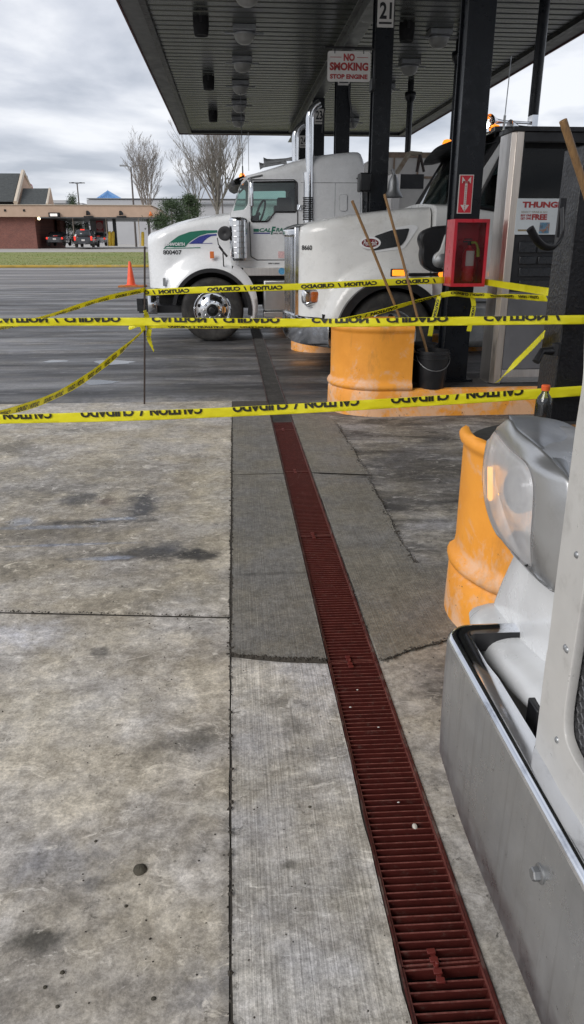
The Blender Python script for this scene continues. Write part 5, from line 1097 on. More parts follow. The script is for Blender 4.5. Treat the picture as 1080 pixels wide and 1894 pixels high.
# grille, V shaped in plan
gz0, gz1 = K(540, 588, y=YC - .4)[1], K(535, 430, y=YC - .4)[1]; gxc = K(528, 500, y=YC - .1)[0]; gxe = hx0 - .005; gw = .57
mb = MB(); mb.face([(gxe, YC - gw, gz0), (gxc + .03, YC, gz0), (gxc + .03, YC, gz1), (gxe, YC - gw, gz1)]); mb.face([(gxe, YC + gw, gz0), (gxc + .03, YC, gz0), (gxc + .03, YC, gz1), (gxe, YC + gw, gz1)]); mb.build('grille_backing', 'void', pt)
mb = MB()
for k in range(19):
    t = k / 18 * 2 - 1; y = YC + t * (gw - .05); x = gxc + (gxe - gxc) * abs(t) ** 1.3; mb.box(x - .006, x + .03, y - .012, y + .012, gz0 + .04, gz1 - .03)
mb.build('grille_bars', 'chrome', pt)
mb = MB()
def gsur(w0, w1, z0, z1, off):
    return [(gxc + (gxe - gxc) * abs(t) ** 1.3 - off, YC + t * gw, z) for t in [(-1 + 2 * k / 16) for k in range(17)] for z in (z0,)]
rows = [gsur(0, 0, gz1 - .05, 0, .0), gsur(0, 0, gz1 - .03, 0, .03), gsur(0, 0, gz1 + .03, 0, .03), gsur(0, 0, gz1 + .07, 0, -.02), [(p[0], p[1], p[2]) for p in gsur(0, 0, gz1 + .10, 0, -.12)]]
mb.grid(rows); mb.grid([gsur(0, 0, gz0 - .0, 0, 0), gsur(0, 0, gz0, 0, .03), gsur(0, 0, gz0 + .05, 0, .03), gsur(0, 0, gz0 + .06, 0, 0)])
for s_ in (-1, 1): mb.box(gxe - .045, gxe + .01, YC + s_ * gw - .03, YC + s_ * gw + .03, gz0, gz1 + .06)
mb.tube([(gxe - .04, YC - .42, gz1 + .02), (gxe - .02, YC - .42, gz1 - .08)], .02, 8)
mb.build('grille_surround', 'chrome', pt, bevel=.008)
# headlight on the fender corner
A = K(562, 534, y=YT + .30); B = K(597, 566, y=YT + .30); hxl = (A[0] + B[0]) / 2; hzl = (A[1] + B[1]) / 2
def skin_y(bv, x, z, d=YC - 1): h = bv.ray_cast(Vector((x, YC - 3, z)), Vector((0, 1, 0))); return h[0].y if h[0] else d
bvh = skin_bvh(hd); ysk = skin_y(bvh, hxl, hzl)
mb = MB(); rows = []
for k in range(9):
    u = k / 8 * math.pi / 2; s_ = math.cos(u); rows.append([(hxl + .135 * s_ * (abs(math.cos(a)) ** .6) * (1 if math.cos(a) > 0 else -1) - .02 * math.sin(u), ysk + .03 - .10 * math.sin(u), hzl + .105 * s_ * (abs(math.sin(a)) ** .6) * (1 if math.sin(a) > 0 else -1)) for a in [6.283 * j / 28 for j in range(28)]])
mb.grid(rows, True, True); hl = mb.build('headlight', glassm('lamp_cover', (.8, .8, .8)), pt)
mb = MB(); mb.box(hxl - .02, hxl + .09, ysk - .045, ysk - .0, hzl - .065, hzl + .06); mb.build('turn_signal', 'amberoff', hl, bevel=.015)
mb = MB(); mb.box(hxl - .10, hxl - .025, ysk - .035, ysk - .0, hzl - .07, hzl + .07); mb.lathe((hxl, ysk + .008, hzl), (0, -1, 0), [(.13, 0), (.14, .012), (.12, .02)], 24); mb.build('reflector', 'chrome', hl, bevel=.015)
plaque_ = plaque(725, 499, 748, 510, skin_y(bvh, *K(736, 505)) + .012, .035, 'marker_light', 'amber', pt, .01)
plaque(722, 497, 751, 512, skin_y(bvh, *K(736, 505)) + .012, .02, 'marker_base', 'blackpl', pt, .01)
# side vent and oval badge
def C2(cx, cy): return 500 + cx / 3.0, 160 + cy / 3.0
def fan(pts): return pts, [tuple(range(len(pts)))]
vout = rounded([C2(585, 870), C2(610, 850), C2(700, 785), C2(820, 762), C2(858, 775), C2(770, 900), C2(580, 925)], 6)
decal(*fan(to2(vout, YT)), bvh, YC - .9, 'vent_surround', 'white', hd, cuts=3, off=.006)
vin = rounded([C2(583, 915), C2(604, 829), C2(700, 795), C2(804, 784), C2(780, 850), C2(750, 885)], 4)
decal(*fan(to2(vin, YT)), bvh, YC - .9, 'side_vent', pm('vent_mesh', (.012, .014, .016), .5, bmp=1, bscale=80), hd, cuts=3, off=.012)
c = K(*C2(578, 868)); oc = lambda a_, b2: [(c[0] + a_ * math.cos(t), c[1] + b2 * math.sin(t)) for t in [6.283 * k / 28 for k in range(28)]]
decal(*fan(oc(.125, .07)), bvh, YC - .9, 'badge_rim', 'white', hd, cuts=2, off=.018); decal(*fan(oc(.10, .048)), bvh, YC - .9, 'badge', pm('maroon_badge', (.16, .012, .015), .25), hd, cuts=2, off=.023)
vs, fs, _ = text2d('Peterbilt', .0, shear=.3); decal([(c[0] - .08 + .16 * x, c[1] - .028 + .056 * y) for x, y in vs], fs, bvh, YC - .9, 'badge_lettering', 'white', hd, off=.027)
vs, fs, _ = text2d('8660', .03); A = K(*C2(176, 880), y=YC - .72); B = K(*C2(228, 908), y=YC - .72); decal([(A[0] + (B[0] - A[0]) * x, B[1] + (A[1] - B[1]) * y) for x, y in vs], fs, bvh, YC - .8, 'fleet_number', 'ink', hd, off=.006)
# chrome bumper
bt, bb = K(560, 589, y=YT + .3)[1], K(580, 641, y=YT + .2)[1]; xb = K(527, 600, y=YC - .1)[0]; xe = K(607, 610, y=YT + .05)[0]
def bp(o): return [(xe - o * .0, YC - s_ * (1.2 - o)) for s_ in (1,)] + [(xb + (xe - xb) * (abs(t) ** 3.2) + o, YC + t * (1.18 - o)) for t in [(-1 + 2 * k / 28) for k in range(29)]] + [(xe, YC + 1.2 - o)]
mb = MB(); mb.grid([[(x, y, z) for x, y in bp(o)] for z, o in ((bt - .01, .06), (bt, .03), (bt - .02, 0), (bt - .12, -.012), (bt - .20, .0), (bb + .06, .0), (bb + .015, .015), (bb, .05))]); mb.build('bumper', 'chrome', pt, solid=.008)
mb = MB(); mb.box(xe - .05, wx - Ra, YC - 1.0, YC + 1.0, bb + .1, bt + .05); mb.build('bumper_core', 'void', pt)
# cab
def cabloft(name, xa, xb2, z0, z1, w, mat, rc=.2, rootp=pt, n=16, fn=None):
    mb = MB(); loft(mb, [xa + (xb2 - xa) * k / n for k in range(n + 1)], fn or (lambda x: hood_section(x, YC, z0, z1, w, w, z0 - 1, rc=rc, crown=.05))); return mb.build(name, mat, rootp, sharp=45)
yc2 = YT + .12; w2 = YC - yc2; cx0 = 2.52; cx1 = 4.25; zwb = K(800, 378, y=YC)[1] - .03
cabloft('cowl', hx1 + .02, cx0 + .55, .95, zwb - .0, w2, 'white2', rc=.12)
outline = [(cx0 + .12, .95), (cx0 + .12, zwb - .05), (cx0 + .62, 2.76), (cx1, 2.82), (cx1, .95)]
wn2 = rounded([(cx0 + .30, 1.98), (cx0 + .60, 2.60), (cx0 + 1.35, 2.66), (cx0 + 1.42, 1.98), (cx0 + .9, 1.90)], .06)
for yy in (2 * YC - yc2 - .03, yc2 + .03): mb = MB(); plate(mb, outline, [wn2], (0, yy, 0), (1, 0, 0), (0, 0, 1), .05, .004); cab = mb.build('cab_side', 'white2', pt)
for yy in (yc2 + .03, 2 * YC - yc2 - .03): mb = MB(); mb.face([(x, yy, z) for x, z in wn2]); mb.build('side_glass', 'darkglass', cab)
mb = MB(); mb.tube([(x, yc2 - .0, z) for x, z in wn2 + wn2[:1]], .02, 6, cap=False); mb.build('window_seal', 'blackpl', cab)
mb = MB(); rows = []
for k in range(13):
    t = k / 12 * 2 - 1; bow = .10 * (1 - t * t); y = YC + t * (w2 - .06); rows.append([(cx0 + .10 - bow, y, zwb - .04), (cx0 + .32 - bow, y, (zwb + 2.76) / 2), (cx0 + .56 - bow, y, 2.76)])
mb.grid(rows); mb.build('windshield', glassm('windshield_glass', (.30, .38, .36)), cab)
mb = MB()
for t in (-1, 1): mb = MB(); y = YC + t * (w2 - .05); mb.tube([(cx0 + .10, y, zwb - .04), (cx0 + .58, y, 2.76)], .045, 8); mb.build('windshield_pillar', 'blackpl', cab)
mb = MB(); mb.box(cx0 + .2, cx1, yc2 + .06, 2 * YC - yc2 - .06, 1.2, 1.28); mb.box(cx0 + .15, cx0 + .55, yc2 + .1, 2 * YC - yc2 - .1, 1.28, zwb - .1); mb.box(cx1 - .05, cx1, yc2 + .06, 2 * YC - yc2 - .06, 1.2, 2.75)
for yy in (YC - .85, YC + .35): mb.box(cx1 - .65, cx1 - .45, yy, yy + .5, 1.28, 2.45)
mb.build('interior', 'void', cab)
random.seed(4); mb = MB(); rows = []
for i in range(6): rows.append([(cx0 + .22 + .06 * i + random.uniform(-.02, .02), YC - .95 + .12 * k, zwb - .09 + .13 * math.sin(math.pi * i / 5) * math.sin(math.pi * k / 6) + random.uniform(0, .04)) for k in range(7)])
mb.grid(rows); mb.build('dashboard_papers', 'signwhite', cab, sub=1)
mb = MB(); rows = []
for k in range(13):
    t = k / 12 * 2 - 1; bow = .14 * (1 - t * t); y = YC + t * (w2 + .0); rows.append([(cx0 + .75, y, 2.80 - .03 * t * t), (cx0 + .50 - bow, y, 2.81 - .05 * t * t), (cx0 + .30 - bow, y, 2.74 - .05 * t * t), (cx0 + .22 - bow, y, 2.66 - .05 * t * t), (cx0 + .34 - bow, y, 2.67 - .05 * t * t), (cx0 + .60, y, 2.73 - .05 * t * t)])
mb.grid(rows); mb.build('visor', 'blackpl', pt, solid=.008)
cabloft('roof', cx0 + .58, cx1, 2.74, 2.98, w2 + .005, 'white2', rc=.14, fn=lambda x: hood_section(x, YC, 2.74, 2.80 + .04 * sst((x - cx0 - .58) / 1.2), w2, w2, 0, rc=.05 + .09 * sst((x - cx0 - .58) / 1.2), crown=.05))
cabloft('sleeper', cx1 + .002, cx1 + 2.2, .95, 2.84, w2, 'white2', rc=.12)
mb = MB(); mb.tube([(3.55, yc2 - .003, .98), (3.55, yc2 - .003, 1.9)], .006, 4); mb.box(2.7, 5.6, yc2 - .01, yc2 + .02, .93, .99); mb.build('panel_seam', 'galv', cab)
mb = MB(); mb.box(2.75, 5.9, yc2 - .02, yc2 + .6, .38, .93); mb.build('fuel_tank', 'galv', pt, bevel=.08)
# roof lights, train horn, work light, antenna
for k, (px, py) in enumerate(((827, 262), (915, 236))):
    a = P(px, py + 4, Y=YT + .35 if k else YC + .3); mb = MB(); mb.lathe(a, (0, 0, 1), [(.06, -.01), (.065, .01), (.045, .045), (0, .055)], 16); mb.build('roof_light', 'amber', pt)
a = P(899, 231, Y=YT + .2); mb = MB(); mb.lathe(a, (-.5, -.8, 0), [(0, 0), (.04, 0), (.038, .02), (0, .025)], 14); mb.build('work_lamp', pm('lit_lamp', (1, 1, .9), .3, emit=(.95, 1, .88), estr=9), pt)
a = P(905, 224, Y=YT + .3); b2 = P(987, 228, Y=YT + .9); mb = MB(); mb.tube([a, a.lerp(b2, .06), a.lerp(b2, .15), a.lerp(b2, .3), a.lerp(b2, .85), b2], [.075, .055, .03, .018, .014, .022], 18, cap=False); c = P(944, 236, Y=YT + .4); mb.lathe(c, (-1, -.2, 0), [(.02, -.3), (.03, -.1), (.08, 0), (.085, .01), (.0, -.02)], 16); mb.box(b2.x - .05, b2.x + .02, b2.y - .08, b2.y + .08, b2.z - .2, b2.z + .08); mb.build('air_horn', 'chrome', pt)
mb = MB(); c = P(934, 243, Y=YT + .3); mb.box(c.x - .16, c.x + .16, c.y - .1, c.y + .1, c.z - .08, c.z + .04); mb.build('horn_base', 'blackpl', pt, bevel=.01)
mb = MB(); a = P(931, 240, Y=YT + .2); b2 = P(946, 104, Y=YT + .2); mb.tube([a, a.lerp(b2, .2)], .014, 6); mb.tube([a, b2], .006, 5); mb.build('antenna', 'galv', pt)
# big side mirror, leaning beside the extinguisher pillar
def MP(cx, cy, y): return P(760 + cx / 3.375, 180 + cy / 3.375, Y=y)
ym = YT - .12
o3 = [(70, 870), (90, 845), (150, 822), (245, 815), (262, 840), (262, 1060), (180, 1078), (140, 1075), (88, 1045), (74, 985), (84, 940), (68, 900)]
mb = MB(); ring = [MP(x, y, ym) for x, y in o3]; plate(mb, rounded([(p.x, p.z) for p in ring], .05), [], (0, ym + .06, 0), (1, 0, 0), (0, 0, 1), .10, .03); mr = mb.build('hood_mirror', 'blackpl', pt, sharp=40)
o3 = [(215, 850), (262, 845), (262, 1040), (190, 1068), (150, 1020), (148, 985), (180, 960)]
mb = MB(); ring = [MP(x, y, ym) for x, y in o3]; plate(mb, rounded([(p.x, p.z) for p in ring], .04), [], (0, ym - .03, 0), (1, 0, 0), (0, 0, 1), .03, .01); mb.build('mirror_face', 'white2', mr)
c = MP(185, 1010, ym - .03); mb = MB(); mb.lathe((c.x, c.y - .0, c.z), (-.2, -1, .2), [(.0, .045), (.04, .04), (.085, .02), (.10, 0)], 20); mb.build('round_mirror', 'galv', mr)
mb = MB(); c = P(816, 507, Y=YT - .02); mb.lathe(c, (0, -1, 0), [(.035, 0), (.035, .02), (.0, .03)], 12); mb.build('marker_light', 'amber', pt)
kbox(756, 505, 830, 511, YT - .0, YT + .03, 'side_lamp_strip', 'blackpl', parent=pt)
mb = MB(); A = P(905, 507, Y=yc2 - .03); mb.box(A.x, A.x + .17, yc2 - .03, yc2 - .01, A.z - .01, A.z + .012); mb.build('marker_light', 'amber', pt)
wheel(pt, 6.6, wz, YT + .03, wz, rim='galv'); wheel(pt, 6.6, wz, 2 * YC - YT - .03, wz, side=1, rim='galv')
# ================= NEAR SILVER / WHITE TRUCK =================
nt_ = thing('semi_truck', 'nearest white semi truck, cut off by the right edge, with big silver headlight', 'truck', (1.4, .4, 0))
# bumper: big plain face towards -X, rolled top edge, returning end
bx, bz0, bz1 = .507, .30, .70; YE = 1.59
def nb(y):   # plan offset of the face
    return bx + .012 * sst((y - .2) / 1.3) * 0
prof = [(.03, bz0), (.006, bz0 + .002), (0, bz0 + .012), (-.003, bz0 + .10), (-.004, .5), (-.004, bz1 - .045), (-.004, bz1 - .030), (-.004, bz1 - .022)] + [(-.004 + .020 * (1 - math.cos(a)), bz1 - .020 + .020 * math.sin(a)) for a in [math.pi / 2 * k / 7 for k in range(1, 8)]] + [(.030, bz1), (.045, bz1), (.058, bz1 - .003)]
path = [(bx, -.85 + (YE - .07 + .85) * k / 40) for k in range(41)]
path += [(bx + .07 - .07 * math.cos(a), YE - .07 + .07 * math.sin(a)) for a in [math.pi / 2 * k / 10 for k in range(1, 11)]] + [(bx + .16, YE + .0), (bx + .40, YE - .02)]
rows = []
for i, (x, y) in enumerate(path):
    a = path[max(0, i - 1)]; b_ = path[min(len(path) - 1, i + 1)]; d = Vector((b_[0] - a[0], b_[1] - a[1])).normalized(); n = Vector((d.y, -d.x))   # inward
    row = []
    for off, z in prof:
        oo = off if off < .02 else (off if y < YE - .2 else off * .9)
        ding = .006 * math.exp(-((y - .98) / .05) ** 2) * (1 if off > .02 else 0)
        zz = z
        if z < .45: zz = z + .0 + .05 * sst((y - YE + .30) / .30) * (1 if i < 44 else 1)
        row.append((x + n.x * oo, y + n.y * oo, zz - ding))
    rows.append(row)
mb = MB(); mb.grid([r_[:9] for r_ in rows]); bp_ = mb.build('bumper', 'bumper', nt_, sharp=70)
mb = MB(); mb.grid([r_[8:] for r_ in rows]); mb.build('rolled_edge', M['roll'], bp_, sharp=80)
mb = MB(); mb.grid([[(r_[-1][0], r_[-1][1], r_[-1][2]), (r_[-1][0] + .002, r_[-1][1], r_[-1][2] - .05)] for r_ in rows]); mb.build('inner_lip', 'blackpl', bp_)
bo = P(999, 1616, X=bx - .004); mb = MB(); mb.lathe(bo, (-1, 0, 0), [(.0, .003), (.0155, .003), (.0175, .0015), (.0175, -.001)], 24); mb.build('washer', 'galv', bp_)
mb = MB(); mb.lathe(bo, (-1, 0, 0), [(.0125, .003), (.0125, .013), (.0105, .0155), (0, .0155)], 6); mb.build('hex_bolt', 'galv', bp_, sharp=20, smooth=False)
mb = MB(); mb.box(bx + .10, bx + .5, -.8, YE - .25, bz0 + .05, bz1 - .12); mb.build('bumper_core', 'void', nt_)
mb = MB(); mb.box(.60, .655, 1.215, 1.265, .56, .70); mb.build('bumper_bracket', 'blackpl', nt_, bevel=.004)
# silver lower lip under the white panel: a swept rounded bar
SIL = pm('satin_silver', (.48, .485, .49), .34, .75, var=.10, scale=4, dirt=(.26, .255, .25), dirt_amt=(.5, .85), dscale=6, bmp=.08, bscale=160)
SILB = pm('scuffed_silver', (.66, .67, .68), .34, .12, var=.10, scale=6, dirt=(.78, .78, .78), dirt_amt=(.60, .7), dscale=22)
def C5(cx, cy): return 760 + cx / 3.056, 680 + cy / 3.056
lipA = [((318, 1400), .640), ((318, 1470), .612), ((345, 1560), .600), ((400, 1650), .597), ((470, 1730), .597), ((530, 1810), .597), ((600, 1880), .597), ((680, 1960), .600), ((760, 2080), .602), ((820, 2180), .604)]
lipM = [((335, 1370), .660), ((360, 1410), .632), ((400, 1480), .618), ((460, 1570), .612), ((530, 1660), .610), ((590, 1730), .610), ((650, 1800), .610), ((720, 1880), .612), ((800, 1980), .614), ((860, 2080), .616)]
lipB = [((385, 1338), .700), ((430, 1328), .690), ((490, 1400), .680), ((550, 1480), .676), ((620, 1560), .674), ((690, 1625), .672), ((760, 1685), .672), ((830, 1740), .672), ((900, 1800), .674), ((960, 1860), .676)]
def crow(ps): return catmull([P(*C5(*p), X=x) for p, x in ps], 5)
ra, rm_, rb = crow(lipA), crow(lipM), crow(lipB)
und = [p + Vector((.035, .0, -.03)) for p in ra]; und2 = [p + Vector((.10, -.01, -.035)) for p in ra]; bk = [p + Vector((.05, 0, -.005)) for p in rb]
mb = MB(); mb.grid([und2, und, ra, rm_, rb, bk]); lp = mb.build('valance', SILB, nt_, sub=2, sharp=180)
# white fender panel between the lip and the headlight
ptop = [((560, 1100), .70), ((610, 1092), .67), ((680, 1150), .665), ((740, 1210), .66), ((820, 1255), .66), ((900, 1260), .66)]
pbot = [((425, 1345), .70), ((470, 1400), .69), ((550, 1500), .684), ((640, 1600), .68), ((770, 1710), .678), ((880, 1810), .678)]
pt_ = catmull([P(*C5(*p), X=x) + Vector((.012, 0, .04)) for p, x in ptop], 5); pb_ = catmull([P(*C5(*p), X=x) + Vector((.01, 0, -.02)) for p, x in pbot], 5)
mid = [a.lerp(b_, .5) + Vector((-.006, 0, 0)) for a, b_ in zip(pt_, pb_)]
edge = [pt_[0] + Vector((.35, .05, .0)), mid[0] + Vector((.35, .05, 0)), pb_[0] + Vector((.35, .05, 0))]
mb = MB(); mb.grid([[edge[0]] + pt_, [edge[1]] + mid, [edge[2]] + pb_]); mb.build('fender_panel', 'white', nt_, sub=1, sharp=180)
mb = MB(); c = P(*C5(505, 1425), X=.683); mb.lathe(c, (-1, .2, .2), [(.0045, 0), (.0045, .004), (0, .005)], 10); mb.build('plug', 'blackpl', nt_)
# headlight pod
# housing outline swept: rings from the lens rim outward to the seam, then the top panel
lens_px = [(480, 360), (455, 400), (438, 470), (428, 540), (424, 610), (427, 690), (437, 760), (455, 830), (482, 900), (520, 965), (565, 1020), (620, 1075), (684, 1142), (684, 1080), (681, 1010), (683, 940), (688, 870), (693, 790), (697, 710), (690, 630), (672, 570), (640, 525), (600, 490), (560, 455), (520, 410)]
def lensX(px, py):   # depth of the pod surface: curves back towards the outer side and the top
    t = (px - 424) / 270.0; top = max(0, (560 - py) / 200.0)
    return .600 + .060 * max(0, 1 - t) ** 2.2 + .035 * top ** 1.6 + .03 * max(0, (py - 950) / 200.0)
Lp = [P(*C5(x, y), X=lensX(x, y)) for x, y in lens_px]
ring = catmull(Lp + [Lp[0]], 3)[:-1]
cx_ = sum((p for p in ring), Vector()) / len(ring); fwd = Vector((-1, 0, .1)).normalized()
rows = []
for s_, bul in ((1.0, 0), (.985, .006), (.93, .012), (.8, .017), (.6, .022), (.35, .026), (.12, .027), (.02, .027)): rows.append([cx_ + (p - cx_) * s_ + fwd * bul for p in ring])
m, ntr, b = nodes('hazed_lens'); v = tcoord(ntr); ntr.links.new(ramp(ntr, noise(ntr, v, 20, 5), .3, .7, (.62, .62, .63), (.8, .8, .8)), b.inputs['Base Color']); b.inputs['Roughness'].default_value = .16
trn = ntr.nodes.new('ShaderNodeBsdfTransparent'); msx = ntr.nodes.new('ShaderNodeMixShader'); outn = [n for n in ntr.nodes if n.type == 'OUTPUT_MATERIAL'][0]
msx.inputs[0].default_value = .80; trn.inputs[0].default_value = (.95, .95, .96, 1); ntr.links.new(trn.outputs[0], msx.inputs[1]); tl_ = ntr.nodes.new('ShaderNodeBsdfTranslucent'); tl_.inputs[0].default_value = (.95, .95, .95, 1); m2_ = ntr.nodes.new('ShaderNodeMixShader'); m2_.inputs[0].default_value = .45; ntr.links.new(b.outputs[0], m2_.inputs[1]); ntr.links.new(tl_.outputs[0], m2_.inputs[2]); ntr.links.new(m2_.outputs[0], msx.inputs[2]); ntr.links.new(msx.outputs[0], outn.inputs[0])
mb = MB(); mb.grid(rows, True, True); hlt = mb.build('headlight', m, nt_, sharp=180)
bowl = [];
for s_, bul in ((.995, -.004), (.95, -.02), (.8, -.05), (.5, -.08), (.15, -.09), (.01, -.09)): bowl.append([cx_ + (p - cx_) * s_ + fwd * bul + Vector((.0, .0, .0)) for p in ring])
mb = MB(); mb.grid(bowl, True, True); mb.build('reflector', pm('lamp_bowl', (.62, .62, .63), .3, .6, var=.12, scale=15), hlt, sharp=180)
c = P(*C5(605, 690), X=.640); mb = MB(); mb.lathe(c, (-1, -.25, .05), [(.052, -.02), (.055, 0), (.050, .004), (.044, -.006), (.03, .012), (.0, .018)], 30); mb.build('projector', pm('projector_glass', (.42, .43, .46), .08, .9, var=.2), hlt)
c = P(*C5(600, 1000), X=.645); mb = MB(); mb.lathe(c, (-1, -.25, .05), [(.03, -.02), (.032, 0), (.02, -.006), (.0, .008)], 24); mb.build('high_beam', pm('high_beam_chrome', (.6, .6, .62), .12, .9), hlt)
mb = MB(); a1 = [P(*C5(448, y), X=.662) for y in (560, 620, 690, 760)]; mb.tube(catmull(a1, 6), .0075, 8); mb.build('amber_bulb', pm('lit_amber', (1, .45, .05), .3, emit=(1, .42, .06), estr=3.5), hlt)
mb = MB(); mb.tube(ring + [ring[0]], .0022, 6, cap=False); mb.build('lens_gasket', pm('gasket', (.16, .15, .15), .5), hlt)
# silver housing: from lens rim out to the outer silhouette/seam
out_px = [(484, 345), (450, 392), (432, 465), (422, 540), (418, 610), (421, 692), (431, 765), (449, 838), (476, 910), (515, 978), (562, 1036), (640, 1115), (740, 1222), (800, 1262), (880, 1290), (905, 1150), (915, 1000), (920, 880), (915, 780), (905, 690), (885, 620), (800, 518), (700, 428), (600, 350), (556, 288)]
def houX(px, py):
    t = (px - 424) / 270.0; return .606 + .058 * max(0, 1 - t) ** 2.2 + .030 * max(0, (620 - py) / 300.0) ** 1.3 + (.02 if px > 760 else 0)
Op = [P(*C5(x, y), X=houX(x, y)) for x, y in out_px]; oring = catmull(Op + [Op[0]], 3)[:-1]
rows = [[p + Vector((.012, 0, 0)) for p in ring], [p + Vector((-.002, 0, .0)) for p in ring]]
for t, bl in ((.12, .004), (.35, .008), (.65, .008), (.9, .003), (1, 0)): rows.append([a.lerp(b_, t) + Vector((-bl * (1 if (a - b_).length > .02 else .15), 0, bl * .3 * (1 if (a - b_).length > .02 else 0))) for a, b_ in zip(ring, oring)])
rows.append([p + Vector((.004, .0, -.004)) for p in oring]); rows.append([p + Vector((.16, -.02, -.02)) for p in oring])
mb = MB(); mb.grid(rows, True, True); hs = mb.build('headlight_housing', SIL, nt_, sharp=180)
# side and top shell of the pod behind the outer silhouette
seam = [(484, 345), (520, 300), (556, 284), (600, 346), (700, 424), (800, 514), (885, 614), (925, 700)]
outer = [(500, 310), (545, 280), (600, 266), (660, 264), (730, 268), (800, 277), (870, 293), (960, 335)]
sm = catmull([P(*C5(x, y), X=houX(x, y) + .003) for x, y in seam[2:]], 6)[:31]
sm = [sm[0].lerp(sm[0], 0)] + sm[1:]
oz = sm[0].z + .008
ou = catmull([P(*C5(x, y), X=X_) for (x, y), X_ in zip([(548, 282), (640, 264), (730, 266), (800, 275), (870, 293), (960, 335)], (.665, .705, .75, .79, .83, .86))], 6)
rows = [[p + Vector((.002, 0, -.02)) for p in sm], sm] + [[a.lerp(b_, t) + Vector((0, 0, .008 * math.sin(math.pi * t))) for a, b_ in zip(sm, ou)] for t in (.04, .25, .5, .75, 1)] + [[p + Vector((.02, .01, -.03)) for p in ou], [p + Vector((.02, .02, -.22)) for p in ou]]
mb = MB(); mb.grid(rows); mb.build('fender_top', pm('slate_fender', (.30, .315, .34), .38, .6, var=.12, scale=5, dirt=(.42, .42, .42), dirt_amt=(.55, .8), dscale=10), nt_, sub=1, sharp=180)
# left front bulge of housing between lens top and fender top
# outer flank of the pod so it is solid from the side
fl_ = [p for p in oring]; ysort = sorted(range(len(fl_)), key=lambda i: fl_[i].y)
mb = MB(); left = catmull([P(*C5(x, y), X=houX(x, y)) for x, y in out_px[0:12]], 4); mb.grid([left, [p + Vector((.03, .012, 0)) for p in left], [p + Vector((.25, .03, 0)) for p in left]]); mb.build('housing_side', SIL, nt_, sharp=180)
# grille surround plate with rivets
GX = .553
def C6(cx, cy): return 760 + cx / 2.729, 1200 + cy / 2.729
def gy(px, py): p = P(px, py, X=GX); return (p.y, p.z)
outer_e = [C5(990, -400), C5(978, 60), C5(935, 330), C5(875, 800), C5(815, 1265), C5(765, 1690), C6(690, 0), C6(640, 400), C6(626, 520), C6(640, 590), C6(873, 980), C6(1000, 1190)]
inner_e = [C6(1000, 790), C6(873, 640), C6(815, 545), C6(780, 460), C6(772, 400), C6(776, 300), C5(935, 1500), C5(978, 1230), C5(1010, 950), C5(1045, 500), C5(1080, 0), C5(1100, -400)]
mb = MB(); plate(mb, rounded([gy(*p) for p in outer_e + inner_e], .02, 3), [], (GX + .008, 0, 0), (0, 1, 0), (0, 0, 1), .012, .003)
IV = pm('ivory_painted_metal', (.56, .55, .53), .36, .2, var=.07, scale=8, dirt=(.36, .35, .33), dirt_amt=(.55, .85), dscale=14)
gs = mb.build('grille_surround', IV, nt_, sharp=30)
oe = catmull([P(*p, X=GX + .004) for p in outer_e], 3); mb = MB(); mb.grid([oe, [p + Vector((.22, -.0, 0)) for p in oe]]); mb.build('surround_return', IV, nt_)
for px, py in (C5(940, 1058), C5(877, 1583), C6(740, 460), C6(790, 5)):
    c = P(px, py, X=GX + .0); mb = MB(); mb.lathe(c, (-1, 0, 0), [(.0065, 0), (.006, .002), (.004, .004), (0, .005)], 14); mb.build('rivet', 'galv', gs)
# honeycomb mesh: real hexagonal openings
mb = MB(); s = .0105; y0, y1, z0, z1 = .30, 1.03, .76, 1.35; r = 0; z = z0
while z < z1:
    y = y0 + (s * .87 if r % 2 else 0)
    while y < y1:
        o_ = [(GX + .022, y + s * 1.0 * math.sin(k * math.pi / 3), z + s * 1.0 * math.cos(k * math.pi / 3)) for k in range(6)]; i_ = [(GX + .020, y + s * .76 * math.sin(k * math.pi / 3), z + s * .76 * math.cos(k * math.pi / 3)) for k in range(6)]; d_ = [(GX + .034, q[1], q[2]) for q in i_]
        mb.add(o_ + i_ + d_, [(k, (k + 1) % 6, 6 + (k + 1) % 6, 6 + k) for k in range(6)] + [(6 + k, 6 + (k + 1) % 6, 12 + (k + 1) % 6, 12 + k) for k in range(6)])
        y += s * 1.74
    z += s * 1.5; r += 1
mb.build('grille_mesh', pm('mesh_grey', (.13, .13, .135), .4, .5, var=.2), nt_)
mb = MB(); mb.box(GX + .06, GX + .08, .2, 1.02, .72, 1.5); mb.build('radiator', 'void', nt_)
# the rest of the truck beyond the frame
YC = .42
mb = MB(); loft(mb, [.80 + 1.9 * k / 12 for k in range(13)], lambda x: hood_section(x, YC, .95, 1.18 + .75 * sst((x - .9) / 1.6) + (.0), .45 + .25 * (x - .8) / 1.9, 1.12, .0, rc=.05) if 0 else [(YC - 1.1, .95), (YC - 1.1, 1.13), (YC - .9, 1.2), (YC - .62, 1.24 + .55 * sst((x - .75) / 1.4)), (YC - .5, 1.34 + .6 * sst((x - .75) / 1.4)), (YC, 1.40 + .6 * sst((x - .75) / 1.4))]); mb.build('hood', 'white', nt_)
mb = MB(); loft(mb, [2.7 + 2.8 * k / 8 for k in range(9)], lambda x: hood_section(x, YC, .7, 2.9, 1.15, 1.15, 0, rc=.2)); mb.build('cab', 'white', nt_)
wheel(nt_, 1.75, .52, YC + 1.2, .52, side=1); wheel(nt_, 1.75, .52, YC - 1.2, .52)
mb = MB(); mb.box(.8, 5.2, YC - .45, YC + .45, .5, .9); mb.build('chassis', 'void', nt_)
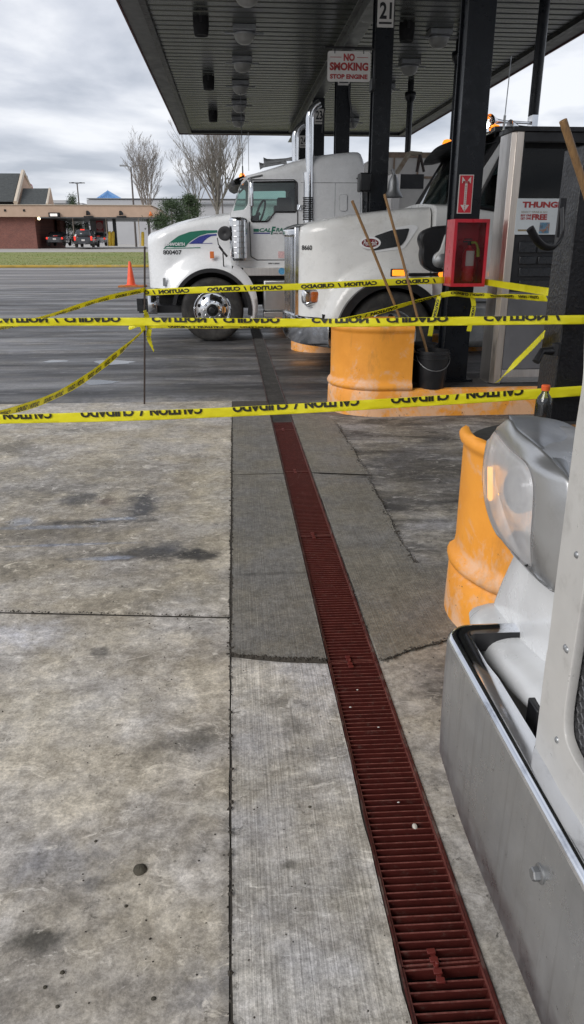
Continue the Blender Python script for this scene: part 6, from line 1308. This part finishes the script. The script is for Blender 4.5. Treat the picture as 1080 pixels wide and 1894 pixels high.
# ================= GRASS, KERB, FAR LAND =================
YG = P(130, 495, Z=0).y
mb = MB(); xs_ = [-70 + i * 4 for i in range(60)]; rows = [[(x, y, z) for x in xs_] for y, z in ((YG + .35, .10), (YG + 4, .18), (YG + 12, .45), (YG + 19, .74))]
mb.grid(rows); struct('grass_bank', mb, 'grass')
# tufts along the strip, nobody could count them
random.seed(3); mb = MB()
for _ in range(9000):
    x = random.uniform(-34, 4); t = random.random() ** 1.5; y = YG + .4 + t * 18; z = interp(y, [YG + .35, YG + 4, YG + 12, YG + 19], [.10, .18, .45, .74]); h = random.uniform(.02, .07); w = random.uniform(.01, .04)
    mb.add([(x - w, y, z), (x + w, y, z), (x + random.uniform(-.05, .05), y + random.uniform(-.05, .05), z + h)], [(0, 1, 2)])
o = mb.build('grass_tufts', 'grass'); setp(o, kind='stuff', label='rough green grass on the bank beyond the yellow kerb', cat='grass')
mb = MB(); mb.box(-80, 60, YG, YG + .4, 0, .16); o = mb.build('kerb', 'kerb', bevel=.03); o['kind'] = 'structure'
mb = MB(); mb.grid([[(x, y, z) for x in (-250, 250)] for y, z in ((YG + 19, .745), (YG + 33, .95), (YG + 300, 1.3))], False); struct('drive_lane', mb, pm('pale_drive', (.36, .345, .32), .8, var=.12, scale=.4))
Yb = 84.0
def B(px, py, y=Yb): q = P(px, py, Y=y); return q.x, q.z
def bbox(px0, py0, px1, py1, ya, yb2, name, mat, parent, bevel=0, y=None):
    A = B(px0, py0, y or ya); C_ = B(px1, py1, y or ya); mb = MB(); mb.box(A[0], C_[0], ya, yb2, C_[1], A[1]); return mb.build(name, mat, parent, bevel=bevel)
bk = thing('bank_building', 'low brick and tan bank with a flat drive through canopy across the lot', 'building', (B(60, 458)[0], Yb, .97))
bbox(-140, 400, 70, 460, Yb, Yb + 14, 'brick_wall', 'brick', bk)
A = B(-140, 379); C_ = B(278, 402); E_ = B(293, 402); T_ = B(278, 379); mb = MB()
mb.prism([(A[0], Yb - .6, C_[1]), (E_[0] - .05, Yb - .6, C_[1] + .0), (E_[0], Yb - .6, C_[1] + .5), (T_[0], Yb - .6, A[1]), (A[0], Yb - .6, A[1])], (0, 15, 0)); mb.build('fascia', 'stucco', bk)
bbox(-140, 377.5, 280, 380, Yb - .7, Yb + 14.5, 'coping', 'trim', bk)
bbox(70, 402, 290, 403.5, Yb - .5, Yb + 14, 'soffit', 'galv', bk)
for px in (136, 197, 257): bbox(px - 2.3, 403.5, px + 2.3, 456, Yb, Yb + .4, 'column', 'trim', bk)
bbox(104, 404, 114, 440, Yb + 9, Yb + 12, 'brick_pier', 'brick', bk)
bbox(69, 404, 84, 452, Yb + 5, Yb + 6, 'blue_door', pm('navy_door', (.02, .03, .10), .4), bk)
sg = bbox(89, 393, 110, 401, Yb - 1.0, Yb - .62, 'lane_sign', 'void', bk); bbox(92, 395, 106, 400, Yb - 1.04, Yb - 1.01, 'lit_panel', pm('lane_sign_face', (.8, .75, .72), .4, emit=(1, .9, .85), estr=.25), sg)
for px in (162, 223):
    mb = MB(); q = P(px, 395, Y=Yb - 1); mb.lathe((q.x, q.y, q.z), (.6, -.5, .5), [(.08, -.2), (.25, .1), (.27, .12), (0, .05)], 12); mb.box(q.x - .45, q.x + .5, q.y + .1, q.y + .4, q.z - .4, q.z - .22); mb.build('flood_light', 'blackpl', bk)
for px in (9, 44): bbox(px - 2, 387, px + 2, 391, Yb - .66, Yb - .6, 'vent_square', 'void', bk)
mb = MB(); q = P(278, 398, Y=Yb - .9); mb.add([(q.x - .2, q.y, q.z - .1), (q.x + .3, q.y, q.z - .05), (q.x, q.y, q.z + .4)], [(0, 1, 2)]); mb.build('orange_marker', 'amberoff', bk, solid=.02)
mb = MB(); q = P(72, 404, Y=Yb - .1); mb.lathe(q, (0, -1, 0), [(0, .1), (.14, .05), (.16, 0)], 12); mb.build('wall_light', pm('lit_wall_lamp', (1, .9, .7), .4, emit=(1, .85, .5), estr=2.5), bk)
# gabled roofs


bbox(-140, 372, 24, 379, Yb + 3.5, Yb + 16, 'back_wall', 'void', bk)
R0 = P(-140, 323, Y=Yb + 9); R1 = P(36, 323, Y=Yb + 9); E0 = P(-140, 373, Y=Yb + 3); E1 = P(24, 373, Y=Yb + 3)
mb = MB(); mb.prism([R0, R1, E1, E0], (0, .2, .15)); b0 = Vector((E1.x, Yb + 16, E1.z)); mb.prism([R1, R0, Vector((R0.x, Yb + 16, E1.z)), Vector((R1.x, Yb + 16, E1.z))], (0, .2, .15)); mb.build('shingle_roof', 'roof', bk)
g1 = P(56, 378, Y=Yb + 12); ap = P(39, 321, Y=Yb + 9); ft = P(25, 379, Y=Yb + 3)
mb = MB(); mb.prism([(ap.x, ap.y, ap.z), (ft.x, ft.y, ft.z), (g1.x + .5, g1.y + 3, ft.z)], (.25, 0, 0)); mb.build('gable_wall', 'stucco', bk)
mb = MB(); dv = Vector((.3, -.25, .2)); mb.tube([ap + dv, ft + dv], .24, 6); mb.tube([ap + dv, (g1.x + .4, g1.y + 3, ft.z)], .2, 6); mb.build('gable_trim', 'trim', bk)
R0 = P(42, 350, Y=Yb + 7); R1 = P(90, 350, Y=Yb + 7); E0 = P(37, 378, Y=Yb + 3); E1 = P(84, 378, Y=Yb + 3)
mb = MB(); mb.prism([R0, R1, E1, E0], (0, .15, .1)); mb.build('small_shingle_roof', 'roof', bk)
mb = MB(); a = P(90, 349, Y=Yb + 7); b2 = P(85, 378, Y=Yb + 3); c = P(96, 378, Y=Yb + 11); mb.prism([a, b2, c], (.2, 0, 0)); mb.build('small_gable', 'stucco', bk)
mb = MB(); mb.tube([a + Vector((.15, -.2, 0)), b2 + Vector((.15, -.2, 0))], .12, 5); mb.tube([a + Vector((.15, -.2, 0)), c + Vector((.15, -.2, 0))], .12, 5); mb.build('small_gable_trim', 'trim', bk)
bbox(68, 349, 80, 352, Yb + 7, Yb + 8, 'roof_vent', 'galv', bk)
# yellow bollards
for px, py0, py1, nm in ((203, 430, 455, 'left of the pair of yellow bollards beside the middle drive through column'), (209, 430, 455, 'right of the pair of yellow bollards beside the middle drive through column'), (264, 431, 455, 'yellow bollard beside the last drive through column')):
    a = P(px, py1, Y=Yb + 1); b2 = P(px, py0, Y=Yb + 1); mb = MB(); mb.tube([a, b2], .17, 10); mb.lathe(b2, (0, 0, 1), [(.17, 0), (.12, .1), (0, .14)], 10); setp(mb.build('bollard', 'yellow'), nm, 'bollard', 'yellow bollards at the bank')
a = P(213, 455, Y=Yb + 2); mb = MB(); mb.box(a.x - .1, a.x + .25, a.y, a.y + .3, a.z, a.z + 3.3); setp(mb.build('service_pole', 'blackpl'), 'thin dark service pole beside the pair of yellow bollards', 'pole')
# red poster under the canopy
bbox_p = P(177, 407, Y=Yb + 10); q2 = P(192, 432, Y=Yb + 10); t = thing('window_poster', 'red poster with a white symbol in a window under the drive through canopy', 'poster', q2)
mb = MB(); mb.box(bbox_p.x - .7, q2.x + .5, Yb + 10.1, Yb + 10.3, q2.z - .8, bbox_p.z + .2); mb.build('frame', 'store', t)
mb = MB(); mb.box(bbox_p.x, q2.x, Yb + 10, Yb + 10.08, q2.z, bbox_p.z); sh = mb.build('sheet', pm('poster_red', (.55, .02, .03), .4, var=.1), t)
mb = MB(); c = P(184, 418, Y=Yb + 9.98); mb.lathe(c, (0, -1, 0), [(.0, .01), (.42, .01), (.42, 0)], 16); mb.box(c.x - .35, c.x + .35, Yb + 9.96, Yb + 9.98, c.z - .75, c.z - .5); mb.build('symbol', pm('pale_pink', (.7, .4, .4), .5), sh)
# ---------- cars seen from behind ----------
def car(px, py, y, w, h, l, suv, paint, label, side=0.0, dark=True):
    c = P(px, py, Y=y); t = thing('parked_car', label, 'car', c, 'cars queueing at the bank'); x0, y0, z0 = c.x, c.y, c.z
    hw = w / 2
    if suv: st = [(0, .35, .95, .98), (.12, .30, 1.02, 1.0), (.3, .28, 1.05, 1.0), (.9, .28, 1.05, 1.0), (l * .6, .28, 1.02, 1.0), (l * .85, .3, .98, .97), (l, .4, .85, .85)]
    else: st = [(0, .38, .88, .95), (.12, .30, .98, 1.0), (.5, .28, 1.0, 1.0), (l * .5, .26, .95, 1.0), (l * .8, .28, .88, .98), (l, .38, .7, .8)]
    mb = MB(); rows = []
    for yy, zb, zt, f in st:
        hs_ = [(-hw * f * .96, zb), (-hw * f, zb + .15), (-hw * f, zt - .18), (-hw * f * .93, zt), (0, zt + .03)]; rows.append([(x0 + a, y0 + yy, z0 + b2) for a, b2 in hs_] + [(x0 - a, y0 + yy, z0 + b2) for a, b2 in reversed(hs_[:-1])])
    mb.grid(rows); n = 9; mb.f += [tuple(range(n)), tuple(len(mb.v) - n + k for k in range(n))]; mb.s += [False, False]
    bd = mb.build('body', paint, t, sub=1, sharp=180)
    gh = [(.08, .80, 1.0), (.25, .80, h), (l * .55, .8, h + .02), (l * .74, .8, 1.0)] if suv else [(.55, .8, .96), (1.05, .75, h), (l * .5, .75, h + .02), (l * .76, .8, .93)]
    mb = MB(); rows = []
    for yy, f, zt in gh: rows.append([(x0 - hw * .93, y0 + yy, z0 + .92), (x0 - hw * (.93 - .18 * (zt > 1.2)), y0 + yy, z0 + max(.93, zt - .10)), (x0 - hw * (.93 - .28 * (zt > 1.2)), y0 + yy, z0 + zt), (x0 + hw * (.93 - .28 * (zt > 1.2)), y0 + yy, z0 + zt), (x0 + hw * (.93 - .18 * (zt > 1.2)), y0 + yy, z0 + max(.93, zt - .10)), (x0 + hw * .93, y0 + yy, z0 + .92)])
    mb.grid(rows); mb.f.append((len(mb.v) - 24, len(mb.v) - 23, len(mb.v) - 22, len(mb.v) - 21, len(mb.v) - 20, len(mb.v) - 19)); mb.s.append(False)
    cbn = mb.build('cabin', paint, t, sharp=60)
    mb = MB(); yb0, yb1 = (.07, .20) if suv else (.58, .98); mb.add([(x0 - hw * .72, y0 + yb0 - .02, z0 + 1.02), (x0 + hw * .72, y0 + yb0 - .02, z0 + 1.02), (x0 + hw * .60, y0 + yb1 - .04, z0 + h - .12), (x0 - hw * .60, y0 + yb1 - .04, z0 + h - .12)], [(0, 1, 2, 3)])
    mb.build('rear_window', CARG, cbn, solid=.02)
    mb = MB()
    for s_ in (-1, 1): mb.add([(x0 + s_ * hw * .945, y0 + .5 + .3 * (not suv), z0 + 1.0), (x0 + s_ * hw * .945, y0 + l * .68, z0 + 1.0), (x0 + s_ * hw * .80, y0 + l * .54, z0 + h - .14), (x0 + s_ * hw * .80, y0 + .5 + .5 * (not suv), z0 + h - .14)], [(0, 1, 2, 3)])
    mb.build('side_window', CARG, cbn, solid=.02)
    for s_ in (-1, 1):
        mb = MB(); mb.box(x0 + s_ * hw * .96 - .19 * (s_ > 0), x0 + s_ * hw * .96 + .19 * (s_ < 0), y0 - .03, y0 + .12, z0 + .66, z0 + (1.08 if suv else .88)); mb.build('tail_light', 'redlens', t, bevel=.05)
    mb = MB(); mb.box(x0 - .22, x0 + .22, y0 + (.05 if suv else .5), y0 + .1 + (0 if suv else .5), z0 + h - .06 if suv else z0 + .95, z0 + h + .04 if suv else z0 + 1.03); mb.build('brake_light', 'redlens', t)
    mb = MB(); mb.box(x0 - .17, x0 + .17, y0 - .04, y0 - .01, z0 + .62, z0 + .78); mb.build('number_plate', 'signwhite', t)
    for s_ in (-1, 1):
        for yy in (.75, l - .85): mb = MB(); mb.lathe((x0 + s_ * (hw - .01), y0 + yy, z0 + .33), (s_, 0, 0), [(0, .0), (.20, .01), (.30, .02), (.33, -.02), (.33, -.22), (0, -.22)], 18); mb.build('wheel', 'rubber', t)
    return t
CARG = pm('car_glass', (.03, .035, .04), .08, var=.05)
CARK = pm('car_black', (.018, .018, .022), .2, coat=1, var=.1); CARS = pm('car_silver', (.42, .43, .44), .3, .6, var=.05)
car(102, 455, 84.6, 1.85, 1.43, 4.6, False, CARK, 'black sedan with lit tail lights beside the brick wall of the bank')
car(155, 457.5, 82.0, 1.95, 1.72, 4.6, True, CARK, 'black sport utility vehicle with lit tail lights in the middle lane')
car(181, 455, 86.5, 1.8, 1.45, 4.6, False, CARS, 'silver car mostly hidden behind the black sport utility vehicle')
# ---------- store far behind ----------
Ys = 190.0
st = thing('store_building', 'long pale grey store with a blue pyramid roof far behind the bank', 'building', (B(200, 460, Ys)[0], Ys, .9))
bbox(160, 369, 900, 462, Ys, Ys + 60, 'main_wall', 'store', st); bbox(160, 367.5, 900, 369.5, Ys - .3, Ys + 60, 'parapet', 'galv', st)
bbox(60, 375, 160, 462, Ys + 2, Ys + 60, 'side_wall', 'store', st); bbox(96, 370, 122, 376, Ys + 1, Ys + 10, 'penthouse', 'store', st)
bbox(300, 374, 900, 380, Ys - .6, Ys, 'grey_band', 'galv', st)
a = P(199, 352, Y=Ys + 8); c1 = P(175, 368.5, Y=Ys + 1); c2 = P(224, 368.5, Y=Ys + 1); mb = MB(); mb.add([a, c1, c2, (c2.x, Ys + 17, c1.z), (c1.x, Ys + 17, c1.z)], [(0, 1, 2), (0, 2, 3), (0, 3, 4), (0, 4, 1)])
for i in range(1, 12): t_ = i / 12; p_ = c1.lerp(c2, t_); mb.tube([p_ + Vector((0, -.05, .05)), p_.lerp(a, 1 - abs(2 * t_ - 1)) + Vector((0, -.1, .05))], .06, 4)
mb.build('blue_roof', 'blueroof', st)
# ---------- light poles, flag ----------
def lpole(px, top, y, label, n=2, th=.10):
    a = P(px, 460, Y=y); b2 = P(px, top, Y=y); t = thing('light_pole', label, 'light pole', (a.x, y, .9), 'tall car park light poles'); mb = MB(); mb.tube([(b2.x, y, .9), (b2.x, y, b2.z)], [th * 1.2, th * .8], 8); mb.build('pole', pm('pole_brown', (.10, .085, .075), .6), t)
    for s_ in ((-1, 1) if n == 2 else (-1, -.5, .5, 1)):
        mb = MB(); mb.tube([(b2.x, y, b2.z), (b2.x + s_ * .5, y, b2.z + .12)], .05, 5); mb.box(b2.x + s_ * .95 - .45, b2.x + s_ * .95 + .45, y - .25, y + .25, b2.z + .08, b2.z + .25); mb.build('lamp_head', 'galv', t)
lpole(242, 309, 105, 'tall two headed light pole standing right of the blue pyramid roof', 2, .12)
lpole(142.5, 340, 150, 'distant light pole with clustered heads left of the blue pyramid roof', 4, .14)
lpole(410, 332, 140, 'light pole among the bare branches behind the striped truck', 2, .12)
a = P(50, 325, Y=100); t = thing('flag_pole', 'flag pole with a drooping striped flag behind the bank roof', 'flag pole', (a.x, 100, .9)); mb = MB(); mb.tube([(a.x, 100, .9), (a.x, 100, a.z)], .07, 6); mb.build('pole', 'galv', t)
mb = MB(); rows = []; f0 = P(50, 331, Y=99.9); f1 = P(61, 350, Y=99.9)
for i in range(8): rows.append([(f0.x + (f1.x - f0.x) * k / 6, 99.9 + .15 * math.sin(k * 1.5 + i * .3), f0.z - i * .17 - k * .13) for k in range(7)])
m, ntf, b = nodes('flag_cloth'); v = tcoord(ntf, (.0, 0, 1)); wv = ntf.nodes.new('ShaderNodeTexWave'); wv.bands_direction = 'Z'; wv.inputs['Scale'].default_value = 1.0; ntf.links.new(v, wv.inputs[0]); ntf.links.new(ramp(ntf, wv.outputs['Fac'], .45, .55, (.5, .05, .07), (.7, .68, .68)), b.inputs['Base Color'])
mb.grid(rows); fl2 = mb.build('flag', m, t); mb = MB(); mb.grid([[Vector(p) + Vector((0, -.03, 0)) for p in r_[:4]] for r_ in rows[:4]]); mb.build('canton', 'blue', fl2)
# ---------- trees ----------
def bare_tree(px, y, top, base, label, spread=.34, seed=1, n0=9, trunk_h=.16, r0=.14, rmin=.008):
    random.seed(seed); b2 = P(px, base, Y=y); tp = P(px, top, Y=y); H_ = tp.z - b2.z; t = thing('bare_tree', label, 'tree', b2, 'leafless trees')
    mb = MB(); o = Vector(b2); k = o + Vector((0, 0, H_ * trunk_h)); mb.tube([o, k], [r0, r0 * .85], 8); mb.build('trunk', 'bark', t)
    mb = MB()
    def grow(p, d, L_, r, dep):
        pts = [p]; rr = [r]; q = p; dd = d.normalized(); n = 4
        for i in range(n):
            dd = (dd + Vector((random.gauss(0, .09), random.gauss(0, .09), .07))).normalized(); q = q + dd * L_ / n; pts.append(q); rr.append(max(rmin, r * (1 - .75 * (i + 1) / n)))
        mb.tube(pts, rr, 5 if dep < 2 else 3, cap=False)
        if dep >= 3: return
        for j in range((7, 6, 4)[dep]):
            f = random.uniform(.25, .98); i = min(3, int(f * 4)); bp2 = pts[i].lerp(pts[i + 1], f * 4 - i); az = random.uniform(0, 6.28); sd_ = Vector((math.cos(az), math.sin(az), 0)); grow(bp2, dd * 1.0 + sd_ * random.uniform(.35, .7), L_ * random.uniform(.38, .6) * (1.15 - .4 * f), max(rmin, rr[i] * .6), dep + 1)
    for i in range(n0):
        az = 6.283 * i / n0 + random.uniform(-.3, .3); sd_ = Vector((math.cos(az), math.sin(az), 0)) * random.uniform(.1, spread); grow(k - Vector((0, 0, H_ * .02 * (i % 3))), Vector((0, 0, 1)) + sd_, H_ * (1 - trunk_h) * random.uniform(.72, 1.0), r0 * .55, 0)
    mb.build('crown', 'bark', t)
bare_tree(277, 88, 283, 440, 'smaller leafless tree standing right of the light pole beyond the bank', .40, 3, 8, r0=.16, rmin=.010)
bare_tree(402, 66, 238, 400, 'tall leafless tree rising behind the hood of the striped truck', .60, 5, 15, r0=.15, rmin=.006, trunk_h=.08)
bare_tree(365, 74, 290, 410, 'slighter leafless tree left of the tall one', .5, 8, 7, r0=.09, rmin=.007)
def bush(px, y, top, base, w, label, seed, cone=.5, name='evergreen_tree', n=5200, grp='evergreen trees beyond the lot'):
    random.seed(seed); b2 = P(px, base, Y=y); tp = P(px, top, Y=y); H_ = tp.z - b2.z; t = thing(name, label, 'tree', b2, grp)
    mb = MB(); mb.tube([b2, (b2.x, y, b2.z + H_ * .9)], [.14, .02], 7); mb.build('trunk', 'bark', t)
    mb = MB(); cl = []
    for _ in range(60):
        h = random.random() ** .8; r = w * (1 - h) ** cone * random.uniform(.5, 1.0); a = random.uniform(0, 6.28); cl.append(Vector((r * math.cos(a), r * math.sin(a), H_ * (.06 + .9 * h))))
    for _ in range(n):
        c = random.choice(cl); p = c + Vector((random.gauss(0, w * .17), random.gauss(0, w * .17), random.gauss(0, H_ * .05))); d = Vector((random.gauss(0, 1), random.gauss(0, 1), random.gauss(.4, .7))).normalized(); s_ = random.uniform(.05, .12); u = d.orthogonal().normalized() * s_ * .35
        p = p + b2; mb.add([p - u, p + u, p + d * s_ * 2], [(0, 1, 2)])
    mb.build('crown', 'fol', t); return t
bush(320, 62, 372, 440, 1.75, 'round evergreen bush just right of the drive through canopy', 2, .35)
bush(352, 64, 362, 440, 1.35, 'upright evergreen right of the round bush, behind the truck hood', 4, .5)
bush(298, 90, 395, 445, 1.2, 'small dark evergreen beside the drive through canopy end', 6, .4, n=2500)
bush(142, 110, 362, 450, 1.8, 'pointed evergreen tip showing above the drive through canopy', 9, .8)
bush(128, 96, 404, 452, 1.5, 'dark evergreen under the drive through canopy, left', 11, .2, n=3000)
bush(160, 97, 402, 452, 1.9, 'dark evergreen under the drive through canopy, right', 12, .2, n=3000)
random.seed(5)
# ---------- white trailer and folding boom behind the dusty truck ----------
Yt = 19.0
tr = thing('box_trailer', 'old white box trailer seen between the black pillars', 'trailer', (5.2, Yt, 0))
A = P(705, 283, Y=Yt); Bq = P(1200, 400, Y=Yt); mb = MB(); mb.box(A.x, A.x + 8.0, Yt, Yt + 2.5, 1.1, A.z); bx_ = mb.build('box', 'signwhite', tr, bevel=.02)
mb = MB()
for k in range(14): x = A.x + .3 + k * .58; mb.box(x, x + .04, Yt - .02, Yt - .001, 1.15, A.z - .05)
mb.box(A.x - .02, A.x + 8.0, Yt - .04, Yt - .02, A.z - .1, A.z + .02); mb.box(A.x - .02, A.x + 8, Yt - .04, Yt - .02, A.z - .55, A.z - .50); mb.build('ribs', pm('rusty_rail', (.30, .22, .16), .7, var=.4), bx_)
mb = MB(); mb.box(A.x + .2, A.x + 7.8, Yt + .3, Yt + 2.2, .8, 1.09); mb.build('chassis', 'void', tr)
for xx in (A.x + 5.5, A.x + 6.8): wheel(tr, xx, .52, Yt + .05, .52, rim='galv')
t = thing('folded_boom', 'beige folded boom arm in front of the white trailer', 'boom', P(700, 330, Y=17.5))
mb = MB(); c1 = P(716, 350, Y=17.5); c2 = P(757, 283, Y=17.5); c3 = P(780, 285, Y=17.5); c4 = P(773, 318, Y=17.5); c5 = P(717, 332, Y=17.5); mb.tube([c1 + Vector((-.2, 0, -.3)), c2], .055, 6); mb.tube([c2, c3], .05, 6); mb.build('arm', pm('beige_arm', (.42, .36, .28), .5, var=.2, dirt=(.2, .1, .05), dirt_amt=(.5, .7)), t)
mb = MB(); mb.tube([P(777, 286, Y=17.4), P(771, 318, Y=17.4)], .035, 6); mb.tube([P(777, 286, Y=17.4), P(784, 318, Y=17.4)], .03, 6); mb.build('brace', 'rust', t)
t = thing('far_pump', 'far fuel pump with a pale steel side and black top, left of the dusty windshield', 'fuel pump', P(735, 390, Y=16.1))
def fb(px0, py0, px1, py1, ya, yb2, nm, mt, par): A = P(px0, py0, Y=ya); C_ = P(px1, py1, Y=ya); mb = MB(); mb.box(A.x, C_.x, ya, yb2, C_.z, A.z); return mb.build(nm, mt, par, bevel=.005)
A = P(722, 400, Y=16.1); D = P(741, 322, Y=16.1); mb = MB(); mb.box(A.x, D.x, 16.1, 16.7, .262, D.z); mb.build('side_panel', 'steel', t)
fb(741, 322, 783, 349, 16.12, 16.65, 'top_panel', 'blackpl', t); D2 = P(783, 349, Y=16.12); mb = MB(); mb.box(D.x, D2.x, 16.14, 16.6, .262, D2.z); mb.build('front_panel', 'signwhite', t)
a = P(688, 345, Y=15.9);
